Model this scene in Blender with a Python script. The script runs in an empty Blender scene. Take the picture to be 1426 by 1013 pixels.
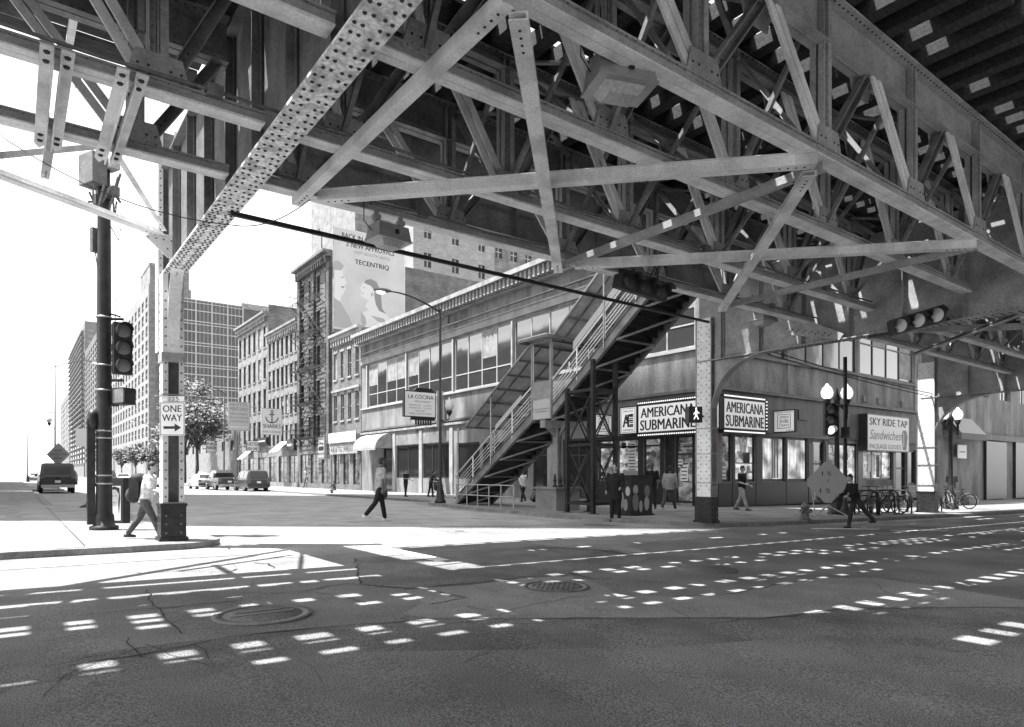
import bpy, bmesh, math, random
from mathutils import Vector, Matrix
random.seed(7)
R = math.radians
scene = bpy.context.scene
COL = scene.collection
# ------------------------------------------------------------------ camera
F, CX, HY = 930.0, 713.0, 660.0          # focal length in px of a 1426 px wide frame, principal column, horizon row
YAW = R(36.73)
CZ = 1.26
FW = Vector((math.sin(YAW), math.cos(YAW), 0)); RT = Vector((math.cos(YAW), -math.sin(YAW), 0))
SL = 0.0135                               # the ground falls gently along +X
cam_d = bpy.data.cameras.new('camera'); cam = bpy.data.objects.new('camera', cam_d); COL.objects.link(cam)
cam.location = (0, 0, CZ); cam.rotation_euler = (R(90), 0, -YAW)
cam_d.sensor_width = 36; cam_d.lens = F/1426*36; cam_d.shift_y = (HY-506.5)/1426
cam_d.clip_start = 0.05; cam_d.clip_end = 3000
scene.camera = cam
# ------------------------------------------------------------------ sky, sun, exposure
SUN_EL = R(67); SH = Vector((-0.84, 0.54, 0)).normalized()      # towards the sun, horizontally
w = bpy.data.worlds.new('World'); scene.world = w; w.use_nodes = True
nt = w.node_tree; nt.nodes.clear()
sky = nt.nodes.new('ShaderNodeTexSky'); sky.sky_type = 'NISHITA'; sky.sun_disc = False
sky.sun_elevation = SUN_EL; sky.sun_rotation = math.atan2(SH.x, SH.y); sky.dust_density = 1.0; sky.air_density = 1.2
bw = nt.nodes.new('ShaderNodeRGBToBW'); bg = nt.nodes.new('ShaderNodeBackground'); out = nt.nodes.new('ShaderNodeOutputWorld')
nt.links.new(sky.outputs[0], bw.inputs[0]); nt.links.new(bw.outputs[0], bg.inputs[0]); nt.links.new(bg.outputs[0], out.inputs[0])
bg.inputs[1].default_value = 0.15
sd = bpy.data.lights.new('sun', 'SUN'); sd.energy = 4.0; sd.angle = R(0.5); sun = bpy.data.objects.new('sun', sd); COL.objects.link(sun)
sv = Vector((SH.x*math.cos(SUN_EL), SH.y*math.cos(SUN_EL), math.sin(SUN_EL)))
sun.rotation_euler = sv.to_track_quat('Z', 'Y').to_euler(); sun.location = (0, 0, 60)
scene.view_settings.view_transform = 'Standard'; scene.view_settings.look = 'None'
scene.view_settings.exposure = 1.9; scene.view_settings.gamma = 1
scene.render.engine = 'CYCLES'
scene.cycles.max_bounces = 8; scene.cycles.diffuse_bounces = 5
# ------------------------------------------------------------------ placing helpers (photo column/row -> a real point)
def ray(u, v): return FW + RT*((u-CX)/F) + Vector((0, 0, (HY-v)/F))
def gz(x): return -SL*min(max(x, 0), 120)
def O(): return Vector((0, 0, CZ))
def gp(u, v, lift=0.0):
    d = ray(u, v); t = (CZ-lift)/(-d.z - SL*max(d.x, 0)); return O()+d*t
def onX(u, v, X): d = ray(u, v); return O()+d*(X/d.x)
def onY(u, v, Y): d = ray(u, v); return O()+d*(Y/d.y)
def onZ(u, v, z): d = ray(u, v); return O()+d*((z-CZ)/d.z)
def at(u, v, dep): return O()+ray(u, v)*dep
def V(*a): return Vector(a)
# ------------------------------------------------------------------ materials
MATS = {}
def N(nt, t, **k):
    n = nt.nodes.new(t)
    for a, b in k.items(): setattr(n, a, b)
    return n
def base(name, rough=0.7, metal=0.0, spec=0.4):
    m = bpy.data.materials.new(name); m.use_nodes = True; nt = m.node_tree
    b = nt.nodes['Principled BSDF']; b.inputs['Roughness'].default_value = rough; b.inputs['Metallic'].default_value = metal
    b.inputs['Specular IOR Level'].default_value = spec
    MATS[name] = m
    return m, nt, b
def g4(v): return (v, v, v, 1)
def mott(name, a, b_, scale=3.0, rough=0.7, metal=0.0, bump=0.15, detail=6, stretch=(1, 1, 1), spec=0.4, pos=(0.35, 0.65), fine=0.0, fscale=60, dist=0.01, fr=(0.3, 0.7)):
    m, nt, b = base(name, rough, metal, spec)
    tc = N(nt, 'ShaderNodeTexCoord'); mp = N(nt, 'ShaderNodeMapping'); mp.inputs['Scale'].default_value = stretch
    nz = N(nt, 'ShaderNodeTexNoise'); nz.inputs['Scale'].default_value = scale; nz.inputs['Detail'].default_value = detail; nz.inputs['Roughness'].default_value = 0.62
    cr = N(nt, 'ShaderNodeValToRGB'); cr.color_ramp.elements[0].position = pos[0]; cr.color_ramp.elements[1].position = pos[1]
    cr.color_ramp.elements[0].color = g4(a); cr.color_ramp.elements[1].color = g4(b_)
    L = nt.links.new
    L(tc.outputs['Object'], mp.inputs[0]); L(mp.outputs[0], nz.inputs[0]); L(nz.outputs[0], cr.inputs[0])
    col = cr.outputs[0]
    if fine:
        n2 = N(nt, 'ShaderNodeTexNoise'); n2.inputs['Scale'].default_value = fscale; n2.inputs['Detail'].default_value = 3
        r2 = N(nt, 'ShaderNodeMapRange'); r2.inputs[1].default_value = fr[0]; r2.inputs[2].default_value = fr[1]; r2.inputs[3].default_value = 1-fine; r2.inputs[4].default_value = 1+fine
        mx = N(nt, 'ShaderNodeMix', data_type='RGBA', blend_type='MULTIPLY'); mx.inputs[0].default_value = 1
        L(tc.outputs['Object'], n2.inputs[0]); L(n2.outputs[0], r2.inputs[0]); L(col, mx.inputs[6]); L(r2.outputs[0], mx.inputs[7]); col = mx.outputs[2]
    L(col, b.inputs['Base Color'])
    if bump:
        bp = N(nt, 'ShaderNodeBump'); bp.inputs['Strength'].default_value = bump; bp.inputs['Distance'].default_value = dist
        L((n2 if fine else nz).outputs[0], bp.inputs['Height']); L(bp.outputs[0], b.inputs['Normal'])
    return m
def flat(name, a, rough=0.6, metal=0, spec=0.4, emit=0):
    m, nt, b = base(name, rough, metal, spec); b.inputs['Base Color'].default_value = g4(a)
    if emit: b.inputs['Emission Color'].default_value = g4(1); b.inputs['Emission Strength'].default_value = emit
    return m
def brick(name, a, b_, mortar, sc=1.0, bw_=0.22, bh=0.075, stain=0.35):
    m, nt, b = base(name, 0.85); L = nt.links.new
    tc = N(nt, 'ShaderNodeTexCoord'); sp = N(nt, 'ShaderNodeSeparateXYZ'); ad = N(nt, 'ShaderNodeMath', operation='ADD'); cb = N(nt, 'ShaderNodeCombineXYZ')
    L(tc.outputs['Object'], sp.inputs[0]); L(sp.outputs[0], ad.inputs[0]); L(sp.outputs[1], ad.inputs[1]); L(ad.outputs[0], cb.inputs[0]); L(sp.outputs[2], cb.inputs[1])
    bt = N(nt, 'ShaderNodeTexBrick'); bt.inputs['Scale'].default_value = 1; bt.inputs['Brick Width'].default_value = bw_*sc; bt.inputs['Row Height'].default_value = bh*sc
    bt.inputs['Mortar Size'].default_value = 0.008*sc; bt.inputs['Color1'].default_value = g4(a); bt.inputs['Color2'].default_value = g4(b_); bt.inputs['Mortar'].default_value = g4(mortar)
    L(cb.outputs[0], bt.inputs[0])
    nz = N(nt, 'ShaderNodeTexNoise'); nz.inputs['Scale'].default_value = 0.6; nz.inputs['Detail'].default_value = 6; L(tc.outputs['Object'], nz.inputs[0])
    r2 = N(nt, 'ShaderNodeMapRange'); r2.inputs[1].default_value = 0.3; r2.inputs[2].default_value = 0.7; r2.inputs[3].default_value = 1-stain; r2.inputs[4].default_value = 1+stain
    mx = N(nt, 'ShaderNodeMix', data_type='RGBA', blend_type='MULTIPLY'); mx.inputs[0].default_value = 1
    L(nz.outputs[0], r2.inputs[0]); L(bt.outputs[0], mx.inputs[6]); L(r2.outputs[0], mx.inputs[7]); L(mx.outputs[2], b.inputs['Base Color'])
    bp = N(nt, 'ShaderNodeBump'); bp.inputs['Strength'].default_value = 0.3; bp.inputs['Distance'].default_value = 0.01; L(bt.outputs[1], bp.inputs['Height']); bp.invert = True; L(bp.outputs[0], b.inputs['Normal'])
    return m
def shopglow(name, e, dark=0.15, scale=3.0, vert=1.0, curtain=False):
    # a lit shop interior seen through its window: shelves, goods and posters as broken tones, or hanging curtain folds
    m, nt, b = base(name, 0.12, 0, 0.5); L = nt.links.new
    b.inputs['Base Color'].default_value = g4(0.03)
    tc = N(nt, 'ShaderNodeTexCoord'); sp = N(nt, 'ShaderNodeSeparateXYZ'); ad = N(nt, 'ShaderNodeMath', operation='ADD'); cb = N(nt, 'ShaderNodeCombineXYZ')
    L(tc.outputs['Object'], sp.inputs[0]); L(sp.outputs[0], ad.inputs[0]); L(sp.outputs[1], ad.inputs[1]); L(ad.outputs[0], cb.inputs[0]); L(sp.outputs[2], cb.inputs[1])
    mp = N(nt, 'ShaderNodeMapping'); mp.inputs['Scale'].default_value = (6.0, .25, 1) if curtain else (1.0, 1.5, 1); L(cb.outputs[0], mp.inputs[0])
    if curtain:
        v = N(nt, 'ShaderNodeTexNoise'); v.inputs['Scale'].default_value = scale; v.inputs['Detail'].default_value = 4; L(mp.outputs[0], v.inputs[0]); vo = v.outputs[0]; lo, hi = .3, .66
    else:
        v = N(nt, 'ShaderNodeTexVoronoi', distance='CHEBYCHEV'); v.inputs['Scale'].default_value = scale; L(mp.outputs[0], v.inputs[0]); sc_ = N(nt, 'ShaderNodeSeparateColor'); L(v.outputs['Color'], sc_.inputs[0]); vo = sc_.outputs[0]; lo, hi = 0, 1
    nz = N(nt, 'ShaderNodeTexNoise'); nz.inputs['Scale'].default_value = 1.1; nz.inputs['Detail'].default_value = 3; L(cb.outputs[0], nz.inputs[0])
    r1 = N(nt, 'ShaderNodeMapRange'); r1.inputs[1].default_value = lo; r1.inputs[2].default_value = hi; r1.inputs[3].default_value = dark; r1.inputs[4].default_value = 1; L(vo, r1.inputs[0])
    r2 = N(nt, 'ShaderNodeMapRange'); r2.inputs[1].default_value = .35; r2.inputs[2].default_value = .6; r2.inputs[3].default_value = .25; r2.inputs[4].default_value = 1.2; L(nz.outputs[0], r2.inputs[0])
    mu = N(nt, 'ShaderNodeMath', operation='MULTIPLY'); L(r1.outputs[0], mu.inputs[0]); L(r2.outputs[0], mu.inputs[1]); L(mu.outputs[0], b.inputs['Emission Color'])
    b.inputs['Emission Strength'].default_value = e
    return m
def glassy(name, a=0.04, rough=0.06, wob=0.15, spec=0.9):
    m, nt, b = base(name, rough, 0, spec); b.inputs['Base Color'].default_value = g4(a); b.inputs['IOR'].default_value = 1.9
    tc = N(nt, 'ShaderNodeTexCoord'); nz = N(nt, 'ShaderNodeTexNoise'); nz.inputs['Scale'].default_value = 0.7; nz.inputs['Detail'].default_value = 1
    bp = N(nt, 'ShaderNodeBump'); bp.inputs['Strength'].default_value = wob; bp.inputs['Distance'].default_value = 0.05
    nt.links.new(tc.outputs['Object'], nz.inputs[0]); nt.links.new(nz.outputs[0], bp.inputs['Height']); nt.links.new(bp.outputs[0], b.inputs['Normal'])
    return m
steel = mott('painted_steel', 0.46, 0.76, 1.7, 0.5, bump=0.08, fine=0.14, fscale=45, stretch=(1, 1, 0.6), pos=(.34, .56), detail=7)
steelmd = mott('mid_dark_steel', 0.13, 0.26, 2.5, 0.5, bump=0.1, fine=0.2, fscale=25)
steel2 = mott('weathered_and_shaded_steel', 0.22, 0.40, 1.6, 0.55, bump=0.12, fine=0.2, fscale=30)
steeldk = mott('dark_steel', 0.10, 0.20, 2.0, 0.6, bump=0.1, fine=0.2, fscale=20)
flange = mott('peeling_paint_steel', 0.42, 0.85, 5.0, 0.6, bump=0.2, fine=0.35, fscale=22, pos=(0.38, 0.55))
colw = mott('pale_column_paint', 0.72, 0.88, 2.5, 0.5, bump=0.1, fine=0.12, fscale=25)
black = mott('black_paint', 0.012, 0.03, 6, 0.45, bump=0.05)
rivm = mott('rivet_paint', 0.10, 0.2, 8, 0.5)
rivd = flat('rusty_rivet', 0.03, 0.7)
wood = mott('creosoted_timber', 0.012, 0.05, 5.0, 0.85, bump=0.3, stretch=(1, 6, 6))
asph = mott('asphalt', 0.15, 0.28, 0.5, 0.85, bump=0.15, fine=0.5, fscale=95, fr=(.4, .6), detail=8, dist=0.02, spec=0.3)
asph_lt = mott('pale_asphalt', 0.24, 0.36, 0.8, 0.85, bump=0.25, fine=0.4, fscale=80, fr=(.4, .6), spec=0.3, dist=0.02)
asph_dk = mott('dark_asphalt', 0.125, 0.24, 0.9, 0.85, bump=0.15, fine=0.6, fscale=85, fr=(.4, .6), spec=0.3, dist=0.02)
conc = mott('pavement_concrete', 0.15, 0.27, 0.7, 0.85, bump=0.15, fine=0.35, fscale=50)
kerbm = mott('kerb_stone', 0.14, 0.25, 2.5, 0.85, bump=0.2, fine=0.25, fscale=40)
crackm = flat('crack_tar', 0.012, 0.8)
paint_and_sun = mott('road_paint_and_sun_bar', 0.35, 0.75, 6, 0.7, bump=0.1, pos=(0.3, 0.5))
stucco = mott('stained_stucco', 0.11, 0.29, 1.0, 0.85, bump=0.25, fine=0.3, fscale=14, stretch=(1, 1, 0.3), detail=9)
stucco2 = mott('pale_stucco', 0.26, 0.40, 1.0, 0.85, bump=0.15, fine=0.1, fscale=18)
panelm = mott('metal_fascia', 0.09, 0.16, 1.5, 0.6, bump=0.06, stretch=(1, 1, 0.3))
darkw = flat('dark_tile', 0.025, 0.3)
frame_lt = flat('pale_window_frame', 0.42, 0.5)
frame_dk = flat('dark_window_frame', 0.03, 0.4)
glass = glassy('window_glass')
glass2 = glassy('office_glass', 0.05, 0.12, 0.1, 0.7)
dimglass = glassy('dark_shop_glass', 0.02, 0.08, 0.1, 0.5)
blind = mott('window_blind', 0.2, 0.36, 2, 0.8, bump=0.05)
signw = flat('sign_white', 0.82, 0.5)
signlit = flat('backlit_sign_white', 0.85, 0.4, emit=0.05)
ink = flat('sign_black', 0.012, 0.5)
inkg = flat('sign_grey', 0.22, 0.6)
inkl = flat('sign_light_grey', 0.5, 0.6)
globe = flat('lamp_globe', 0.9, 0.3, emit=.35)
lens = flat('signal_lens_lit', 0.8, 0.2, emit=.8)
lensd = flat('signal_lens_dark', 0.2, 0.15); lensb = flat('signal_lens_bright', 0.6, 0.12); lenso = flat('signal_back', 0.02, 0.4)
galv = mott('galvanised_metal', 0.3, 0.42, 4, 0.4, metal=0.5, bump=0.05)
corr = mott('corrugated_canopy', 0.5, 0.7, 3, 0.6, bump=0.1)
bulbm = flat('marquee_bulb', 0.8, 0.3, emit=.25)
# ------------------------------------------------------------------ mesh builder
class MB:
    def __init__(s, m=None): s.v = []; s.f = []; s.mi = []; s.ms = []; s.cur = m; s.sm = []
    def _m(s, m):
        m = m or s.cur
        if m not in s.ms: s.ms.append(m)
        return s.ms.index(m)
    def add(s, vs, fs, m=None, smooth=False):
        k = len(s.v); s.v += [Vector(a) for a in vs]; i = s._m(m)
        for f in fs: s.f.append(tuple(k+a for a in f)); s.mi.append(i); s.sm.append(smooth)
        return s
    def box(s, c, sz, m=None, M=None):
        x, y, z = [a/2 for a in sz]; c = Vector(c)
        vs = [Vector((i*x, j*y, k*z)) for i in (-1, 1) for j in (-1, 1) for k in (-1, 1)]
        if M: vs = [M @ a for a in vs]
        return s.add([a+c for a in vs], [(0, 1, 3, 2), (4, 6, 7, 5), (0, 4, 5, 1), (2, 3, 7, 6), (0, 2, 6, 4), (1, 5, 7, 3)], m)
    def bb(s, a, b, m=None):
        a = Vector(a); b = Vector(b); return s.box((a+b)/2, [abs(b[i]-a[i]) for i in range(3)], m)
    def sweep(s, p0, p1, prof, up=(0, 0, 1), m=None, smooth=False):
        p0 = Vector(p0); p1 = Vector(p1); z = (p1-p0).normalized(); up = Vector(up)
        if abs(z.dot(up)) > 0.99: up = Vector((1, 0, 0)) if abs(z.x) < .9 else Vector((0, 1, 0))
        x = up.cross(z).normalized(); y = z.cross(x)
        n = len(prof); vs = [p0+x*a+y*b for a, b in prof]+[p1+x*a+y*b for a, b in prof]
        fs = [(i, (i+1) % n, n+(i+1) % n, n+i) for i in range(n)]+[tuple(range(n))[::-1], tuple(range(n, 2*n))]
        return s.add(vs, fs, m, smooth)
    def beam(s, p0, p1, wd, h, up=(0, 0, 1), m=None):
        return s.sweep(p0, p1, [(-wd/2, -h/2), (wd/2, -h/2), (wd/2, h/2), (-wd/2, h/2)], up, m)
    def chan(s, p0, p1, wd, h, t=0.015, up=(0, 0, 1), m=None):      # U channel, open upwards
        return s.sweep(p0, p1, [(-wd/2, -h/2), (wd/2, -h/2), (wd/2, h/2), (wd/2-t, h/2), (wd/2-t, -h/2+t), (-wd/2+t, -h/2+t), (-wd/2+t, h/2), (-wd/2, h/2)], up, m)
    def angle(s, p0, p1, wd, h, t=0.014, up=(0, 0, 1), m=None):
        return s.sweep(p0, p1, [(-wd/2, -h/2), (wd/2, -h/2), (wd/2, -h/2+t), (-wd/2+t, -h/2+t), (-wd/2+t, h/2), (-wd/2, h/2)], up, m)
    def ibeam(s, p0, p1, wd, h, t=0.02, up=(0, 0, 1), m=None):
        a, b, c = wd/2, h/2, t/2
        return s.sweep(p0, p1, [(-a, -b), (a, -b), (a, -b+t), (c, -b+t), (c, b-t), (a, b-t), (a, b), (-a, b), (-a, b-t), (-c, b-t), (-c, -b+t), (-a, -b+t)], up, m)
    def tube(s, p0, p1, r, n=8, m=None, r2=None):
        p0 = Vector(p0); p1 = Vector(p1); z = (p1-p0).normalized(); up = Vector((0, 0, 1)) if abs(z.z) < .95 else Vector((1, 0, 0))
        x = up.cross(z).normalized(); y = z.cross(x); r2 = r if r2 is None else r2
        a = [(math.cos(2*math.pi*i/n), math.sin(2*math.pi*i/n)) for i in range(n)]
        vs = [p0+x*c*r+y*d*r for c, d in a]+[p1+x*c*r2+y*d*r2 for c, d in a]
        s.add(vs, [(i, (i+1) % n, n+(i+1) % n, n+i) for i in range(n)], m, True)
        return s.add(vs, [tuple(range(n))[::-1], tuple(range(n, 2*n))], m)
    def path(s, pts, r, n=6, m=None):
        pts = [Vector(p) for p in pts]; rs = r if isinstance(r, (list, tuple)) else [r]*len(pts)
        vs = []; fs = []
        t0 = (pts[1]-pts[0]).normalized(); up = Vector((0, 0, 1)) if abs(t0.z) < .9 else Vector((1, 0, 0)); x = up.cross(t0).normalized()
        for i, p in enumerate(pts):
            t = (pts[min(i+1, len(pts)-1)]-pts[max(i-1, 0)]).normalized(); x = (x-t*x.dot(t)).normalized(); y = t.cross(x)
            for k in range(n):
                a = 2*math.pi*k/n; vs.append(p+x*math.cos(a)*rs[i]+y*math.sin(a)*rs[i])
        for i in range(len(pts)-1):
            for k in range(n): fs.append((i*n+k, i*n+(k+1) % n, (i+1)*n+(k+1) % n, (i+1)*n+k))
        fs += [tuple(range(n))[::-1], tuple(range((len(pts)-1)*n, len(pts)*n))]
        return s.add(vs, fs, m, True)
    def lathe(s, c, prof, n=12, m=None, axis='z'):
        c = Vector(c); vs = []; fs = []
        for r, h in prof:
            for k in range(n):
                a = 2*math.pi*k/n; p = Vector((r*math.cos(a), r*math.sin(a), h))
                if axis == 'y': p = Vector((p.x, -p.z, p.y))
                if axis == 'x': p = Vector((p.z, p.x, p.y))
                if isinstance(axis, Matrix): p = axis @ p
                vs.append(c+p)
        for i in range(len(prof)-1):
            for k in range(n): fs.append((i*n+k, i*n+(k+1) % n, (i+1)*n+(k+1) % n, (i+1)*n+k))
        fs += [tuple(range(n))[::-1], tuple(range((len(prof)-1)*n, len(prof)*n))]
        return s.add(vs, fs, m, True)
    def prism(s, pts, ex, m=None):
        pts = [Vector(p) for p in pts]; ex = Vector(ex); n = len(pts)
        return s.add(pts+[p+ex for p in pts], [tuple(range(n))[::-1], tuple(range(n, 2*n))]+[(i, (i+1) % n, n+(i+1) % n, n+i) for i in range(n)], m)
    def face(s, pts, m=None): return s.add(pts, [tuple(range(len(pts)))], m)
    def ell(s, c, r, m=None, n=10, k=6, M=None):
        vs = []; fs = []; c = Vector(c)
        for j in range(k+1):
            th = math.pi*j/k
            for i in range(n):
                a = 2*math.pi*i/n; p = Vector((r[0]*math.sin(th)*math.cos(a), r[1]*math.sin(th)*math.sin(a), r[2]*math.cos(th)))
                if M: p = M @ p
                vs.append(c+p)
        for j in range(k):
            for i in range(n): fs.append((j*n+i, (j+1)*n+i, (j+1)*n+(i+1) % n, j*n+(i+1) % n))
        return s.add(vs, fs, m, True)
    def rivets(s, pts, nrm, r=0.018, m=None):
        nrm = Vector(nrm).normalized(); up = Vector((0, 0, 1)) if abs(nrm.z) < .9 else Vector((1, 0, 0)); x = up.cross(nrm).normalized(); y = nrm.cross(x)
        for p in pts:
            p = Vector(p); vs = []
            for rr, h in ((r, 0), (r*.72, r*.5)):
                for k in range(6):
                    a = math.pi*k/3; vs.append(p+x*rr*math.cos(a)+y*rr*math.sin(a)+nrm*h)
            s.add(vs, [(k, (k+1) % 6, 6+(k+1) % 6, 6+k) for k in range(6)]+[tuple(range(6, 12))], m)
        return s
    def text(s, txt, c, wdir, udir, height, width=None, m=None, ext=0.004, shear=0.0, bold=0.0):
        cu = bpy.data.curves.new('t', 'FONT'); cu.body = txt; cu.size = 1; cu.align_x = 'CENTER'; cu.align_y = 'CENTER'; cu.resolution_u = 2; cu.shear = shear
        ob = bpy.data.objects.new('t', cu); COL.objects.link(ob); bpy.context.view_layer.update()
        me = ob.to_mesh(); xs = [q.co.x for q in me.vertices]; ys = [q.co.y for q in me.vertices]
        if xs:
            x0, x1, y0, y1 = min(xs), max(xs), min(ys), max(ys); sc = height/max(y1-y0, 1e-3); sx = sc if not width else width/max(x1-x0, 1e-3)
            wd = Vector(wdir).normalized(); ud = Vector(udir).normalized(); nn = wd.cross(ud); c = Vector(c)
            for kk in ((0,) if not bold else (-1, 0, 1)):
                s.add([c+wd*((q.co.x-(x0+x1)/2)*sx+kk*bold*height)+ud*((q.co.y-(y0+y1)/2)*sc)+nn*(ext+kk*.0005) for q in me.vertices], [tuple(p.vertices) for p in me.polygons], m)
        ob.to_mesh_clear(); bpy.data.objects.remove(ob); bpy.data.curves.remove(cu)
        return s
    def build(s, name, parent=None, local=False, bevel=0):
        off = Vector((0, 0, 0))
        if parent is not None and not local: off = wloc(parent)
        me = bpy.data.meshes.new(name); me.from_pydata([a-off for a in s.v], [], s.f)
        for m in s.ms: me.materials.append(m)
        me.polygons.foreach_set('material_index', s.mi); me.polygons.foreach_set('use_smooth', s.sm)
        bm = bmesh.new(); bm.from_mesh(me); bmesh.ops.recalc_face_normals(bm, faces=bm.faces); bm.to_mesh(me); bm.free()
        me.update()
        o = bpy.data.objects.new(name, me); COL.objects.link(o)
        if parent is not None: o.parent = parent
        return o
def wloc(o):
    p = Vector((0, 0, 0))
    while o is not None: p = p+o.location; o = o.parent
    return p
def thing(name, label, cat, loc=(0, 0, 0), rz=0, group=None):
    o = bpy.data.objects.new(name, None); COL.objects.link(o); o.location = loc; o.rotation_euler = (0, 0, rz); o.empty_display_size = 0.2
    o['label'] = label; o['category'] = cat
    if group: o['group'] = group
    return o
def tag(o, label, cat, group=None):
    o['label'] = label; o['category'] = cat
    if group: o['group'] = group
    return o
def one(mb, name, label, cat, group=None): return tag(mb.build(name), label, cat, group)
def struct(mb, name):
    o = mb.build(name); o['kind'] = 'structure'; return o
def dup(root, loc=None, rz=None, label=None, group=None):
    r = root.copy(); COL.objects.link(r)
    if loc is not None: r.location = loc
    if rz is not None: r.rotation_euler = (0, 0, rz)
    if label: r['label'] = label
    if group: r['group'] = group
    for ch in list(root.children):
        c = ch.copy(); COL.objects.link(c); c.parent = r
        for g in list(ch.children):
            d = g.copy(); COL.objects.link(d); d.parent = c
    return r
# ================================================================== THE SETTING: ground, pavements, road wear
oil = mott('oil_stained_asphalt', .08, .17, 3, .6, bump=.2, fine=.6, fscale=70, fr=(.4, .6))
def sheet(pts, lift, m, name, thick=0.0):
    mb = MB(m); top = [V(p[0], p[1], gz(p[0])+lift) for p in pts]
    if thick: mb.prism(top, (0, 0, -thick))
    else: mb.face(top)
    return struct(mb, name)
mb = MB(asph)
xs = [-900, -200, 0, 30, 60, 120, 400, 1200]; ys = [-500, -60, 0, 40, 120, 400, 1800]
vs = [V(x, y, gz(x)) for x in xs for y in ys]; n = len(ys)
mb.add(vs, [(i*n+j, (i+1)*n+j, (i+1)*n+j+1, i*n+j+1) for i in range(len(xs)-1) for j in range(n-1)])
struct(mb, 'road')
def smooth_arc(pts, k=4):
    out = []
    for i in range(len(pts)):
        out.append(Vector(pts[i]))
    return out
RIGHT_PAV = [(17.3, 620), (17.0, 40), (17.3, 30.2), (15.6, 27.5), (14.7, 22), (14.4, 17), (14.45, 14), (14.8, 12.4), (15.6, 11.3), (17.2, 10.9), (22, 10.6), (29, 10.2), (60, 9.8), (119, 9.8), (119, 620)]
LEFT_PAV = [(0, 12.25), (1.4, 12.3), (2.3, 12.4), (2.8, 12.6), (3.05, 13.1), (3.05, 14.2), (2.7, 16), (2.6, 26), (1.0, 31), (1.0, 620), (0, 620)]
def pavement(pts, name):
    # a darker kerb stone rim with the paving slab inside it
    P = [Vector((a, b, 0)) for a, b in pts]; c = []
    n = len(P); area = sum(P[i].x*P[(i+1) % n].y-P[(i+1) % n].x*P[i].y for i in range(n)); sg = 1 if area > 0 else -1
    for i in range(n):
        a = (P[i]-P[i-1]).normalized(); b = (P[(i+1) % n]-P[i]).normalized(); na = Vector((-a.y, a.x, 0))*sg; nb = Vector((-b.y, b.x, 0))*sg
        m_ = (na+nb).normalized(); c.append(P[i]+m_*(0.17/max(m_.dot(na), .3)))
    sheet([(p.x, p.y) for p in P], 0.11, kerbm, 'kerb', 0.2)
    sheet([(p.x, p.y) for p in c], 0.114, conc, name)
pavement(RIGHT_PAV, 'pavement'); pavement(LEFT_PAV, 'pavement')
pavement([(-120, 12.2), (-0.001, 12.25), (-0.001, 620), (-120, 620)], 'pavement')
# paving joints as fine dark grooves
mb = MB(crackm)
for y in [13.5+1.5*i for i in range(4)]+[19+1.6*i for i in range(30)]:
    mb.face([V(15.4 if y > 17 else 15.6, y, gz(15)+.117), V(24.8, y, gz(24.8)+.117), V(24.8, y+.012, gz(24.8)+.117), V(15.4 if y > 17 else 15.6, y+.012, gz(15)+.117)])
for x in (17.2, 19.1, 21, 22.9):
    mb.face([V(x, 11.6, gz(x)+.118), V(x+.012, 11.6, gz(x)+.118), V(x+.012, 66, gz(x)+.118), V(x, 66, gz(x)+.118)])
for x in [24.8+1.5*i for i in range(22)]:
    mb.face([V(x, 10.8, gz(x)+.118), V(x+.012, 10.8, gz(x)+.118), V(x+.012, 18.1, gz(x)+.118), V(x, 18.1, gz(x)+.118)])
for y in (14.0, 15.5):
    mb.face([V(-30, y, .118), V(2.7, y, gz(2.7)+.118), V(2.7, y+.012, gz(2.7)+.118), V(-30, y+.012, .118)])
for x in (-4, -2.4, -.8, .9): mb.face([V(x, 12.6, .119), V(x+.012, 12.6, .119), V(x+.012, 40, .119), V(x, 40, .119)])
struct(mb, 'paving_joints')
def gsheet(px, lift, m, name): return sheet([(gp(u, v).x, gp(u, v).y) for u, v in px], lift, m, name)
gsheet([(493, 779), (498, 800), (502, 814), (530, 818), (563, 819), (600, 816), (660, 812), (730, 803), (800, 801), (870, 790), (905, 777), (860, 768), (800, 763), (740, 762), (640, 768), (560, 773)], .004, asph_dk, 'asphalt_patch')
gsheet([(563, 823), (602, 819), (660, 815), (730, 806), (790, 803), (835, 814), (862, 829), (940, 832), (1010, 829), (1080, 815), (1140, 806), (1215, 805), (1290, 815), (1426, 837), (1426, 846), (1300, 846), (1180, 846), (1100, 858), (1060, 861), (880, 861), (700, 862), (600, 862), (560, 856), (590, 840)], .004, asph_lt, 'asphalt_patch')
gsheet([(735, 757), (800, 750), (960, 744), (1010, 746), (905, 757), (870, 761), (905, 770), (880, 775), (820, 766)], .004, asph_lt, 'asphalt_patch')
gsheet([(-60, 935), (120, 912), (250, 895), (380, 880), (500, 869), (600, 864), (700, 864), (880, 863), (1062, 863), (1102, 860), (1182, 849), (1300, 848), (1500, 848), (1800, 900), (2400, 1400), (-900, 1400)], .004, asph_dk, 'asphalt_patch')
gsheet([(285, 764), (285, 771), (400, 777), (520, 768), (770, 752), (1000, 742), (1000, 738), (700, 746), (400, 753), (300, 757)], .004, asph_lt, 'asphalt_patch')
sheet([(3.4, 15.2), (6, 14.6), (9, 15.0), (12, 14.4), (14.0, 15.2), (14.2, 22), (15.2, 27.8), (16.8, 31), (16.6, 60), (16.6, 300), (1.3, 300), (1.3, 78), (3.3, 75), (3.3, 60), (1.3, 58), (1.3, 31.5), (3, 26)], .003, asph_lt, 'side_street_surface')
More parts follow.
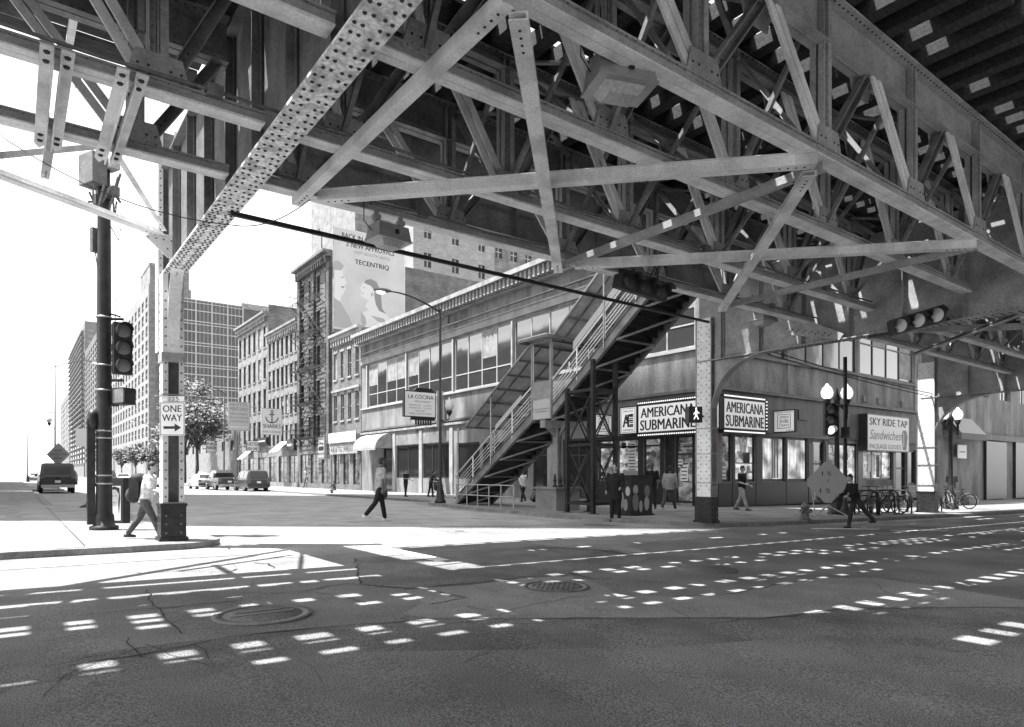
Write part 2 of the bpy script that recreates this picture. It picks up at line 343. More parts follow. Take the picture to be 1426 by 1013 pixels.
# concrete gutter along the near left kerb
sheet([(-60, 10.9), (-60, 12.15), (0, 12.2), (2.35, 12.35), (3.05, 12.6), (3.1, 11.1), (0, 10.95)], .006, conc, 'gutter')
sheet([(17.2, 10.84), (22, 10.53), (29, 10.12), (60, 9.7), (60, 9.2), (29, 9.62), (22, 10.0), (17.2, 10.3)], .006, asph_lt, 'gutter')
# cracks and tar seams
mb = MB(crackm)
def crack(px, wd, jit=0.03):
    P = [gp(u, v) for u, v in px]; Q = []
    for a, b in zip(P, P[1:]):
        k = max(2, int((b-a).length/0.16))
        for i in range(k):
            q = a.lerp(b, i/k); q += Vector((random.uniform(-jit, jit), random.uniform(-jit, jit), 0)); Q.append(q)
    Q.append(P[-1])
    L_ = []; R_ = []
    for i, q in enumerate(Q):
        t = (Q[min(i+1, len(Q)-1)]-Q[max(i-1, 0)]); t.z = 0; t.normalize(); nn = Vector((-t.y, t.x, 0)); ww = wd*random.uniform(.35, 1.3)
        for arr, s_ in ((L_, 1), (R_, -1)):
            p = q+nn*ww*s_/2; p.z = gz(p.x)+.0085; arr.append(p)
    k = len(Q); mb.add(L_+R_, [(i, i+1, k+i+1, k+i) for i in range(k-1)])
for px, wd in [([(219, 848), (260, 844), (330, 838)], .045), ([(203, 822), (219, 848), (240, 868), (253, 884)], .013), ([(110, 859), (160, 853), (218, 848)], .012), ([(60, 786), (173, 779), (300, 771), (395, 765)], .012),
    ([(176, 797), (200, 799), (280, 795), (330, 790), (318, 785), (240, 786), (176, 796)], .014), ([(354, 784), (372, 786), (382, 792)], .03), ([(300, 803), (330, 793)], .02), ([(330, 827), (380, 828), (430, 826), (470, 830), (510, 840)], .014),
    ([(380, 828), (420, 824), (480, 814), (500, 815), (560, 819), (590, 821), (645, 832)], .02), ([(493, 779), (500, 800), (502, 814)], .025), ([(610, 826), (648, 833), (600, 842)], .022), ([(645, 845), (690, 852), (730, 846), (800, 832), (830, 831)], .01),
    ([(790, 799), (835, 808), (850, 807)], .03), ([(850, 808), (870, 810), (930, 812)], .02), ([(770, 758), (830, 763), (900, 773), (960, 778), (1000, 787)], .02), ([(740, 765), (820, 761), (900, 757), (950, 747)], .012),
    ([(990, 750), (1060, 757), (1100, 770)], .012), ([(720, 870), (755, 870), (800, 862), (860, 863), (1060, 861)], .012), ([(560, 863), (610, 872), (660, 867)], .012), ([(1010, 867), (1060, 862), (1120, 855)], .012), ([(870, 828), (920, 842), (960, 860)], .008),
    ([(200, 900), (260, 920), (305, 933), (290, 912), (270, 900)], .008), ([(180, 905), (120, 918), (60, 930)], .01), ([(175, 890), (190, 912), (210, 920)], .008), ([(350, 742), (430, 740), (500, 735), (560, 741)], .015), ([(480, 727), (500, 728)], .12),
    ([(655, 722), (690, 724)], .12), ([(815, 731), (870, 733)], .2), ([(430, 700), (520, 716), (640, 745)], .012), ([(300, 700), (380, 712), (450, 722)], .012), ([(700, 733), (760, 742), (870, 744)], .012), ([(1140, 762), (1250, 780), (1369, 785)], .01), ([(640, 925), (700, 905), (760, 895)], .007)]:
    crack(px, wd)
crack([(493, 779), (560, 773), (640, 768), (740, 762), (860, 768)], .02); crack([(563, 821), (600, 818), (660, 814), (730, 805), (790, 802)], .03); crack([(100, 930), (300, 893), (380, 881), (500, 870), (600, 865)], .02); crack([(1062, 863), (1102, 860), (1182, 849), (1300, 848)], .02); crack([(940, 832), (1010, 829), (1080, 815), (1140, 806)], .02)
rr = random.Random(4)
for i in range(6):
    u, v = rr.uniform(80, 1380), rr.uniform(772, 990); q = [(u, v)]; a = rr.choice([0.05, -.1, .9, 2.6]); 
    for j in range(rr.randint(2, 5)): a += rr.uniform(-.5, .5); u += 46*math.cos(a)*(v-640)/150; v += 14*math.sin(a)*(v-640)/150; q.append((u, v))
    crack([(x, max(y, 700)) for x, y in q], rr.choice([.004, .006, .008]), .025)
struct(mb, 'road_cracks')
for i, (u, v) in enumerate(((640, 740), (1240, 760))):
    c = gp(u, v); n = 14; r = rr.uniform(.08, .2); sheet([(c.x+r*rr.uniform(.85, 1.1)*math.cos(6.283*k/n), c.y+r*rr.uniform(.75, .95)*math.sin(6.283*k/n)) for k in range(n)], .0092, oil, 'oil_stain')
# sunlight through a gap overhead, painted on the road as a pale bar
mb = MB(paint_and_sun)
P = [gp(u, v) for u, v in ((534, 766), (556, 766), (628, 781), (606, 783))]; mb.face([V(p.x, p.y, gz(p.x)+.0105) for p in P]); struct(mb, 'painted_sun_bar')
mb = MB(paint_and_sun)
for uv in [((1130, 736), (1225, 737), (1225, 738.6), (1130, 737.4)), ((1240, 739.5), (1320, 739), (1320, 740), (1240, 740.4))]:
    P = [gp(u, v) for u, v in uv]; mb.face([V(p.x, p.y, gz(p.x)+.0105) for p in P])
struct(mb, 'crosswalk_line')
# manhole covers
def manhole(u, v, rad, label, ringm, lidm, bars):
    c = gp(u, v); c.z = gz(c.x); t = thing('manhole_cover', label, 'manhole cover', c)
    a = MB(ringm); a.lathe(c, [(rad, .004), (rad, .016), (rad*.86, .016), (rad*.86, .012), (rad*.80, .012), (rad*.80, .004)], 40); a.build('ring', t)
    b = MB(lidm); b.lathe(c, [(rad*.79, .004), (rad*.79, .014), (0.001, .0145)], 40)
    if bars:
        for i in range(-7, 8):
            for j in range(-7, 8):
                if (i*i+j*j) < 50 and (i+j) % 2: b.box(c+V(i*rad*.1, j*rad*.1, .017), (rad*.07, rad*.07, .006), rivm)
        b.lathe(c, [(rad*.25, .014), (rad*.25, .022), (rad*.2, .022), (rad*.2, .014)], 24, ringm)
    else:
        b.box(c+V(.0, .0, .02), (rad*1.3, rad*.08, .008), inkg); b.box(c+V(0, rad*.3, .02), (rad*1.0, rad*.05, .008), inkg)
        b.text('SEWER', c+V(0, -.12, .018), (1, 0, 0), (0, 1, 0), .1, .34, ringm)
    b.build('lid', t)
manhole(773, 818, .40, 'dark round manhole cover with a waffle pattern in pale asphalt, middle of the junction', steeldk, steeldk, True)
manhole(366, 857, .43, 'manhole cover with a wide pale ring in the foreground left', conc, asph_dk, False)
mb = MB(steeldk); c = gp(985, 794); mb.lathe(V(c.x, c.y, gz(c.x)), [(.42, .004), (.42, .012), (.001, .013)], 30); one(mb, 'manhole_cover', 'low worn manhole cover in the shaded road, farthest of the three', 'manhole cover')
# ================================================================== ELEVATED RAILWAY
ZB = CZ+3.62            # underside of the truss bottom chords
ZT = CZ+4.95            # underside of the top chords
TY = [8.6, 7.14, 5.27, 4.06]
BAY = 13.2
NODES = [0.71+2.27*i for i in range(6)]
CX0 = [2.24, 15.45, 29.1, 42.6]
def build_truss(loc, label, deep=True, near=False):
    t = thing('lattice_truss', label, 'truss', loc, 0, 'lattice trusses carrying the tracks')
    x0, x1 = 0.16, BAY-0.16; h = 0.08
    b = MB(steel)
    b.box((BAY/2, -.0525, 0), (x1-x0, .097, .016)); b.box((BAY/2, .0525, 0), (x1-x0, .097, .016)); b.box((BAY/2, -.09, h/2+.005), (x1-x0, .014, h-.012), steel2); b.box((BAY/2, .09, h/2+.005), (x1-x0, .014, h-.012), steel2)  # underside plates paler than the side plates
    b.box((BAY/2, 0, h+.012), (x1-x0, .25, .02), steel2)
    for s in (-1, 1):
        b.rivets([(x0+.1+.11*i, s*.115, h+.002) for i in range(int((x1-x0-.2)/.11))], (0, 0, -1), .012, rivm)
    for xn in NODES[1::2]: b.box((xn+.5, 0, -.008), (.9, .185, .012), steel)
    b.build('bottom_chord', t, True)
    zt = ZT-ZB
    tm_ = steel2 if near else steelmd; tb_ = steel2 if near else steeldk; a = MB(tm_); zt0 = zt  # deeper top chords use darker steel: shade of the depth put into colour
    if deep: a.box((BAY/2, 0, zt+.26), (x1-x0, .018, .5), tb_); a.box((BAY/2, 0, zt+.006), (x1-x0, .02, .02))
    else: zt = zt+.36; a.box((BAY/2, 0, zt+.08), (x1-x0, .018, .15), tb_)
    for s in (-1, 1):
        a.angle((x0, s*.06, zt+.06), (x1, s*.06, zt+.06), .11, .11, .014) if s > 0 else a.box((BAY/2, -.06, zt+.012), (x1-x0, .1, .016))
        a.box((BAY/2, s*.016, zt+.06), (x1-x0, .014, .11))
    a.box((BAY/2, 0, zt0+.52), (x1-x0, .34 if deep else .24, .022))
    a.rivets([(x0+.1+.1*i, -.024, zt+.07) for i in range(int((x1-x0-.2)/.1))], (0, -1, 0), .015, rivd)
    a.rivets([(x0+.1+.1*i, -.11, zt0+.508) for i in range(int((x1-x0-.2)/.1))], (0, 0, -1), .015, rivd)
    a.build('top_chord', t, True)
    tops = [(NODES[i]+NODES[i+1])/2 for i in range(5)]
    for i, xn in enumerate(NODES):
        p = MB(steel2)
        for s in (-1, 1):
            p.angle((xn-.05, s*.05, h), (xn-.05, s*.05, zt0+.5), .07, .07, .012); p.angle((xn+.05, s*.05, zt0+.5), (xn+.05, s*.05, h), .07, .07, .012)
        p.box((xn, 0, (h+zt)/2), (.02, .1, zt-h)); p.rivets([(xn-.05, -.088, h+.2+.16*k) for k in range(int((zt-h)/.16))], (0, -1, 0), .012, rivm)
        p.build('vertical_post', t, True)
        g = MB(steel2); g.prism([(xn-.28, -.105, h*.6), (xn+.28, -.105, h*.6), (xn+.2, -.105, h+.26), (xn-.2, -.105, h+.26)], (0, .014, 0))
        g.rivets([(xn+dx, -.107, h+dz) for dx in (-.18, -.09, .1, .19) for dz in (.03, .12)], (0, -1, 0), .014, rivd); g.build('gusset', t, True)
        # twin flat bars up to the left, one channel up to the right
        if i > 0: xl = tops[i-1]
        else: xl = x0+.05
        d = MB(steel)
        for o_ in (-.068, .068):
            d.beam((xn-.1+o_*1.1, -.07, h+.04), (xl+.03+o_*1.1, -.07, zt+.02), .092, .03, (0, 1, 0))
        for q in (.12, .5, .88):
            c_ = V(xn-.1, -.05, h+.04).lerp(V(xl+.03, -.05, zt+.02), q); d.box(c_, (.16, .01, .1), steel2)
        d.build('diagonal_bar', t, True)
        xr = tops[i] if i < 5 else x1-.05
        e = MB(steelmd); e.chan((xn+.1, 0, h+.06), (xr-.06, 0, zt+.02), .12, .1, .014, (0, -1, 0)); 
        dd = (Vector((xr-.06, 0, zt+.02))-Vector((xn+.1, 0, h+.06))).normalized()
        e.rivets([Vector((xn+.1, -.05, h+.06))+dd*(.12+.08*k)+V(0, 0, 0) for k in range(4)], (0, -1, 0), .014, rivd)
        e.build('diagonal_channel', t, True)
    for xt in tops:
        g = MB(steel2); g.prism([(xt-.2, .09, zt-.18), (xt+.2, .09, zt-.18), (xt+.3, .09, zt+.12), (xt-.3, .09, zt+.12)], (0, .014, 0)); g.build('gusset', t, True)
    return t
side = ['farthest from the camera, first behind the hanging floodlight', 'second farthest', 'third counted from the far side', 'nearest of its bay']
bayn = ['spanning the road straight ahead', 'right of the pale rivetted column', 'beyond the second pale column at far right']
protos = {}
for bi, x0 in enumerate([2.24, 15.45+.3, 29.1+.2, 2.24-BAY]):
    for ti, y in enumerate(TY):
        nm = (['over the junction', 'behind the girder with the horizontal signal', 'in the far bay at right', 'left of the peeling pale girder'][bi])
        lab = 'grey lattice truss %s, %s' % (nm, ['farthest of four', 'second farthest of four', 'third farthest of four', 'nearest of four'][ti])
        dp = 1 if ti == 0 else (2 if ti == 3 else 0)
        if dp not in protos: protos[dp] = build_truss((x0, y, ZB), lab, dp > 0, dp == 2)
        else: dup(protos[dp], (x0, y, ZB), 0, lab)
# ---- cross girders with their columns
def cross_girder(X, zf, ztop, y0, y1, label, fm, wm, fw=.32, rows=True):
    t = thing('cross_girder', label, 'girder', (X, (y0+y1)/2, zf), 0, 'cross girders of the elevated railway')
    f = MB(fm); f.bb((X-fw/2, y0, zf), (X+fw/2, y1, zf+.03))
    if rows:
        pts = []
        y = y0+.1; k = 0
        while y < y1-.05:
            dense = (y > y1-4.2) or False
            for xo in ((-.11, -.045, .045, .11) if k % 2 == 0 else (-.13, -.065, .065, .13)): pts.append((X+xo*fw/.32, y+random.uniform(-.012, .012), zf))
            y += .085 if dense else .14; k += 1
        f.rivets(pts, (0, 0, -1), .020, rivd)
    f.build('bottom_flange', t)
    g = MB(wm); g.bb((X-.012, y0, zf+.03), (X+.012, y1, ztop)); g.bb((X-.14, y0, ztop), (X+.14, y1, ztop+.03))
    for s in (-1, 1):
        g.bb((X+s*.012, y0, zf+.03), (X+s*.03, y1, zf+.16)); g.rivets([(X+s*.03, y0+.07+.11*k, zf+.1) for k in range(int((y1-y0-.1)/.11))], (s, 0, 0), .016, rivm)
    g.build('web_plate', t)
    y = y0+.6; 
    while y < y1-.3:
        s_ = MB(wm)
        for s in (-1, 1):
            s_.bb((X+s*.03, y-.05, zf+.03), (X+s*.045, y+.05, ztop)); s_.bb((X+s*.03, y-.006, zf+.031), (X+s*.13, y+.006, ztop-.001))
            s_.rivets([(X+s*.045, y-.03, zf+.12+.12*k) for k in range(int((ztop-zf-.15)/.12))], (s, 0, 0), .015, rivm)
        s_.build('stiffener', t); y += 1.15
    return t
def knee(t, X, y0, zf, zlow, reach, m, thick=.02, wd=.2):
    k = MB(m); n = 10; h = zf-zlow
    arc = [V(X-thick/2, y0-reach+reach*math.sin(a), zf-h+h*math.cos(a)) for a in [math.pi/2*i/n for i in range(n+1)]]
    # arc runs from (y0-reach, zf) to (y0, zlow)
    k.prism([V(X-thick/2, y0, zf-.001)]+arc, (thick, 0, 0))
    L_ = arc; 
    for a, b in zip(L_, L_[1:]):
        a2 = a+V(thick/2, 0, 0); b2 = b+V(thick/2, 0, 0); k.beam(a2, b2, wd, .022, (0, 1, .3))
    k.rivets([V(X-thick/2, y0-reach*.25*j-.1, zf-.08) for j in range(4)], (-1, 0, 0), .016, rivm)
    k.build('knee_bracket', t)
def column(X, Y, wx, wy, z1, label, paint, baseh, style):
    z0 = gz(X)+.11; t = thing('steel_column', label, 'column', (X, Y, z0), 0, 'steel columns of the elevated railway')
    s = MB(paint)
    if style == 'box':
        s.bb((X-wx/2, Y-wy/2, z0+baseh), (X+wx/2, Y+wy/2, z1))
        for j in (-.28, -.14, .14, .28):
            s.rivets([(X-wx/2, Y+j*wy*1.3, z0+baseh+.2+.2*k+(.1 if abs(j) < .2 else 0)) for k in range(int((z1-z0-baseh-.2)/.2))], (-1, 0, 0), .018, rivd)
        for yy in (-wy/2, wy/2): s.bb((X-wx/2-.02, Y+yy-.012, z0+baseh), (X+wx/2+.02, Y+yy+.012, z1-.01), steel2)
        s.bb((X-wx/2+.02, Y-wy/2-.016, z0+baseh+.3), (X+wx/2-.02, Y-wy/2-.0125, z1-.2), steeldk)
        for zz in (1.1, 1.9, 2.6): s.bb((X-wx/2-.03, Y-wy/2-.03, z0+zz), (X+wx/2+.03, Y+wy/2+.03, z0+zz+.02), galv)
    else:
        zc = z0+3.25
        # two channels back to back with deep recesses facing the street
        for a, b in ((-1, 0), (1, 0)): s.bb((X+a*wx/2-(.03 if a > 0 else 0), Y-wy/2, z0+baseh), (X+a*wx/2+(.03 if a < 0 else 0), Y+wy/2, z1))
        s.bb((X-wx/2+.03, Y-.012, z0+baseh), (X+wx/2-.03, Y+.012, z1), steeldk)
        for a in (-1, 1):
            s.bb((X+a*wx/2, Y-wy/2, z0+baseh), (X+a*(wx/2-.085), Y-wy/2-.014, z1), steel)
            s.rivets([(X+a*(wx/2-.045), Y-wy/2-.014, z0+baseh+.12+.155*k) for k in range(int((z1-z0-baseh-.2)/.155))], (0, -1, 0), .02, rivm)
            s.rivets([(X-wx/2, Y+a*wy*.36, z0+baseh+.12+.155*k) for k in range(int((z1-z0-baseh-.2)/.155))], (-1, 0, 0), .018, rivm)
        s.bb((X-wx/2-.02, Y-wy/2-.03, zc-.12), (X+wx/2+.02, Y+wy/2+.02, zc+.04), steel2)
        for zz in (.66, 2.55): s.bb((X-wx/2-.012, Y-wy/2-.026, z0+zz), (X+wx/2+.012, Y+wy/2+.012, z0+zz+.02), galv)
    s.build('shaft', t)
    b = MB(black); e = .03
    b.bb((X-wx/2-e, Y-wy/2-e, z0), (X+wx/2+e, Y+wy/2+e, z0+baseh)); b.bb((X-wx/2-.06, Y-wy/2-.06, z0), (X+wx/2+.06, Y+wy/2+.06, z0+.07)); b.bb((X-wx/2-.045, Y-wy/2-.045, z0+baseh-.05), (X+wx/2+.045, Y+wy/2+.045, z0+baseh+.001))
    b.rivets([(X-wx/2-e, Y+j*wy*.35, z0+.15+.15*k) for j in (-1, 1) for k in range(int(baseh/.17))]+[(X+j*wx*.35, Y-wy/2-e, z0+.15+.15*k) for j in (-1, 1) for k in range(int(baseh/.17))], (0, -1, 0), .02, steeldk)
    b.build('base_casing', t)
    return t
Z240 = CZ+3.48; Z985 = CZ+3.1
g = cross_girder(2.24, Z240, CZ+5.45, -1.0, 13.3, 'huge rivetted cross girder with a peeling pale bottom flange at the upper left', flange, steeldk, .34)
c240 = column(2.24, 13.06, .34, .32, Z240, 'steel column with the one way sign on the near left corner', steel, .66, 'chan')
knee(g, 2.24, 12.9, Z240, CZ+2.03, .45, colw, .02, .2)
# column head running on up behind the girder end, with pale lattice outriggers
mb = MB(steel); X, Y = 2.24, 13.06
for a in (-1, 1):
    mb.bb((X+a*.17, Y+.3, CZ+2.2), (X+a*.14, Y+.6, CZ+6.2)); mb.bb((X+a*.17, Y+.3, CZ+2.2), (X+a*.09, Y+.286, CZ+6.2)); mb.rivets([(X+a*.13, Y+.286, CZ+2.3+.13*k) for k in range(29)], (0, -1, 0), .016, rivm)
mb.bb((X-.14, Y+.44, CZ+2.2), (X+.14, Y+.46, CZ+6.2), steeldk)
mb.build('column_head', c240)
mb = MB(colw)
mb.beam(V(X+.25, Y+.1, CZ+4.3), V(X+.9, Y+.1, CZ+5.4), .16, .3, (0, 1, 0)); mb.rivets([V(X+.25, Y-.06, CZ+4.3).lerp(V(X+.9, Y-.06, CZ+5.4), k/14)+V(o_, 0, 0) for k in range(15) for o_ in (-.05, .05)], (0, -1, 0), .014, rivd)
mb.prism([V(X-.55, Y-.2, CZ+4.15), V(X+.2, Y-.2, CZ+4.15), V(X+.2, Y-.2, CZ+3.9), V(X-.1, Y-.2, CZ+3.75)], (0, .02, 0)); mb.rivets([V(X-.4+.12*k, Y-.2, CZ+4.05) for k in range(5)]+[V(X-.1+.1*k, Y-.2, CZ+3.9) for k in range(3)], (0, -1, 0), .015, rivd)
mb.build('outrigger', c240)
g = cross_girder(15.45, Z985, CZ+5.3, -1.0, 11.9, 'grey rivetted cross girder on a rounded bracket, with the horizontal signal on its side', steel2, steel2, .3)
c985 = column(15.45, 11.66, .24, .5, Z985+1.2, 'pale rivetted steel column in front of the sandwich shop corner', colw, .72, 'box')
knee(g, 15.45, 11.42, Z985, CZ+1.62, 1.55, steel2, .02, .26)
mb = MB(steel2)   # gussets that tie the farthest truss to this girder
Y = TY[0]; z = ZB
for s in (-1,):
    mb.prism([(15.2, Y+.9, z-.1), (15.2, Y-.8, z-.55), (15.2, Y-.9, z-.42), (15.2, Y+.2, z+.18), (15.2, Y+.9, z+.1)], (.012, 0, 0)); mb.rivets([(15.19, Y+.5-.16*k, z-.02-.045*k-.04) for k in range(8)]+[(15.19, Y+.4-.16*k, z-.14-.045*k) for k in range(7)], (-1, 0, 0), .018, rivd)
mb.build('gusset', g)
g = cross_girder(29.1, CZ+3.0, CZ+5.3, -1.0, 11.6, 'cross girder with an arched bracket at the far right beside the brighter column', steel2, steel2, .3)
column(29.1, 11.4, .26, .62, CZ+4.4, 'bright sunlit steel column at the right end of the bar front', colw, .85, 'box')
knee(g, 29.1, 11.1, CZ+3.0, CZ+1.55, 2.3, steel2, .02, .26)
g = cross_girder(42.6, CZ+3.0, CZ+5.3, -1.0, 11.6, 'farthest cross girder over the road at the right edge', steel2, steel2, .3)
column(42.6, 11.2, .26, .62, CZ+4.4, 'farthest steel column beyond the bicycles, partly behind lamps', colw, .85, 'box')
cross_girder(-10.96, Z240, CZ+5.45, -1.0, 13.3, 'cross girder at the left edge of the view over the side road', steel2, steeldk, .34)
column(-10.96, 13.06, .34, .32, Z240, 'steel column at the far left end outside the kerb corner', steel, .66, 'chan')
# ---- lateral bracing beneath the trusses
def brace(p0, p1, wd, h, label, m=steel, kind='ang'):
    a = V(*p0); b = V(*p1); mb = MB(m); dirn = (b-a).normalized()
    if kind == 'box': mb.beam(a, b, wd, h); mb.beam(a+V(0, 0, h/2+.006), b+V(0, 0, h/2+.006), wd+.06, .012)
    elif kind == 'ch': mb.sweep(a, b, [(-wd/2, -h/2), (wd/2, -h/2), (wd/2, -h/2+.014), (-wd/2+.014, -h/2+.014), (-wd/2+.014, h/2-.014), (wd/2, h/2-.014), (wd/2, h/2), (-wd/2, h/2)])
    else: mb.angle(a, b, wd, h, .016)
    for e_, s in ((a, 1), (b, -1)):
        mb.rivets([e_+dirn*s*(.12+.09*k)+V(0, 0, -h/2) for k in range(4)], (0, 0, -1), .014, rivd)
    return one(mb, 'brace_beam', label, 'brace', 'braces beneath the trusses')
z1, z2 = ZB-.075, ZB-.165
for off, nm in ((2.24, 'over the junction'), (15.75, 'in the bay right of the pale rivetted column'), (2.24-BAY, 'in the upper left bay')):
    n_ = [off+a for a in NODES]
    ys = (TY[0]+.05, TY[3]-.05)
    if off == 2.24:
        brace((n_[0], ys[0], z1), (n_[0], ys[1], z1), .12, .11, 'short rivetted strut crossing the trusses right beside the peeling girder', steel)
        brace((n_[2], ys[0], z1), (n_[2], ys[1], z1), .11, .1, 'slim darker strut crossing below the trusses midway, over the roofed stair', steel2)
        brace((n_[4], ys[0], z1), (n_[4], ys[1], z1), .11, .1, 'slim strut crossing below the trusses above the horizontal signal', steel2)
        brace((n_[0]+.2, 8.35, z1), (n_[2]-.2, ys[1], z1), .145, .12, 'long pale nearly level brace beam in the upper middle, ends beside the big lamp truss', steel, 'box')
        brace((n_[2]+.15, 8.45, z1), (n_[4]-.1, ys[1], z1), .145, .12, 'long pale nearly level brace beam above the roofed stair and dark signal', steel, 'box')
        brace((n_[0]+.1, ys[1], z2), (n_[2]-.05, ys[0], z2), .15, .07, 'steep pale brace beam dropping past the billboard side to the corner of the cornice', steel, 'ch')
        brace((n_[2]-.15, ys[1]+.1, z2), (n_[4]-.05, ys[0], z2), .15, .07, 'slanting pale brace beam running down to the pale rivetted column', steel, 'ch')
    elif off > 3:
        brace((n_[0], ys[0], z1), (n_[2], ys[1], z1), .145, .12, 'brace beam behind the horizontal signal, rising to the right', steel2, 'box')
        brace((n_[0], ys[1], z2), (n_[2], ys[0], z2), .15, .07, 'brace beam behind the horizontal signal, falling to the right', steel2, 'ch')
    else:
        for k, xx in enumerate((.30, .86)):
            a = MB(steel)
            for s in (-1, 1):
                a.prism([(xx+s*.075-.05, TY[1]-.32, ZB-.012), (xx+s*.075+.05, TY[1]-.32, ZB-.012), (xx+s*.075+.05, TY[0]+.3, ZB-.012), (xx+s*.075, TY[0]+.42, ZB-.012), (xx+s*.075-.05, TY[0]+.3, ZB-.012)], (0, 0, -.016))
                a.box((xx+s*.028, (TY[0]+TY[1])/2, ZB-.07), (.012, TY[0]-TY[1]+.5, .08)); a.rivets([(xx+s*.075, y, ZB-.028) for y in (TY[1]-.22, TY[1]-.06, TY[0]+.05, TY[0]+.2)], (0, 0, -1), .03, rivd)
            one(a, 'strut_pair', ['bolted twin strut at the upper left corner, left of two', 'bolted twin strut at the upper left, right of two'][k], 'strut', 'twin struts at the upper left')
        brace((2.1, 12.95, CZ+4.18), (-3.2, 8.7, CZ+3.75), .16, .14, 'slanting pale outrigger brace at the left, from the one way column head out of frame', steel)
        brace((-.2, 10.9, CZ+4.1), (1.3, 12.2, CZ+5.2), .08, .08, 'thin pale strut above the left outrigger brace rising to the right', steel)
        brace((2.1, 12.9, CZ+4.25), (.9, 9.3, ZB+.4), .07, .07, 'thin strut from the one way column head up to the far truss', steel)
        brace((.35, 11.35, CZ+4.15), (.35, 8.9, ZB+.3), .1, .08, 'short dark strut above the utility box on the black pole', steel2)
sw = {}
for off in (2.24, 15.75):
    for gi in range(3):
        ya_, yb_ = TY[gi]-.1, TY[gi+1]+.1
        for k, nx_ in enumerate(NODES):
            key = (gi, k % 2)
            if key not in sw:
                t = thing('sway_brace', 'thin crossed angle braces between two neighbouring trusses', 'brace', (off+nx_, (ya_+yb_)/2, ZB+.12), 0, 'crossed sway braces between the trusses'); hw = (ya_-yb_)/2; hh = ZT-ZB+.3
                for s in (-1, 1):
                    m_ = MB(steel2 if s > 0 else steelmd); m_.angle((s*.035, -s*hw, 0), (s*.035, s*hw, hh), .055, .055, .01); m_.build('angle_bar', t, True)
                m_ = MB(steelmd); m_.angle((0, -hw, hh+.04), (2.27 if k % 2 else -2.27, hw, hh+.04), .06, .06, .01); m_.build('top_lateral', t, True); sw[key] = t
            else: dup(sw[key], (off+nx_, (ya_+yb_)/2, ZB+.12))
# dark plate girders that carry the platform, beyond the farthest truss
def plate_girder(x0, x1, y, z0, z1_, label, m=steeldk):
    t = thing('plate_girder', label, 'girder', ((x0+x1)/2, y, z0), 0, 'plate girders of the station platform')
    a = MB(m); a.bb((x0, y-.012, z0), (x1, y+.012, z1_)); a.bb((x0, y-.15, z1_), (x1, y+.15, z1_+.03)); a.rivets([(x0+.1+.13*k, y-.012, z0+.08) for k in range(int((x1-x0)/.13)-1)], (0, -1, 0), .015, rivm); a.build('web_plate', t)
    a = MB(steel); a.bb((x0, y-.15, z0-.02), (x1, y+.15, z0)); a.build('bottom_flange', t)
    x = x0+.8
    while x < x1-.3:
        a = MB(m); a.bb((x-.05, y-.03, z0+.001), (x+.05, y-.0125, z1_-.001)); a.bb((x-.006, y-.12, z0+.001), (x+.006, y-.0301, z1_-.001)); a.rivets([(x-.03, y-.03, z0+.1+.13*k) for k in range(int((z1_-z0)/.13)-1)], (0, -1, 0), .013, rivm); a.build('stiffener', t); x += 2.2
    return t
plate_girder(2.6, 15.1, 10.4, CZ+4.55, CZ+5.9, 'dark rivetted plate girder behind the farthest truss over the junction', steeldk)
plate_girder(15.9, 28.8, 10.4, CZ+4.55, CZ+5.9, 'grey plate girder behind the trusses above the bar front', steel2)
plate_girder(29.5, 42.3, 10.4, CZ+4.55, CZ+5.9, 'plate girder behind the far right bay beyond the bright column', steel2)
# ---- sleepers, boards and rails
ZS = CZ+5.50
base_tie = None
k = 0
for tr, (ya, yb) in enumerate(((6.05, 9.45), (2.75, 5.95))):
    x = -8.0
    while x < 38:
        if base_tie is None:
            mb = MB(wood); mb.box((0, 0, .1), (.2, yb-ya, .2)); base_tie = mb.build('railway_sleeper'); tag(base_tie, 'dark creosoted timber sleeper in the open deck overhead', 'sleeper', 'sleepers of the elevated tracks'); o = base_tie
        else: o = base_tie.copy(); COL.objects.link(o)
        o.location = (x+random.uniform(-.02, .02), (ya+yb)/2, ZS); o.scale = (random.uniform(.92, 1.08), (yb-ya)/3.4, 1)
        if tr and o is base_tie: pass
        x += .48; k += 1
# boards over the sleepers leave open strips through which sun falls on the road
strips = [(8.95, .08), (8.36, .16), (8.12, .12), (7.85, .12), (6.78, .16), (6.54, .13), (6.26, .1), (4.98, .23), (4.72, .13), (3.7, .24)]
edges = []; y = 2.75
for c, wd in sorted(strips):
    edges.append((y, c-wd/2)); y = c+wd/2
edges.append((y, 9.45))
for (a, b) in edges:
    n = max(1, round((b-a)/.32))
    for i in range(n):
        y0_, y1_ = a+(b-a)*i/n+.003, a+(b-a)*(i+1)/n-.003
        mb = MB(wood); mb.bb((-8.2, y0_, ZS+.205), (38, y1_, ZS+.255)); one(mb, 'deck_board', 'long dark board lying over the sleepers overhead', 'board', 'boards over the sleepers')
# blocks that break the strips up unevenly
for c, wd in strips:
    x = -8.0
    while x < 38:
        ln = random.choice([.48, .96, .48, 1.44, .48]) if wd > .15 else random.choice([.48, .96, 1.44])
        if random.random() < (.95 if (c < 5.2 and x < 2.9) else ((.25 if c < 4 else .45) if c < 4 or c > 8.5 else (.2 if wd > .15 else .34))):
            o = MB(wood); o.bb((x, c-wd/2+.002, ZS+.206), (x+ln, c+wd/2-.002, ZS+.25)); o = one(o, 'deck_plank', 'short plank closing part of a gap between the overhead boards', 'board', 'short planks in the deck gaps')
        x += ln
for y in (8.0, 6.55, 4.75, 3.32):
    mb = MB(steeldk); mb.ibeam((-8.2, y, ZS+.33), (38, y, ZS+.33), .07, .15, .02); one(mb, 'rail', 'steel running rail on top of the overhead deck', 'rail', 'rails on the elevated tracks')
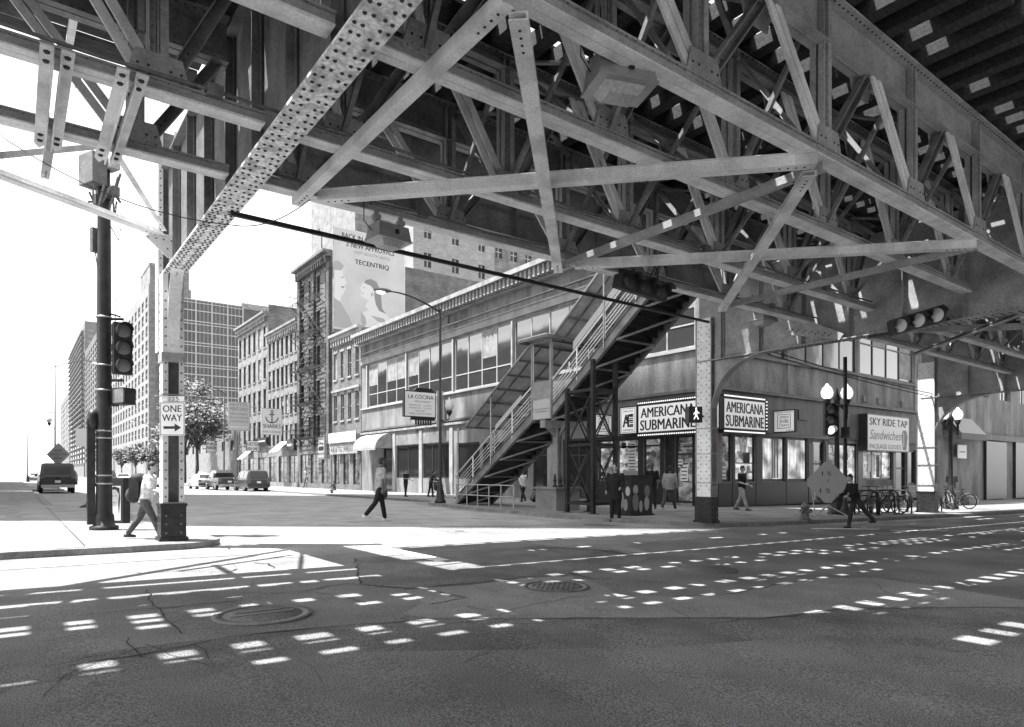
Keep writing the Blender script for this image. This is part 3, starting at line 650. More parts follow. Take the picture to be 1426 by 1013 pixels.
# ---- platforms and side walkway
def platform(x0, x1, y0, y1, z, label, gaps, hole=None):
    t = thing('station_platform', label, 'platform', ((x0+x1)/2, (y0+y1)/2, z), 0, 'station platforms')
    n = int((y1-y0)/.2); 
    mb = MB(wood)
    for i in range(n):
        if i in gaps:
            x = x0
            while x < x1:
                l = random.uniform(.5, 2.2)
                if random.random() < .7: mb.bb((x, y0+.2*i+.004, z), (min(x+l, x1), y0+.2*i+.196, z+.05))
                x += l+random.uniform(.1, .5)
        elif hole and y0+.2*i > hole[2]: mb.bb((x0, y0+.2*i+.004, z), (hole[0], y0+.2*i+.196, z+.05)); mb.bb((hole[1], y0+.2*i+.004, z), (x1, y0+.2*i+.196, z+.05))
        else: mb.bb((x0, y0+.2*i+.004, z), (x1, y0+.2*i+.196, z+.05))
    mb.build('boards', t)
    mb = MB(wood); x = x0+.3
    while x < x1:
        mb.bb((x-.05, y0+.05, z-.22), (x+.05, (hole[2] if hole and hole[0] < x < hole[1] else y1-.05), z-.002)); x += .9
    mb.build('joists', t)
    mb = MB(steel2); mb.bb((x0, y1, z-.3), (x1, y1+.03, z+.1)); mb.bb((x0, y0-.03, z-.3), (x1, y0, z+.1)); mb.build('fascia', t)
    return t
platform(2.7, 45, 9.7, 12.6, CZ+6.25, 'timber station platform high over the far kerb', (6,), (26.0, 28.1, 11.6))
platform(-9, 45, -2.2, 2.4, CZ+6.25, 'timber station platform high over the near side of the road', (3, 5, 9, 12, 15, 19, 21))
mb = MB(wood)
for i in range(3): mb.bb((-9, 9.6+.36*i, CZ+5.7), (2.1, 9.6+.36*i+(.355 if i != 1 else .26), CZ+5.75))
w_ = thing('side_walkway', 'narrow open boarded walkway beside the upper left trusses', 'walkway', (-3, 10, CZ+5.6)); mb.build('boards', w_)
mb = MB(steel); x = -8.5
while x < 2: 
    mb.beam((x, 8.7, CZ+5.4), (x, 10.7, CZ+5.62), .08, .08); mb.beam((x, 8.8, CZ+4.3), (x, 10.5, CZ+5.5), .07, .07); mb.bb((x-.03, 10.62, CZ+5.6), (x+.03, 10.68, CZ+6.7)); x += 2.27
mb.bb((-9, 10.62, CZ+6.6), (2.1, 10.68, CZ+6.66)); mb.bb((-9, 10.63, CZ+6.1), (2.1, 10.67, CZ+6.14)); mb.build('railing', w_)
# rear outer chord lattice of the left bay, pale against the sky

# conduits and junction boxes strapped to the trusses
for (y, z, x0, x1, l) in ((TY[1]-.16, ZB+.13, -8, 15, 'thin conduit clipped along the second truss'), (TY[2]+.15, ZB+.15, 2.5, 15, 'thin conduit clipped along the third truss'), (TY[0]-.14, ZB+.12, 2.5, 29, 'thin conduit clipped along the farthest truss'), (10.25, CZ+5.2, 2.7, 28, 'conduit run along the dark plate girder')):
    mb = MB(steeldk); pts = [V(x0+(x1-x0)*i/24, y+random.uniform(-.01, .01), z-.02*(i % 2)) for i in range(25)]; mb.path(pts, .018, 5)
    for i in range(2, 24, 4): mb.box(pts[i], (.14, .09, .1))
    one(mb, 'conduit', l, 'conduit')
# ================================================================== BUILDINGS
def wallgrid(mb, o, ud, nd, W, H, ops, depth=.15, m=None):
    o = Vector(o); ud = Vector(ud); nd = Vector(nd); up = V(0, 0, 1)
    xs = sorted(set([0, W]+[a for q in ops for a in (q[0], q[1])])); ys = sorted(set([0, H]+[a for q in ops for a in (q[2], q[3])]))
    P = lambda x, y, d=0: o+ud*x+up*y-nd*d
    # merge cells row by row
    for j in range(len(ys)-1):
        ym = (ys[j]+ys[j+1])/2; st = None
        for i in range(len(xs)-1):
            xm = (xs[i]+xs[i+1])/2; hole = any(q[0] < xm < q[1] and q[2] < ym < q[3] for q in ops)
            if not hole and st is None: st = xs[i]
            if hole and st is not None: mb.face([P(st, ys[j]), P(xs[i], ys[j]), P(xs[i], ys[j+1]), P(st, ys[j+1])], m); st = None
        if st is not None: mb.face([P(st, ys[j]), P(W, ys[j]), P(W, ys[j+1]), P(st, ys[j+1])], m)
    for a, b, c, d in [q[:4] for q in ops]:
        for p, q in (((a, c), (b, c)), ((b, c), (b, d)), ((b, d), (a, d)), ((a, d), (a, c))):
            mb.face([P(*p), P(*q), P(*q, depth), P(*p, depth)], m)
def fbox(mb, o, ud, nd, x0, x1, y0, y1, d0, d1, m=None):
    o = Vector(o); ud = Vector(ud); nd = Vector(nd); up = V(0, 0, 1)
    vs = [o+ud*x+up*y+nd*d for x in (x0, x1) for y in (y0, y1) for d in (d0, d1)]
    mb.add(vs, [(0, 1, 3, 2), (4, 6, 7, 5), (0, 4, 5, 1), (2, 3, 7, 6), (0, 2, 6, 4), (1, 5, 7, 3)], m)
def window(t, o, ud, nd, q, dep=.12, nx=1, ny=1, fm=None, gm=None, fw=.06, split=None, bl=0, name='window'):
    x0, x1, y0, y1 = q; f = MB(fm)
    fbox(f, o, ud, nd, x0, x1, y0, y0+fw, -dep, -dep+.06); fbox(f, o, ud, nd, x0, x1, y1-fw, y1, -dep, -dep+.06)
    fbox(f, o, ud, nd, x0, x0+fw, y0+fw, y1-fw, -dep, -dep+.06); fbox(f, o, ud, nd, x1-fw, x1, y0+fw, y1-fw, -dep, -dep+.06)
    for i in range(1, nx):
        x = x0+(x1-x0)*i/nx; fbox(f, o, ud, nd, x-fw*.45, x+fw*.45, y0+fw, y1-fw, -dep, -dep+.055)
    hs = split if split is not None else [j/ny for j in range(1, ny)]
    for h in hs:
        y = y0+(y1-y0)*h; fbox(f, o, ud, nd, x0+fw, x1-fw, y-fw*.4, y+fw*.4, -dep, -dep+.05)
    w_ = f.build(name, t)
    g = MB(gm); P = lambda x, y, d: Vector(o)+Vector(ud)*x+V(0, 0, y)+Vector(nd)*d
    for i in range(nx):
        a = x0+(x1-x0)*i/nx; b = x0+(x1-x0)*(i+1)/nx; k = random.uniform(-.02, .02)
        g.face([P(a, y0, -dep+.02+k), P(b, y0, -dep+.02-k), P(b, y1, -dep+.02-k), P(a, y1, -dep+.02+k)])
    g.build('pane', w_)
    if bl:
        b = MB(blind)
        for i in range(nx):
            if random.random() < bl:
                a = x0+(x1-x0)*i/nx+fw; c = x0+(x1-x0)*(i+1)/nx-fw; yy = y1-(y1-y0)*random.choice([.3, .5, .5, .95]); fbox(b, o, ud, nd, a, c, yy, y1-fw, -dep+.0285, -dep+.036)
        if b.f: b.build('blind', w_)
    return w_
mX = (-1, 0, 0); mY = (0, -1, 0)
XF = 24.9; YC = 18.2; ZG = gz(24.9)+.11
def uY(u, X=XF): d = ray(u, 600); return X*d.y/d.x
def uX(u, Y=YC): d = ray(u, 600); return Y*d.x/d.y
YE = 55.8; XE = 45.0; H = 13.75
# glow of the lit shops
glowA = shopglow('lit_shop_bright', .30, .2, 2.6); glowB = shopglow('lit_shop_dim', .22, .1, 3.2); glowC = shopglow('lit_shop_low', .09, .05, 3.6); glowD = shopglow('pale_curtain', .26, .35, 1.6, 1, True)
cb = thing('corner_building', 'long two storey stucco corner building with sandwich shop and bar below and bracketed cornice', 'building', (XF, YC, ZG))
# --- west face, towards the side street; x runs from the far end (0) to the corner
oW = V(XF, YE, ZG); uW = V(0, -1, 0); LW = YE-YC
oS = V(XF, YC, ZG); uS = V(1, 0, 0); LS = XE-XF
wx = lambda u: YE-uY(u)
bays = [54.6, 47.3, 40.3, 33.3, 26.3, 19.3]
zs = 7.05-ZG; zh = 10.75-ZG
upW = []; up_nx = []
for a, b in zip(bays, bays[1:]): upW.append((YE-a+.12, YE-b-.12, zs, zh)); up_nx.append(4)
sf = []     # street level openings, west
def shop(u0, u1, z0, z1): return (wx(u0), wx(u1), z0-ZG, z1-ZG)
shW = [shop(534, 546, -.1, 3.5), shop(552, 583.5, .93, 3.5), shop(589, 626, .93, 3.5), shop(636, 668, .9, 3.4), shop(672, 735, .9, 3.3), shop(742, 762, -.1, 3.3), shop(783, 829, -.1, 3.2), shop(833, 889, .95, 3.05), shop(896, 920, .95, 3.05), shop(925, 937, -.1, 3.05), shop(940, 965, -.1, 3.05), shop(968, 984, .95, 3.05)]
mb = MB(stucco); wallgrid(mb, oW, uW, mX, LW, H-.95, upW+shW, .16)
sx = lambda u: uX(u)-XF
bS = [0.4, 5.6, 12.6, 19.7]
upS = [(a+.2, b-.2, 6.8-ZG, 10.5-ZG) for a, b in zip(bS, bS[1:])]
shS = [(sx(1006), sx(1019), .9-ZG, 3.05-ZG), (sx(1023), sx(1052), .9-ZG, 3.05-ZG), (sx(1061), sx(1094), .9-ZG, 3.05-ZG), (sx(1096), sx(1125), .9-ZG, 3.05-ZG), (sx(1132), sx(1149), 0, 3.0-ZG), (sx(1153), sx(1194), .6-ZG, 2.9-ZG), (sx(1201), sx(1243), .9-ZG, 2.6-ZG), (sx(1247), sx(1262), 0, 2.7-ZG), (sx(1264), sx(1276), .6-ZG, 2.7-ZG)]
wallgrid(mb, oS, uS, mY, LS, H-.95, upS+shS, .16)
mb.face([V(XF, YE, ZG+H-.95), V(XF, YC, ZG+H-.95), V(XE, YC, ZG+H-.95), V(XE, YE, ZG+H-.95)], steeldk); mb.face([V(XE, YC, ZG), V(XE, YE, ZG), V(XE, YE, ZG+H-.95), V(XE, YC, ZG+H-.95)]); mb.face([V(XF, YE, ZG), V(XE, YE, ZG), V(XE, YE, ZG+H-.95), V(XF, YE, ZG+H-.95)])
mb.build('wall', cb)
# dark lower wall cladding
mb = MB(darkw)
for a, b in ((829, 895), (895, 924), (966, 999)): fbox(mb, oW, uW, mX, wx(a), wx(b) if b < 999 else LW, 0, .95-ZG-.08, .002, .03)
for a, b in ((1000, 1130), (1151, 1245), (1263, 1276)): fbox(mb, oS, uS, mY, max(sx(a), 0), sx(b), 0, .9-ZG-.06 if a < 1140 else .55-ZG, .002, .03)
mb.build('base_cladding', cb)
mb = MB(darkw)
for a, b in zip(shW[6:-1], shW[7:]): fbox(mb, oW, uW, mX, a[1]+.01, b[0]-.01, .02, 3.1-ZG, .031, .05)
fbox(mb, oW, uW, mX, shW[6][0], LW, 3.06-ZG, 3.19-ZG, .061, .09)
for a, b in zip(shS[:-1], shS[1:]): fbox(mb, oS, uS, mY, a[1]+.01, b[0]-.01, .02, 3.02-ZG if a[1] < 6 else 2.8-ZG, .031, .045)
fbox(mb, oS, uS, mY, 0, shS[5][0], 3.06-ZG, 3.19-ZG, .061, .09)
mb.build('shopfront_piers', cb)
mb = MB(panelm)     # fascia over the shops
fbox(mb, oW, uW, mX, wx(770), LW, 3.12-ZG, 4.95-ZG, .002, .06); mb.build('shop_fascia', cb); mb = MB(panelm); fbox(mb, oS, uS, mY, 0, LS-.2, 3.12-ZG, 4.95-ZG, .002, .06); mb.build('shop_fascia', cb); mb = MB(panelm)
fbox(mb, oW, uW, mX, wx(545), wx(632), 3.56-ZG, 4.5-ZG, .002, .03, stucco)
mb.build('shop_fascia', cb)
mb = MB(stucco2)    # bright string course under the cornice, sill courses, pilasters
fbox(mb, oW, uW, mX, 0, LW-.0, 10.9-ZG, 11.35-ZG, .002, .10); fbox(mb, oW, uW, mX, 0, LW, 11.35-ZG, 11.45-ZG, .002, .16)
fbox(mb, oW, uW, mX, 0, LW, zs-.14, zs-.02, .002, .12, frame_lt); fbox(mb, oS, uS, mY, 0, LS, 6.8-.16-ZG, 6.8-.02-ZG, .002, .12, panelm); fbox(mb, oS, uS, mY, 0, LS, 10.6-ZG, 11.2-ZG, .002, .1, stucco)
fbox(mb, oW, uW, mX, 0, wx(760), 4.72-ZG, 4.9-ZG, .002, .16, steel2); fbox(mb, oW, uW, mX, 0, LW, 4.98-ZG, 5.12-ZG, .002, .2, panelm); fbox(mb, oS, uS, mY, 0, LS, 4.98-ZG, 5.12-ZG, .002, .2, panelm)
for b in bays[:-1]: fbox(mb, oW, uW, mX, YE-b-.07, YE-b+.07, zs, zh, .002, .09, frame_lt if b > 40 else steel2)  # piers of the shaded bays are darker: shade put into their colour
for b in bS[1:]: fbox(mb, oS, uS, mY, b-.1, b+.1, 5.13-ZG, 10.5-ZG, .002, .07, stucco)
for u in (549.5, 586.5, 629): fbox(mb, oW, uW, mX, wx(u)-.22, wx(u)+.22, 0, 4.6-ZG, .002, .08)
mb.build('trim', cb)
for i, q in enumerate(upW):
    window(cb, oW, uW, mX, q, .13, 4, 1, frame_lt if i < 3 else steel2, glass, .09, [.3], .3 if i < 2 else .2)  # frames in the shaded bays carry the shade as a darker tone
for q in upS: window(cb, oS, uS, mY, q, .13, 4, 1, frame_dk, glass, .10, [.48], .15)
gms = [dimglass, dimglass, dimglass, dimglass, dimglass, dimglass, dimglass, glowB, glowC, dimglass, glowC, glowC]
for i, (q, gm) in enumerate(zip(shW, gms)):
    door = i in (0, 5, 6, 9, 10)
    window(cb, oW, uW, mX, q, .14, {1: 2, 2: 3, 4: 3, 7: 2, 6: 2}.get(i, 1), 1, frame_dk, gm, .11, [.72] if door else ([.8] if i > 6 else []), 0, 'door' if door else 'shop_window')
gms = [glowC, glowA, glowD, glowD, dimglass, glowB, glowB, dimglass, dimglass]
for i, (q, gm) in enumerate(zip(shS, gms)):
    window(cb, oS, uS, mY, q, .14, {5: 3, 6: 3, 1: 1}.get(i, 1), 1, frame_dk, gm, .11, [.62] if i in (4, 7) else [], 0, 'door' if i in (4, 7) else 'shop_window')
# things in the shop windows: posters, menu board, notices
def poster(u, z, w_, h, side='S', m=None, d=.0, k=0):
    o, ud, nd = (oS, uS, mY) if side == 'S' else (oW, uW, mX); x = sx(u) if side == 'S' else wx(u)
    mb = MB(m or signw)
    fbox(mb, o, ud, nd, x-w_/2, x+w_/2, z-h/2-ZG, z+h/2-ZG, -.10+d, -.09+d, m or signw)
    for j in range(k): fbox(mb, o, ud, nd, x-w_*.38, x+w_*.38, z-h/2+h*(j+.6)/(k+.4)-ZG-.02, z-h/2+h*(j+.6)/(k+.4)-ZG+.03, -.0898+d, -.086+d, ink)
    mb.build('poster', cb)
poster(878, 2.1, .55, 1.5, 'W', inkl, 0, 9); poster(945, 1.75, .32, .35, 'W', signw, 0, 2); poster(951, 1.3, .42, .75, 'W', signw, 0, 4); poster(880, 1.15, 1.3, .5, 'W', inkg, .012, 0); poster(867, 2.7, .3, .3, 'W', ink, 0, 0)
poster(958, 2.55, 1.0, .3, 'W', inkl, 0, 1); poster(1011, 1.3, .25, .6, 'S', signw, 0, 3); poster(1014, 2.0, .25, .35, 'S', inkg, 0, 0); poster(1042, 2.0, .5, .5, 'S', ink, 0, 0); poster(1040, 1.75, 1.4, .05, 'S', ink, .012, 0)
for u in (1078, 1081, 1085): poster(u, 2.0, .14, 1.9, 'S', inkg, 0, 0)
poster(1142, 1.9, .5, .06, 'S', inkl, 0, 0); poster(1180, 2.2, .5, .4, 'S', inkg, 0, 0); poster(1225, 1.7, .4, 1.3, 'S', ink, 0, 0); poster(1216, 1.9, .9, 1.0, 'S', signw, .003, 0)
mb = MB(inkl); mb.text('W', oS+uS*sx(1037)+V(0, -.0-.002+.08, 2.55-ZG), (1, 0, 0), (0, 0, 1), .85, .7, inkl, .0)
mb.text('SKY RIDE', oS+uS*sx(1217)+V(0, .05, 2.4-ZG), (1, 0, 0), (0, 0, 1), .3, 2.2, signw, .0)
mb.text('NO CREDIT', oW+uW*wx(953)+V(.05, 0, 2.55-ZG), (0, -1, 0), (0, 0, 1), .18, .8, ink, .0)
mb.build('window_lettering', cb)
# cornice with brackets
mb = MB(steel2)
for o, ud, nd, L_ in ((oW, uW, mX, LW), (oS, uS, mY, LS)):
    fbox(mb, o, ud, nd, -.3 if nd == mX else 0, L_+(.9 if nd == mX else 0), H-.28, H, -.3, .95); fbox(mb, o, ud, nd, -.2 if nd == mX else 0, L_, H-.95, H-.86, .002, .35); fbox(mb, o, ud, nd, 0, L_, H-1.7, H-1.62, .003, .1)
    k = int(L_/.42)
    for i in range(k): x = (i+.5)*L_/k; fbox(mb, o, ud, nd, x-.09, x+.09, H-.85, H-.285, .003, .78); 
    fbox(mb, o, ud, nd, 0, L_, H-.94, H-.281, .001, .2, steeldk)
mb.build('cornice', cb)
mb = MB(stucco2); fbox(mb, oW, uW, mX, 0, LW, H+.001, H+.2, -.3, -.05); fbox(mb, oS, uS, mY, 0, LS, H+.001, H+.2, -.3, -.05); mb.build('parapet', cb)
mb = MB(steeldk); fbox(mb, oW, uW, mX, wx(625)-.04, wx(625)+.04, 12.0-ZG, 13.0-ZG, .002, .12); fbox(mb, oS, uS, mY, sx(1117)-.5, sx(1117)+.4, 3.95-ZG, 4.45-ZG, .061, .12, darkw)
for u in (1202, 1222, 1255): fbox(mb, oS, uS, mY, sx(u)-.12, sx(u)+.12, 5.3-ZG, 5.6-ZG, .002, .1)
mb.build('vents', cb)
# canopy over the far shop door: barrel awning
c = onX(529, 612, XF); aw = thing('barrel_awning', 'pale rounded barrel awning over the doorway at the far end of the corner building', 'awning', V(XF, uY(529), 3.3))
mb = MB(stucco2); y0, y1 = uY(514), uY(546); n = 8
P = [V(XF-.005-1.5*math.sin(a), 0, 3.35+1.25*math.cos(a)) for a in [math.pi/2*i/n for i in range(n+1)]]
mb.add([p+V(0, y0, 0) for p in P]+[p+V(0, y1, 0) for p in P], [(i, i+1, n+2+i, n+1+i) for i in range(n)]); mb.face([p+V(0, y1, 0) for p in P]+[V(XF, y1, 3.35)], steel2); mb.face([p+V(0, y0, 0) for p in P]+[V(XF, y0, 3.35)]); mb.bb((XF-1.5, y1, 3.2), (XF-1.48, y0, 3.36))
mb.build('canopy', aw)
# ---- generic street front along X = XF
def front(name, label, ya, yb, ztop, wallm, floors, cols, zfirst, fh, wh, ww, framem, gm, corn=.5, cornm=None, X=XF, depthX=20, arch=False, shopm=None, sill=True, zbase=None, frameW=.06, sideops=None, bl=.3, shopz=3.3, split=[.5], cat='building'):
    zb = (gz(X)+.11) if zbase is None else zbase
    t = thing(name, label, cat, (X, ya, zb)); o = V(X, yb, zb); W = yb-ya; ops = []
    for f in range(floors):
        for c in range(cols):
            xc = W*(c+.5)/cols; z0 = zfirst+f*fh-zb; ops.append((xc-ww/2, xc+ww/2, z0, z0+wh))
    shop_ops = []
    if shopm: shop_ops = [(.4+W*i/3+.1, W*(i+1)/3-.3, .5, shopz-zb) for i in range(3)]
    mb = MB(wallm); wallgrid(mb, o, (0, -1, 0), mX, W, ztop-zb, ops+shop_ops, .2)
    so = sideops or []
    wallgrid(mb, V(X, ya, zb), (1, 0, 0), mY, depthX, ztop-zb, so, .15)
    mb.face([V(X, ya, ztop), V(X, yb, ztop), V(X+depthX, yb, ztop), V(X+depthX, ya, ztop)], steeldk); mb.face([V(X+depthX, ya, zb), V(X+depthX, yb, zb), V(X+depthX, yb, ztop), V(X+depthX, ya, ztop)]); mb.face([V(X, yb, zb), V(X+depthX, yb, zb), V(X+depthX, yb, ztop), V(X, yb, ztop)])
    mb.build('wall', t)
    for q in ops:
        w_ = window(t, o, (0, -1, 0), mX, q, .17, 1, 1, framem, gm, frameW, split, bl)
        if sill:
            sm = MB(cornm or wallm); fbox(sm, o, (0, -1, 0), mX, q[0]-.1, q[1]+.1, q[2]-.16, q[2]-.01, .002, .09); fbox(sm, o, (0, -1, 0), mX, q[0]-.12, q[1]+.12, q[3]+.01, q[3]+.25, .002, .06); sm.build('sill', w_)
    for q in so: window(t, V(X, ya, zb), (1, 0, 0), mY, q, .12, 1, 1, framem, gm, frameW, split, bl)
    for q in shop_ops: window(t, o, (0, -1, 0), mX, q, .17, 2, 1, frame_dk, shopm, .08, [.75], 0, 'shop_window')
    mb = MB(cornm or wallm)
    if corn: 
        fbox(mb, o, (0, -1, 0), mX, -.05, W+.05, ztop-zb-.45, ztop-zb-.1, .002, corn*.5); fbox(mb, o, (0, -1, 0), mX, -.05, W+.05, ztop-zb-.1, ztop-zb+.15, -.2, corn)
        for i in range(int(W/.6)): fbox(mb, o, (0, -1, 0), mX, .2+.6*i, .42+.6*i, ztop-zb-1.0, ztop-zb-.46, .002, corn*.55)
    if mb.f: mb.build('cornice', t)
    return t, o
brk = brick('grey_brick', .10, .17, .2, 1.6); brkd = brick('dark_brick', .05, .13, .15, 1.6); brkp = brick('pale_brick', .26, .36, .3, 2.5, stain=.12); brkm = brick('mid_brick', .12, .20, .3, 2.5)
terra = mott('terracotta_white', .16, .28, 1.2, .7, bump=.1); towm = mott('tower_concrete', .15, .21, .3, .8, bump=0); towd = mott('tower_concrete_grey', .09, .14, .3, .8, bump=0)
t, o = front('shop_building', 'three storey brick building with the wireless shop beside the corner building', YE+.15, 62.7, 14.45, brk, 2, 4, 6.3, 4.0, 2.5, .75, frame_lt, glass, .45, stucco2, shopm=glowC)
mb = MB(stucco2); fbox(mb, o, (0, -1, 0), mX, .05, 6.6, 3.95, 5.1, .002, .3); fbox(mb, o, (0, -1, 0), mX, .05, 6.6, 9.3, 9.5, .003, .15)
mb.build('sign_band', t)
t, o = front('brick_tenement', 'tall dark brick building with arched windows behind a black fire escape', 62.9, 72.2, 23.0, brk, 5, 4, 4.9, 3.55, 2.3, .9, frame_dk, glass, .9, steeldk, depthX=19.6, bl=.15, shopm=glowC)
mb = MB(brkd); mb.bb((XF-.25, 63.0, 4.2), (XF-.002, 63.7, 22)); mb.bb((XF-.25, 67.1, 4.2), (XF-.002, 67.9, 22)); mb.bb((XF-.25, 71.3, 4.2), (XF-.002, 72.1, 22)); mb.build('piers', t)
fe = thing('fire_escape', 'black iron fire escape zigzagging down the dark brick front', 'fire escape', (XF-.9, 67, 4))
mb = MB(black)
for k in range(5):
    z = 4.9+3.55*k
    for i in range(7): mb.bb((XF-1.3+.17*i, 64.2, z), (XF-1.25+.17*i, 71.4, z+.05))
    for zz in (.5, 1.0): mb.tube((XF-1.32, 64.2, z+zz), (XF-1.32, 71.4, z+zz), .03, 5); mb.tube((XF-1.32, 64.2, z+zz), (XF-.26, 64.2, z+zz), .03, 5); mb.tube((XF-1.32, 71.4, z+zz), (XF-.26, 71.4, z+zz), .03, 5)
    for i in range(15): y = 64.2+.514*i; mb.tube((XF-1.32, y, z), (XF-1.32, y, z+1), .018, 4)
    for y in (64.3, 66.6, 69, 71.3): mb.beam((XF-1.3, y, z), (XF-.26, y, z-.8), .05, .05)
    if k: 
        for dy in (0, .6): pass
        a, b = (65, 70) if k % 2 else (70, 65)
        for dx in (.35, .95): mb.beam((XF-dx, a, z), (XF-dx, b, z-3.55), .05, .14)
        for i in range(14): p = V(XF-.65, a, z).lerp(V(XF-.65, b, z-3.55), i/14); mb.box(p, (.6, .14, .02))
        mb.tube((XF-1.0, a, z+.9), (XF-1.0, b, z-2.65), .025, 5)
mb.build('platforms_and_stairs', fe)
mb = MB(black); mb.tube((XF-.7, 63.6, 22), (XF-.7, 63.6, 24.6), .05, 6); mb.path([(XF-.7, 63.6, 24.6), (XF-1.0, 63.6, 25.2), (XF-1.3, 63.6, 24.8)], .05); mb.build('roof_hook', fe)
t, o = front('white_commercial_building', 'pale four storey building right of the taller pale one, with rows of windows', 72.3, 83.3, 18.1, terra, 4, 7, 4.6, 3.4, 2.2, .95, frame_dk, glass, .4, terra, bl=.2, shopm=glowC)
t, o = front('terracotta_building', 'tallest pale building of the row with projecting cornice and brick side wall', 83.4, 96.8, 21.0, terra, 4, 6, 5.2, 3.9, 2.6, 1.1, frame_dk, glass, .6, terra, bl=.2, shopm=glowC)
mb = MB(brkm); mb.bb((XF+.05, 83.2, 18.3), (XF+19, 83.38, 22)); mb.build('side_wall', t)
# low parking building, far lot
t, o = front('parking_building', 'low white garage building behind the street tree', 97.2, 138, 8.2, terra, 1, 8, 4.6, 3, 1.4, 2.0, frame_dk, glass2, 0, None, bl=0, sill=False, depthX=14)
# billboard
bb = thing('billboard', 'huge wall billboard with two pale faces and a medicine slogan on the tall brick side', 'billboard', V(XF+4, 62.7, 15.5))
Yb = 62.62; xa, xb = XF+.1, 32.7; za, zb_ = 15.4, 25.4
mb = MB(signw); mb.bb((xa, Yb-.15, za), (xb, Yb, zb_)); mb.bb((xa-.1, Yb-.2, za-.35), (xb+.1, Yb+.02, za-.002), steeldk); mb.bb((xa-.08, Yb-.18, za), (xa-.002, Yb+.02, zb_), steel2); mb.build('panel', bb)
adm = mott('billboard_print', .5, .62, .25, .7, bump=0); mb = MB(adm); mb.bb((xa+.05, Yb-.158, za+.05), (xb-.05, Yb-.1501, zb_-.05)); mb.build('print', bb)
W_ = xb-xa; pX = lambda f: xa+W_*f; pZ = lambda f: za+(zb_-za)*f
mb = MB(inkg); yy = Yb-.159; xd = (1, 0, 0); zd = (0, 0, 1)
mb.text('BACK IN CHICAGO', V(pX(.43), yy, pZ(.93)), xd, zd, .52, 5.0, ink, .004, 0, .02); mb.text('3 NEW APPROVALS', V(pX(.50), yy, pZ(.855)), xd, zd, .55, 5.2, ink, .004, 0, .02); mb.text('VISIT BOOTH #602S', V(pX(.52), yy, pZ(.785)), xd, zd, .34, 3.9, inkg); mb.text('TECENTRIQ', V(pX(.52), yy, pZ(.69)), xd, zd, .55, 3.7, ink, .004, 0, .03); mb.text('atezolizumab injection', V(pX(.52), yy, pZ(.635)), xd, zd, .2, 3.0, MATS['sign_light_grey'])
mb.build('lettering', bb)
pg = flat('print_grey', .4, .7); pg2 = flat('print_mid', .26, .7); pg3 = flat('print_pale', .7, .7)
def blob(mb, pts, d, m):
    mb.face([V(pX(a), Yb-.16-d, pZ(b)) for a, b in pts], m)
mb = MB(pg)
# two faces in profile: an older woman looking up to the left, and a face cut by the left edge
blob(mb, [(.36, .10), (.40, .2), (.52, .26), (.66, .25), (.78, .18), (.86, .08), (.88, .01), (.34, .01)], .001, pg3)
blob(mb, [(.42, .26), (.46, .33), (.37, .355), (.355, .38), (.375, .40), (.36, .425), (.345, .44), (.37, .46), (.38, .49), (.42, .525), (.5, .54), (.58, .50), (.6, .42), (.58, .34), (.6, .25), (.52, .21)], .002, pg3)
blob(mb, [(.40, .5), (.43, .53), (.5, .55), (.58, .53), (.64, .45), (.65, .36), (.66, .27), (.72, .22), (.62, .24), (.57, .30), (.55, .38), (.55, .44), (.5, .48), (.44, .49)], .003, pg2)
blob(mb, [(.385, .445), (.42, .455), (.42, .445)], .003, pg2); blob(mb, [(.375, .395), (.41, .39), (.378, .385)], .003, pg2); blob(mb, [(.5, .40), (.53, .42), (.54, .39), (.51, .37)], .004, pg)
blob(mb, [(.36, .1), (.36, .2), (.42, .16), (.44, .1), (.4, .05)], .003, pg); blob(mb, [(.5, .18), (.68, .17), (.74, .12), (.6, .13)], .004, pg)
blob(mb, [(.0, .10), (.0, .62), (.06, .63), (.11, .6), (.12, .54), (.15, .50), (.17, .46), (.14, .44), (.15, .41), (.13, .36), (.1, .33), (.08, .27), (.2, .16), (.26, .02), (0, .02)], .001, pg3)
blob(mb, [(0, .57), (0, .66), (.06, .67), (.13, .63), (.1, .58)], .002, pg); blob(mb, [(.08, .515), (.13, .52), (.12, .505)], .002, pg2); blob(mb, [(.08, .42), (.14, .43), (.12, .405)], .002, pg2); blob(mb, [(0, .02), (0, .3), (.08, .27), (.2, .15), (.26, .02)], .002, pg)
mb.build('printed_faces', bb)
# tall pale building in the background and its brick neighbour
def block(name, label, x0, x1, y0, y1, z1, wm, cat='building', fl=None, gm=None, west=None, z0=-1.6):
    t = thing(name, label, cat, ((x0+x1)/2, y0, z0)); opsS = []; opsW = []
    if fl:   # (cols, rows, zstart, fh, wh, ww)
        c, r, zs_, fh, wh, ww = fl; W = x1-x0
        opsS = [(W*(i+.5)/c-ww/2, W*(i+.5)/c+ww/2, zs_+fh*j-z0, zs_+fh*j+wh-z0) for i in range(c) for j in range(r)]
    if west:
        c, r, zs_, fh, wh, ww = west; W = y1-y0
        opsW = [(W*(i+.5)/c-ww/2, W*(i+.5)/c+ww/2, zs_+fh*j-z0, zs_+fh*j+wh-z0) for i in range(c) for j in range(r)]
    mb = MB(wm); wallgrid(mb, V(x0, y0, z0), (1, 0, 0), mY, x1-x0, z1-z0, opsS, .3); wallgrid(mb, V(x0, y1, z0), (0, -1, 0), mX, y1-y0, z1-z0, opsW, .35)
    mb.face([V(x0, y0, z1), V(x1, y0, z1), V(x1, y1, z1), V(x0, y1, z1)]); mb.face([V(x1, y0, z0), V(x1, y1, z0), V(x1, y1, z1), V(x1, y0, z1)]); mb.face([V(x0, y1, z0), V(x1, y1, z0), V(x1, y1, z1), V(x0, y1, z1)])
    mb.build('wall', t)
    return t, opsS, opsW
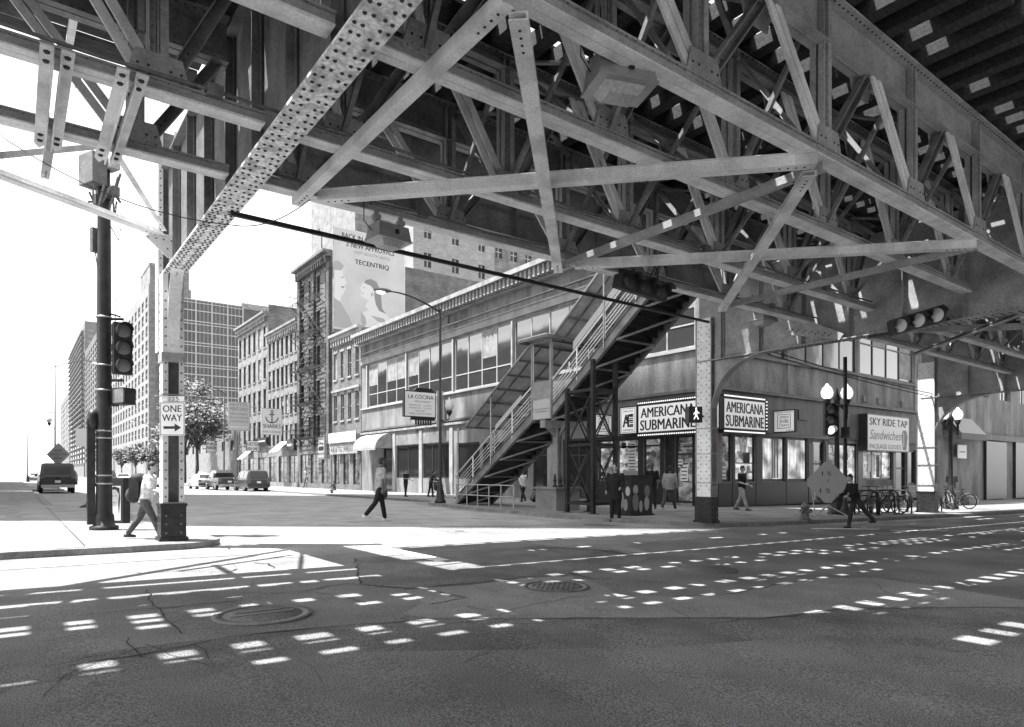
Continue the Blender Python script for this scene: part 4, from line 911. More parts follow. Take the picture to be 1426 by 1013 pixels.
def panes(t, o, ud, nd, ops, gm, fm=None, nmax=100, cross=False):
    # one pane with its frame per opening, the largest as their own parts
    ops = list(ops)
    for q in ops[:nmax]:
        g = MB(gm); fbox(g, o, ud, nd, q[0], q[1], q[2], q[3], -.3, -.2)
        if fm:
            if cross: fbox(g, o, ud, nd, (q[0]+q[1])/2-.06, (q[0]+q[1])/2+.06, q[2], q[3], -.199, -.14, fm)
            fbox(g, o, ud, nd, q[0], q[1], (q[2]+q[3])/2-.06, (q[2]+q[3])/2+.06, -.199, -.15, fm)
        g.build('window', t)
    if len(ops) > nmax:
        g = MB(gm)
        for q in ops[nmax:]: fbox(g, o, ud, nd, q[0], q[1], q[2], q[3], -.3, -.2)
        w_ = g.build('windows', t); w_['kind'] = 'stuff'
t, a, b = block('background_building', 'tall sunlit whitewashed brick building rising behind the billboard', 45.8, 60, 85, 110, 62, brkp, fl=(3, 14, 6, 4.2, 2.1, 1.2))
panes(t, V(45.8, 85, -1.6), (1, 0, 0), mY, a, frame_dk, frame_lt, 100, True)
t, a, b = block('background_building', 'brick tower wing with small windows right of the whitewashed building', 60.05, 84, 86, 112, 58, brkm, fl=(8, 12, 6, 4.2, 2.0, 1.3))
panes(t, V(60.05, 86, -1.6), (1, 0, 0), mY, a, frame_dk, frame_lt, 100, True)
t, a, b = block('background_building', 'pale slab building peeping out left of the whitewashed building behind the billboard', 40, 45.7, 92, 110, 58, terra)
# white office tower on the far right side of the street
X0 = XF; y0 = uY(207); y1 = uY(154)
t, a, b = block('office_building', 'twelve storey white grid office building left of the one way column', X0, X0+9, y0, y1, 45.0, terra, fl=(2, 12, 4, 3.35, 2.0, 1.6), west=(13, 11, 6.5, 3.35, 2.4, 3.3))
panes(t, V(X0, y0, -1.6), (1, 0, 0), mY, a, glass2, None, 30); panes(t, V(X0, y1, -1.6), (0, -1, 0), mX, sorted(b, key=lambda q: -q[0]), glass2, frame_lt, 70, True)
mb = MB(brkm); mb.bb((X0+.3, y0+.3, 45.0), (X0+8.6, y0+14, 49.5)); mb.bb((X0+.2, y0+.2, 49.5), (X0+8.7, y0+14.1, 50)); mb.build('roof_house', t)
mb = MB(steel2); mb.tube((X0+4, y0+4, 50), (X0+4, y0+4, 54), .15, 5); mb.tube((X0+1.5, y0+4, 52), (X0+6.5, y0+4, 52.6), .12, 5); mb.tube((X0+1, y1-3, 45), (X0+1, y1-3, 62), .15, 5); mb.build('roof_mast', t)
# glass office slab with white grid
Yg = 168.0; xg0 = uX(226, Yg); xg1 = uX(338, Yg); xg2 = uX(420, Yg); t = thing('glass_office_building', 'wide glass office block with a thin white grid behind the street tree', 'building', (xg0, Yg, -1.6))
zt = at(258, 416, 1).z; dd = ray(258, 416); kk = Yg/dd.y; ztg = CZ+kk*dd.z
mb = MB(glass2); mb.bb((xg0, Yg, -1.6), (xg1, Yg+40, ztg)); mb.build('curtain_wall', t)
mb = MB(towd); mb.bb((xg1+.01, Yg-.2, -1.6), (xg2, Yg+40, ztg-.5)); mb.build('side_wall', t)
mb = MB(frame_lt); n = 16
for i in range(n+1):
    z = 2+(ztg-2)*i/n; mb.bb((xg0, Yg-.25, z-.12), (xg1, Yg-.002, z+.12))
    if i % 2 == 0: mb.bb((xg0, Yg-.22, z-.75), (xg1, Yg-.001, z-.55))
for i in range(6):
    x = xg0+(xg1-xg0)*i/5; mb.bb((x-.15, Yg-.3, 0), (x+.15, Yg-.001, ztg))
for i in range(21):
    x = xg0+(xg1-xg0)*i/20; mb.bb((x-.04, Yg-.2, 0), (x+.04, Yg-.001, ztg))
mb.build('white_grid', t)
mb = MB(steel2)
for i in range(7): x = xg1+2+i*2.2; mb.tube((x, Yg+3, ztg-.5), (x, Yg+3, ztg+random.uniform(1.5, 3.5)), .12, 4)
mb.bb((xg1, Yg+1, ztg-.499), (xg2-4, Yg+9, ztg+1.2)); mb.build('roof_plant', t)
# slim towers far down the street
def tower(ua, ub, vtop, label, wm, X=XF, rows=22, cols=8, dx=10, balc=False):
    ya, yb = uY(ub, X), uY(ua, X); d = ray(ub, vtop); zt_ = CZ+(X/d.x)*d.z
    t, a, b = block('tower_block', label, X, X+dx, ya, yb, zt_, wm, west=(cols, rows, 6, (zt_-8)/rows, (zt_-8)/rows*.62, (yb-ya)/cols*.7), fl=(3, rows, 6, (zt_-8)/rows, (zt_-8)/rows*.5, dx/3*.5))
    panes(t, V(X, ya, -1.6), (1, 0, 0), mY, a, glass2, None, 20); panes(t, V(X, yb, -1.6), (0, -1, 0), mX, b, glass2, None, 60)
    return t, ya, yb, zt_
t, ya, yb, zt_ = tower(97, 118, 447, 'slim pale tower far down the street, farthest left', towm, rows=24, cols=6, dx=15)
mb = MB(towm)
for k in range(24): mb.bb((XF-1.2, ya+2, 8+k*(zt_-10)/24), (XF-.002, yb-4, 8.35+k*(zt_-10)/24))
mb.build('balconies', t)
t, ya, yb, zt_ = tower(117, 135, 462, 'grey tower block far down the street between the slim pale tower and the black pole', towd, rows=20, cols=7, dx=14)
t, ya, yb, zt_ = tower(136, 153, 490, 'lower tower block far down the street behind the traffic lights', towd, rows=16, cols=8, dx=10)
t, ya, yb, zt_ = tower(84, 96, 545, 'lowest and farthest pale block where the street meets the sky', towm, rows=12, cols=6, dx=14)

# right-hand buildings beyond the bar
t, a, b = block('stone_building', 'grey stone building with a dark shopfront at the right edge beyond the bar', 45.1, 80, 18.25, 40, 16, stucco, fl=(8, 2, 6.8, 4.4, 3.0, 2.2), z0=gz(50)-.1)
panes(t, V(45.1, 18.25, gz(50)-.1), (1, 0, 0), mY, a, glass, frame_lt, 100, True)
mb = MB(darkw); mb.bb((45.2, 18.05, -.6), (47.5, 18.24, 3.6)); mb.bb((56, 18.05, -.6), (60, 18.24, 3.6)); mb.bb((62, 18.05, -.6), (75, 18.24, 4)); mb.bb((45.2, 18.0, 3.7), (79, 18.24, 4.1), panelm); mb.build('shopfront', t)
aw = thing('striped_awning', 'striped sloping awning at the right edge behind the twin globe lamp', 'awning', (50, 18, 3.5)); y_ = 18.2
mb = MB(signw); xa_, xb_ = uX(1314, 18.1), uX(1350, 18.1)
for i in range(16):
    a = xa_+(xb_-xa_)*i/16; b = xa_+(xb_-xa_)*(i+1)/16; mb.prism([(a, 18.0, 5.0), (b, 18.0, 5.0), (b, 17.1, 3.9), (a, 17.1, 3.9)], (0, 0, .02), inkl if i % 2 else inkg)
mb.bb((xa_, 17.08, 3.5), (xb_, 17.1, 3.9), ink); mb.build('fabric', aw)
one(MB(signw).bb((uX(1333, 18.0), 17.95, 2.3), (uX(1345, 18.0), 18.0, 3.2)).bb((uX(1335, 18.0), 17.945, 2.7), (uX(1343, 18.0), 17.949, 2.76), ink), 'wall_notice', 'small white notice on the dark wall under the striped awning', 'notice')
# buildings outside the frame that shade the road and show in the windows
t, a, b = block('shade_tower', 'unseen tall tower left of the side street whose shadow crosses the road', -14, -4.2, 29.3, 57.5, 88, towd, z0=-.1)
t, a, b = block('opposite_building', 'lower brick building across the side street from the wireless shop', -24, -4.2, 60.2, 120, 19.5, brk, z0=-.1)
mb = MB(frame_dk)
for i in range(18):
    for j in range(5): mb.bb((-4.19, 62+3.2*i, 1.5+3.8*j), (-4.1, 63.6+3.2*i, 3.9+3.8*j))
mb.bb((-4.18, 60.3, 18.6), (-3.6, 119.8, 19.4), steeldk); mb.build('windows', t)
t, a, b = block('opposite_building', 'bright commercial building behind the camera across the road', -6, 90, -34, -12, 22, terra, z0=-1.6)
mb = MB(glass)
for i in range(30):
    for j in range(5): mb.bb((-4+3.1*i, -12.0, 1+4.1*j), (-2.2+3.1*i, -11.95, 3.6+4.1*j))
mb.build('windows', t)
# ================================================================== SIGNS ON THE BUILDINGS
def bulbs(mb, pts):
    for p in pts: mb.box(p, (.045, .045, .045), bulbm)
def board(t, o, ud, nd, w_, h, d, face=signlit, side=ink, name='panel', edge=.06):
    mb = MB(face); fbox(mb, o, ud, nd, 0, w_, 0, h, -d, -.004, side); fbox(mb, o, ud, nd, edge, w_-edge, edge, h-edge, -.003, .004, face); return mb.build(name, t)
def lett(t, txt, o, ud, nd, x, y, h, w_=None, m=ink, d=.008, name='lettering', bold=0.02):
    mb = MB(m); mb.text(txt, Vector(o)+Vector(ud)*x+V(0, 0, y)+Vector(nd)*d, ud, (0, 0, 1), h, w_, m, 0, 0, bold); return mb.build(name, t)
XS = XF-.32; uYs = lambda u: uY(u, XS)
# main sandwich sign, west face
ya, yb = uYs(888), uYs(973); zb0, zt0 = 3.22, 4.62
def shop_sign(o, ud, nd, W, label, gap):
    t = thing('shop_sign', label, 'sign', o); h = zt0-zb0
    board(t, o, ud, nd, W, h, .26, signlit, ink)
    lett(t, 'AMERICANA', o, ud, nd, W*.5, h*.71, h*.34, W*.88, ink, bold=.04); lett(t, 'SUBMARINE', o, ud, nd, W*.5, h*.28, h*.36, W*.9, ink, bold=.04)
    mb = MB(bulbm)
    for i in range(int(W/.13)):
        for z in (-.08, h+.08): fbox(mb, o, ud, nd, .05+.13*i, .10+.13*i, z-.03, z+.03, .0, .05)
    for j in range(9):
        fbox(mb, o, ud, nd, W+.04, W+.09, .08+j*.16, .13+j*.16, 0, .05)
    mb.build('marquee_bulbs', t)
    mb = MB(ink); fbox(mb, o, ud, nd, -.02, W+.14, -.16, -.002, -.26, -.001); fbox(mb, o, ud, nd, -.02, W+.14, h+.002, h+.16, -.26, -.001); fbox(mb, o, ud, nd, W+.002, W+.14, -.001, h+.001, -.26, -.001); mb.build('frame', t)
    return t
shop_sign(V(XS, ya, zb0), V(0, -1, 0), mX, ya-yb-.0, 'long backlit white sandwich shop sign on the street side left of the pale column', 0)
shop_sign(V(XS+.3, YC-.33, zb0), V(1, 0, 0), mY, uX(1066, YC-.33)-XS-.3, 'backlit white sandwich shop sign on the side right of the pale column', 0)
t = thing('logo_sign', 'square backlit emblem sign with two joined letters left of the long sandwich sign', 'sign', V(XS, uYs(862), zb0)); o = V(XS, uYs(863), zb0); W = uYs(863)-uYs(887); board(t, o, V(0, -1, 0), mX, W, 1.4, .26)
mb = MB(ink)
for a, b, c, d in ((.12, .14, .1, 1.3), (W-.14, W-.12, .1, 1.3), (.12, W-.12, .1, .12), (.12, W-.12, 1.28, 1.3)): fbox(mb, o, V(0, -1, 0), mX, a, b, c, d, .0045, .008)
for k in range(7): fbox(mb, o, V(0, -1, 0), mX, W*.58, W*.8, .36+.1*k, .41+.1*k, .0045, .008)
mb.text('A', o+V(-.01, -W*.38, .68), (0, -1, 0), (0, 0, 1), .62, W*.36, ink, 0, 0, .04); mb.text('E', o+V(-.011, -W*.62, .68), (0, -1, 0), (0, 0, 1), .62, W*.3, ink, 0, 0, .03); mb.text('AMERICANA', o+V(-.01, -W*.5, 1.16), (0, -1, 0), (0, 0, 1), .09, W*.6, ink); mb.text('SUBMARINE', o+V(-.01, -W*.5, .22), (0, -1, 0), (0, 0, 1), .09, W*.6, ink)
mb.build('emblem', t)
def open_sign(o, ud, nd, W, h, label):
    t = thing('opening_hours_sign', label, 'sign', o); board(t, o, ud, nd, W, h, .2)
    mb = MB(ink); a = .2*W; b = .19*h
    for p in ((a, W-a, b, b+.025), (a, W-a, h-b-.025, h-b), (a, a+.025, b, h-b), (W-a-.025, W-a, b, h-b)): fbox(mb, o, ud, nd, *p, .0045, .008)
    mb.build('border', t)
    lett(t, 'OPEN', o, ud, nd, W*.5, h*.68, h*.12, W*.4); lett(t, '24 HRS', o, ud, nd, W*.5, h*.5, h*.16, W*.42); lett(t, '7 DAYS', o, ud, nd, W*.5, h*.32, h*.11, W*.45); lett(t, 'AMERICAN & MEXICAN', o, ud, nd, W*.5, h*.89, h*.06, W*.8); lett(t, 'GYROS', o, ud, nd, W*.75, h*.1, h*.06, W*.3)
    return t
open_sign(V(29.2, YC-.02, 3.2), V(0, -1, 0), mX, 1.12, 1.08, 'small backlit opening hours sign jutting from the wall right of the sandwich signs')
Yo = 24.6; open_sign(V(uX(829, Yo), Yo, 3.2), V(1, 0, 0), mY, XF-.08-uX(829, Yo), 1.1, 'small backlit opening hours sign behind the dark steel tower')
# bar sign
Ys = YC-.55; xa, xb = uX(1208, Ys), uX(1266, Ys); o = V(xa, Ys, 2.52); W = xb-xa; h = 2.05
barlit = flat('bar_sign_face', .62, .5, emit=.03)
t = thing('bar_sign', 'big white bar sign with a beer glass, script and package goods lettering', 'sign', o); board(t, o, V(1, 0, 0), mY, W, h, .5, barlit, darkw)
lett(t, 'SKY RIDE TAP', o, V(1, 0, 0), mY, W*.5, h*.80, h*.2, W*.9, ink, bold=.05); lett(t, 'PACKAGE GOODS', o, V(1, 0, 0), mY, W*.42, h*.13, h*.13, W*.74, inkg)
mb = MB(inkg); mb.text('Sandwiches', o+V(W*.42, -.008, h*.45), (1, 0, 0), (0, 0, 1), h*.26, W*.74, inkg, 0, .3, .01); mb.build('script_lettering', t)
mb = MB(inkg); mb.prism([o+V(W*.84, -.006, h*.06), o+V(W*.92, -.006, h*.06), o+V(W*.96, -.006, h*.45), o+V(W*.92, -.006, h*.62), o+V(W*.84, -.006, h*.62), o+V(W*.80, -.006, h*.45)], (0, -.006, 0)); mb.face([o+V(W*.84, -.0125, h*.55), o+V(W*.84, -.0125, h*.15), o+V(W*.87, -.0125, h*.15), o+V(W*.87, -.0125, h*.55)], inkl); mb.build('beer_glass', t)
# restaurant sign
Yc = 42.2; xa, xb = uX(563, Yc), uX(607, Yc); t = thing('restaurant_sign', 'hanging restaurant sign box with a curly top, behind the street lamp', 'sign', V(xa, Yc, 5.2)); o = V(xa, Yc, 5.3); W = xb-xa
board(t, o, V(1, 0, 0), mY, W, 1.85, .3, signw, ink)
lett(t, 'LA COCINA', o, V(1, 0, 0), mY, W*.52, 1.45, .28, W*.8); lett(t, 'RESTAURANT', o, V(1, 0, 0), mY, W*.58, 1.12, .13, W*.5, inkg)
for k in range(4): lett(t, ['BREAKFAST   LUNCH', 'BURRITOS   TACOS', 'DELIVERY', 'OPEN 7 DAYS A WEEK'][k], o, V(1, 0, 0), mY, W*.5, .85-.2*k, .1, W*(.7 if k != 2 else .3), inkg)
mb = MB(ink)
mb.prism([o+V(W*.3, 0, 1.86), o+V(W*.4, 0, 2.1), o+V(W*.85, 0, 2.1), o+V(W*.95, 0, 1.86)], (0, .2, 0)); mb.prism([o+V(W*.2, 0, -.2), o+V(W*.25, 0, -.002), o+V(W, 0, -.002), o+V(W*.95, 0, -.2)], (0, .2, 0))
for k in range(7): mb.bb((xa+W*.35+.2*k, Yc, 4.75), (xa+W*.35+.2*k+.1, Yc+.1, 5.1))
mb.tube((xb-.1, Yc+.1, 6.8), (XF, Yc+.1, 7.0), .03); mb.tube((xb-.1, Yc+.1, 5.5), (XF, Yc+.1, 5.5), .03); mb.build('bracket', t)
t = thing('blade_sign', 'pale narrow panel hung on the wall right of the restaurant sign', 'sign', V(XF-.3, uY(617), 5)); mb = MB(stucco2); mb.bb((XF-.6, uY(618)-.05, 4.6), (XF-.05, uY(618), 7.2)); mb.build('panel', t)
lab = thing('wireless_sign', 'wide pale shop band with wireless store lettering left of the barrel awning', 'sign', V(XF-.31, 60, 4)); o = V(XF-.32, 62.5, 3.35)
board(lab, V(XF-.33, 62.5, 3.1), V(0, -1, 0), mX, 6.4, .95, .1, stucco2, steel2); lett(lab, 'AIR & TEC WIRELESS', V(XF-.33, 62.5, 3.1), V(0, -1, 0), mX, 3.2, .45, .5, 5.8); board(lab, V(XF-.45, 62.5, 4.15), V(0, -1, 0), mX, 6.4, 1.0, .1, signw, steel2, 'upper_panel'); lett(lab, 'ELECTRONICS', V(XF-.45, 62.5, 4.15), V(0, -1, 0), mX, 4.3, .4, .45, 3.4, inkg)
def blade(u0, u1, v0, v1, Y, label, lines, frame=ink, post=True, name='hanging_sign', face=signw, anchor=False):
    x0, x1 = uX(u0, Y), uX(u1, Y); d = Y/ray((u0+u1)/2, 600).y; z1, z0 = CZ+d*(HY-v0)/F, CZ+d*(HY-v1)/F
    t = thing(name, label, 'sign', V(x0, Y, z0)); o = V(x0, Y, z0); board(t, o, V(1, 0, 0), mY, x1-x0, z1-z0, .2, face, frame)
    n = len(lines)
    for k, (s, f, hh, m) in enumerate(lines): lett(t, s, o, V(1, 0, 0), mY, (x1-x0)/2, (z1-z0)*f, (z1-z0)*hh, (x1-x0)*.84, m)
    mb = MB(steeldk)
    for z in (z0+.15*(z1-z0), z1-.15*(z1-z0)): mb.tube((x1, Y+.1, z), (max(XF, x1+.3), Y+.1, z), .05, 5)
    mb.build('bracket', t); return t, o, x1-x0, z1-z0
blade(318, 348, 560, 600, 88, 'large hanging hotel sign with rows of grey lettering above the street', [('HOTEL', .9, .1, inkg), ("MEN'S ONLY", .75, .13, inkg), ('DAILY & WEEKLY', .58, .08, inkg), ('ROOMS', .45, .07, inkg), ('TRANSIENTS', .32, .07, inkg), ('MODERATE RATES', .12, .06, signw)], steel2, face=inkl)
t, o, W, h = blade(364, 393, 569, 606, 74, 'hanging white bar sign with a black anchor', [('SHARKS', .33, .15, ink), ('BAR LOUNGE', .12, .08, inkg)], frame_lt)
mb = MB(ink); c = o+V(W*.5, -.02, h*.68); mb.bb((c.x-.05, c.y-.02, c.z-.6), (c.x+.05, c.y, c.z+.5)); mb.bb((c.x-.3, c.y-.02, c.z+.2), (c.x+.3, c.y, c.z+.28)); mb.path([c+V(.65*math.cos(a), -.01, -.05+.6*math.sin(a)) for a in [math.pi+math.pi*i/10 for i in range(11)]], .05, 5); mb.path([c+V(.13*math.cos(a), -.01, .6+.13*math.sin(a)) for a in [2*math.pi*i/8 for i in range(9)]], .03, 4); mb.build('anchor', t)
blade(343, 362, 614, 629, 86, 'small white hotel sign below the big hotel sign', [('HOTEL', .68, .34, ink), ('MEN ONLY', .26, .26, ink)])
blade(287, 304, 614, 630, 110, 'white public parking sign by the street tree', [('PUBLIC', .72, .26, ink), ('PARKING', .38, .26, ink)])
# small awnings and shop boards along the far row
for (u, v, w_, lab) in [(349, 640, 2.6, 'striped small awning at the hotel entrance'), (397, 630, 2.8, 'white scalloped awning left of the fire escape')]:
    y = uY(u); d = XF/ray(u, 600).x; z = CZ+d*(HY-v)/F; t = thing('shop_awning', lab, 'awning', V(XF, y, z)); mb = MB(signw)
    for i in range(8): a = y-w_/2+w_*i/8; mb.prism([(XF-.05, a, z+1.2), (XF-.05, a+w_/8, z+1.2), (XF-1.4, a+w_/8, z), (XF-1.4, a, z)], (0, 0, .03), inkl if i % 2 else signw)
    mb.build('fabric', t)
for (u, v0, v1, hw, lab) in [(367, 610, 620, 2.2, 'dark shop board right of the small hotel sign'), (408, 612, 628, 1.2, 'dark shop board left of the fire escape foot'), (452, 610, 640, .8, 'tall pale board at the foot of the dark brick building')]:
    y = uY(u); d = XF/ray(u, 600).x; za, zb1 = CZ+d*(HY-v1)/F, CZ+d*(HY-v0)/F; mb = MB(frame_lt if u > 440 else frame_dk); mb.bb((XF-.35, y-hw, za), (XF-.02, y+hw, zb1)); mb.bb((XF-.36, y-hw*.8, za+(zb1-za)*.4), (XF-.351, y+hw*.8, za+(zb1-za)*.6), inkl if u < 440 else ink); one(mb, 'shop_board', lab, 'sign')
# ================================================================== ROOFED STAIR AND STEEL TOWER
X0s, X1s = 16.0, 17.9; st = thing('roofed_stair', 'roofed steel stair climbing from the pavement to the station platform', 'stair', V(16.9, 25.7, gz(16)+.11))
A = [(25.7, gz(16)+.12), (20.0, 3.45), (19.0, 3.45), (13.4, 7.55)]
for X, nm in ((X0s, 'stringer'), (X1s, 'stringer')):
    mb = MB(steelmd if X == X0s else steeldk)
    for (y0, z0), (y1, z1_) in zip(A, A[1:]):
        mb.prism([V(X-.02, y0, z0-.12), V(X-.02, y1, z1_-.12), V(X-.02, y1, z1_+.24), V(X-.02, y0, z0+.24)], (.04, 0, 0)); mb.prism([V(X-.08, y0, z0+.24), V(X-.08, y1, z1_+.24), V(X-.08, y1, z1_+.26), V(X-.08, y0, z0+.26)], (.14, 0, 0)); mb.prism([V(X-.08, y0, z0-.145), V(X-.08, y1, z1_-.145), V(X-.08, y1, z1_-.121), V(X-.08, y0, z0-.121)], (.14, 0, 0))
    mb.build(nm, st)
mb = MB(darkw)
for (a, b) in ((0, 1), (2, 3)):
    (y0, z0), (y1, z1_) = A[a], A[b]; n = int((z1_-z0)/.19)
    for i in range(n):
        y = y0+(y1-y0)*(i+.5)/n; z = z0+(z1_-z0)*(i+.5)/n; dy = abs(y1-y0)/n
        mb.bb((X0s+.03, y-dy/2-.02, z+.08), (X1s-.03, y+dy/2, z+.11)); mb.bb((X0s+.03, y+dy/2-.015, z-.1), (X1s-.03, y+dy/2, z+.079))
mb.bb((X0s+.03, 19.0, 3.5), (X1s-.03, 20.0, 3.55)); mb.build('treads', st)
mb = MB(steeldk)
for (a, b) in ((0, 1), (2, 3)):
    (y0, z0), (y1, z1_) = A[a], A[b]; n = 5
    for i in range(n):
        pa = lambda q, X: V(X, y0+(y1-y0)*q, z0+(z1_-z0)*q-.2)
        mb.beam(pa(i/n, X0s), pa((i+1)/n, X1s), .07, .07, m=steel2); mb.beam(pa((i+1)/n, X0s), pa((i+1)/n, X1s), .07, .07)
mb.build('under_bracing', st)
for X in (X0s, X1s):
    mb = MB(colw if X == X0s else galv)
    for hh, r in ((1.1, .032), (.8, .016), (.65, .016), (.5, .016), (.35, .016)):
        mb.path([V(X, y, z+.15+hh) for y, z in A], r if X == X0s or hh > 1 else .012, 6)
    for (a, b) in ((0, 1), (1, 2), (2, 3)):
        n = {0: 4, 1: 1, 2: 4}[a]
        for i in range(n+1): q = i/n; y = A[a][0]+(A[b][0]-A[a][0])*q; z = A[a][1]+(A[b][1]-A[a][1])*q; mb.tube((X, y, z+.1), (X, y, z+1.28), .028, 6)
    if X == X0s:
        (y0, z0), (y1, z1_) = A[2], A[3]; P = lambda q, h_: V(X-.03, y0+(y1-y0)*q, z0+(z1_-z0)*q+h_)
        mb.prism([P(.22, 1.32), P(.62, 1.32), P(.62, 1.62), P(.22, 1.62)], (.02, 0, 0), frame_lt)
        (y0, z0), (y1, z1_) = A[0], A[1]; mb.prism([P(.55, 1.2), P(.86, 1.2), P(.86, 1.42), P(.55, 1.42)], (.02, 0, 0), frame_lt)
    mb.build('handrail', st)
mb = MB(galv); mb.bb((X0s-.05, 18.95, 3.45), (X0s-.02, 20.05, 4.75)); mb.bb((X0s-.07, 18.9, 3.3), (X0s-.051, 20.1, 4.05), frame_lt); mb.bb((X0s-.10, 18.9, 3.3), (X0s-.0, 18.98, 6.3)); mb.bb((X0s-.10, 20.02, 3.3), (X0s-.0, 20.1, 6.3))
mb.text('NO SMOKING', V(X0s-.073, 19.5, 3.6), (0, -1, 0), (0, 0, 1), .06, .7, ink, .0); mb.build('landing_panel', st)
# roof: posts, purlins and thin corrugated sheet
RH = 2.85; Rf = [(24.7, A[0][1]+.6+RH), (20.1, 3.4+RH), (18.9, 3.4+RH), (13.4, 7.5+RH)]
mb = MB(corr); 
for (y0, z0), (y1, z1_) in ((Rf[0], Rf[1]), (Rf[2], Rf[3])):
    n = int(math.hypot(y1-y0, z1_-z0)/.16)
    for i in range(n):
        a, b = i/n, (i+1)/n; up_ = .02*(i % 2)
        mb.prism([V(X0s-.08, y0+(y1-y0)*a, z0+(z1_-z0)*a+up_), V(X0s-.08, y0+(y1-y0)*b, z0+(z1_-z0)*b+up_), V(X1s+.35, y0+(y1-y0)*b, z0+(z1_-z0)*b+up_), V(X1s+.35, y0+(y1-y0)*a, z0+(z1_-z0)*a+up_)], (0, 0, .02))
mb.bb((X0s-.5, 18.7, Rf[1][1]+.1), (X1s+.5, 20.4, Rf[1][1]+.14)); mb.build('roof_sheets', st)
mb = MB(galv)
for X in (X0s-.1, X1s+.37): mb.path([V(X, y, z-.03) for y, z in Rf], .05, 6)
mb.build('roof_edges', st)
mb = MB(steeldk)
for (y0, z0), (y1, z1_) in ((Rf[0], Rf[1]), (Rf[2], Rf[3])):
    n = 6
    for i in range(n+1): q = i/n; mb.beam(V(X0s-.08, y0+(y1-y0)*q, z0+(z1_-z0)*q-.06), V(X1s+.35, y0+(y1-y0)*q, z0+(z1_-z0)*q-.06), .06, .08)
    for X in (X0s+.45, X1s-.45): mb.beam(V(X, y0, z0-.05), V(X, y1, z1_-.05), .05, .06)
for yy in (18.7, 20.4): mb.bb((X0s-.5, yy-.04, Rf[1][1]-.02), (X1s+.5, yy+.04, Rf[1][1]+.098))
for X in (X0s-.5, X1s+.42): mb.bb((X, 18.74, Rf[1][1]), (X+.08, 20.36, Rf[1][1]+.097))
mb.build('roof_frame', st)
for X in (X0s-.05, X1s+.05):
    for q, f in ((.05, 0), (.5, 0), (.0, 1), (1, 0), (.5, 1), (.97, 1)):
        (y0, z0), (y1, z1_) = ((A[0], A[1]) if f == 0 else (A[2], A[3])); (a0, b0), (a1, b1) = ((Rf[0], Rf[1]) if f == 0 else (Rf[2], Rf[3]))
        y = y0+(y1-y0)*q; z = z0+(z1_-z0)*q; qq = (y-a0)/(a1-a0); mb = MB(galv); mb.tube((X, y, z), (X, y, b0+(b1-b0)*max(0, min(1, qq))-.05), .035, 6); mb.build('roof_post', st)
# its column and plinth
mb = MB(galv); xc, yc = 16.7, 19.45; zz = gz(xc)+.11
mb.bb((xc-.14, yc-.14, zz), (xc-.11, yc+.14, 3.0)); mb.bb((xc+.11, yc-.14, zz), (xc+.14, yc+.14, 3.0)); mb.bb((xc-.11, yc-.01, zz), (xc+.11, yc+.01, 3.0)); mb.rivets([(xc-.14, yc+s*.1, zz+.3+.15*k) for k in range(17) for s in (-1, 1)], (-1, 0, 0), .015, rivm)
for s in (-1, 1): mb.beam((xc, yc, 2.6), (xc+s*.75, yc, 3.2), .08, .1); mb.beam((xc, yc, 2.6), (xc, yc+s*.5, 3.2), .08, .1)
mb.bb((X0s-.05, yc-.15, 3.0), (X1s+.05, yc+.15, 3.28)); mb.build('support_column', st)
pl = thing('concrete_plinth', 'pale concrete block around the stair column', 'plinth', V(16.3, 19.1, gz(16)+.11)); mb = MB(conc); mb.bb((15.85, 18.55, gz(16)+.1), (17.0, 19.75, gz(16)+.11+.8)); mb.bb((15.8, 18.5, gz(16)+.91), (17.05, 19.8, gz(16)+.98)); mb.build('block', pl)
mb = MB(black)
for i in range(4):
    x, y = 16.0+.28*(i % 4), 18.8; z = gz(16)+.98; mb.lathe((x, y, z), [(.08, 0), (.09, .06), (.05, .1), (.045, .2), (.08, .24), (.05, .3), (.04, .42), (.015, .5)], 8)
mb.build('valves', pl)
tw = thing('steel_tower', 'dark open steel tower with crossed braces under the stair', 'tower', V(16.08, 16.95, gz(16)+.11)); z0 = gz(16)+.11; PX = (15.55, 16.6); PY = (16.3, 17.6); ht = {(0, 0): 5.2, (0, 1): 4.35, (1, 0): 5.2, (1, 1): 4.35}
for i in (0, 1):
    for j in (0, 1):
        mb = MB(black); mb.beam((PX[i], PY[j], z0), (PX[i], PY[j], z0+ht[(i, j)]), .13, .13); mb.bb((PX[i]-.14, PY[j]-.14, z0), (PX[i]+.14, PY[j]+.14, z0+.03)); mb.build('post', tw)
mb = MB(black)
for z in (z0+.35, z0+2.35, z0+4.2):
    for j in (0, 1): mb.beam((PX[0], PY[j], z), (PX[1], PY[j], z), .09, .1)
    for i in (0, 1): mb.beam((PX[i], PY[0], z), (PX[i], PY[1], z), .09, .1)
mb.build('rails', tw)
for (za_, zb_) in ((z0+.35, z0+2.35), (z0+2.35, z0+4.2)):
    for (a, b) in (((PX[0], PY[0]), (PX[1], PY[0])), ((PX[0], PY[1]), (PX[1], PY[1])), ((PX[0], PY[0]), (PX[0], PY[1])), ((PX[1], PY[0]), (PX[1], PY[1]))):
        mb = MB(black); mb.beam((*a, za_), (*b, zb_), .06, .02); mb.beam((*b, za_), (*a, zb_), .02, .06); mb.build('cross_brace', tw)
rl = thing('pipe_railing', 'low galvanised pipe railing on the kerb beside the foot of the stair', 'railing', gp(653, 704, .11)); mb = MB(galv); a, b = V(15.75, 25.2, 0), V(15.45, 20.6, 0)
for zz in (.9, .45): mb.tube(a+V(0, 0, gz(15.6)+.11+zz), b+V(0, 0, gz(15.6)+.11+zz), .028, 6)
for i in range(6): p = a.lerp(b, i/5); mb.tube(p+V(0, 0, gz(p.x)+.1), p+V(0, 0, gz(p.x)+.11+.9), .028, 6)
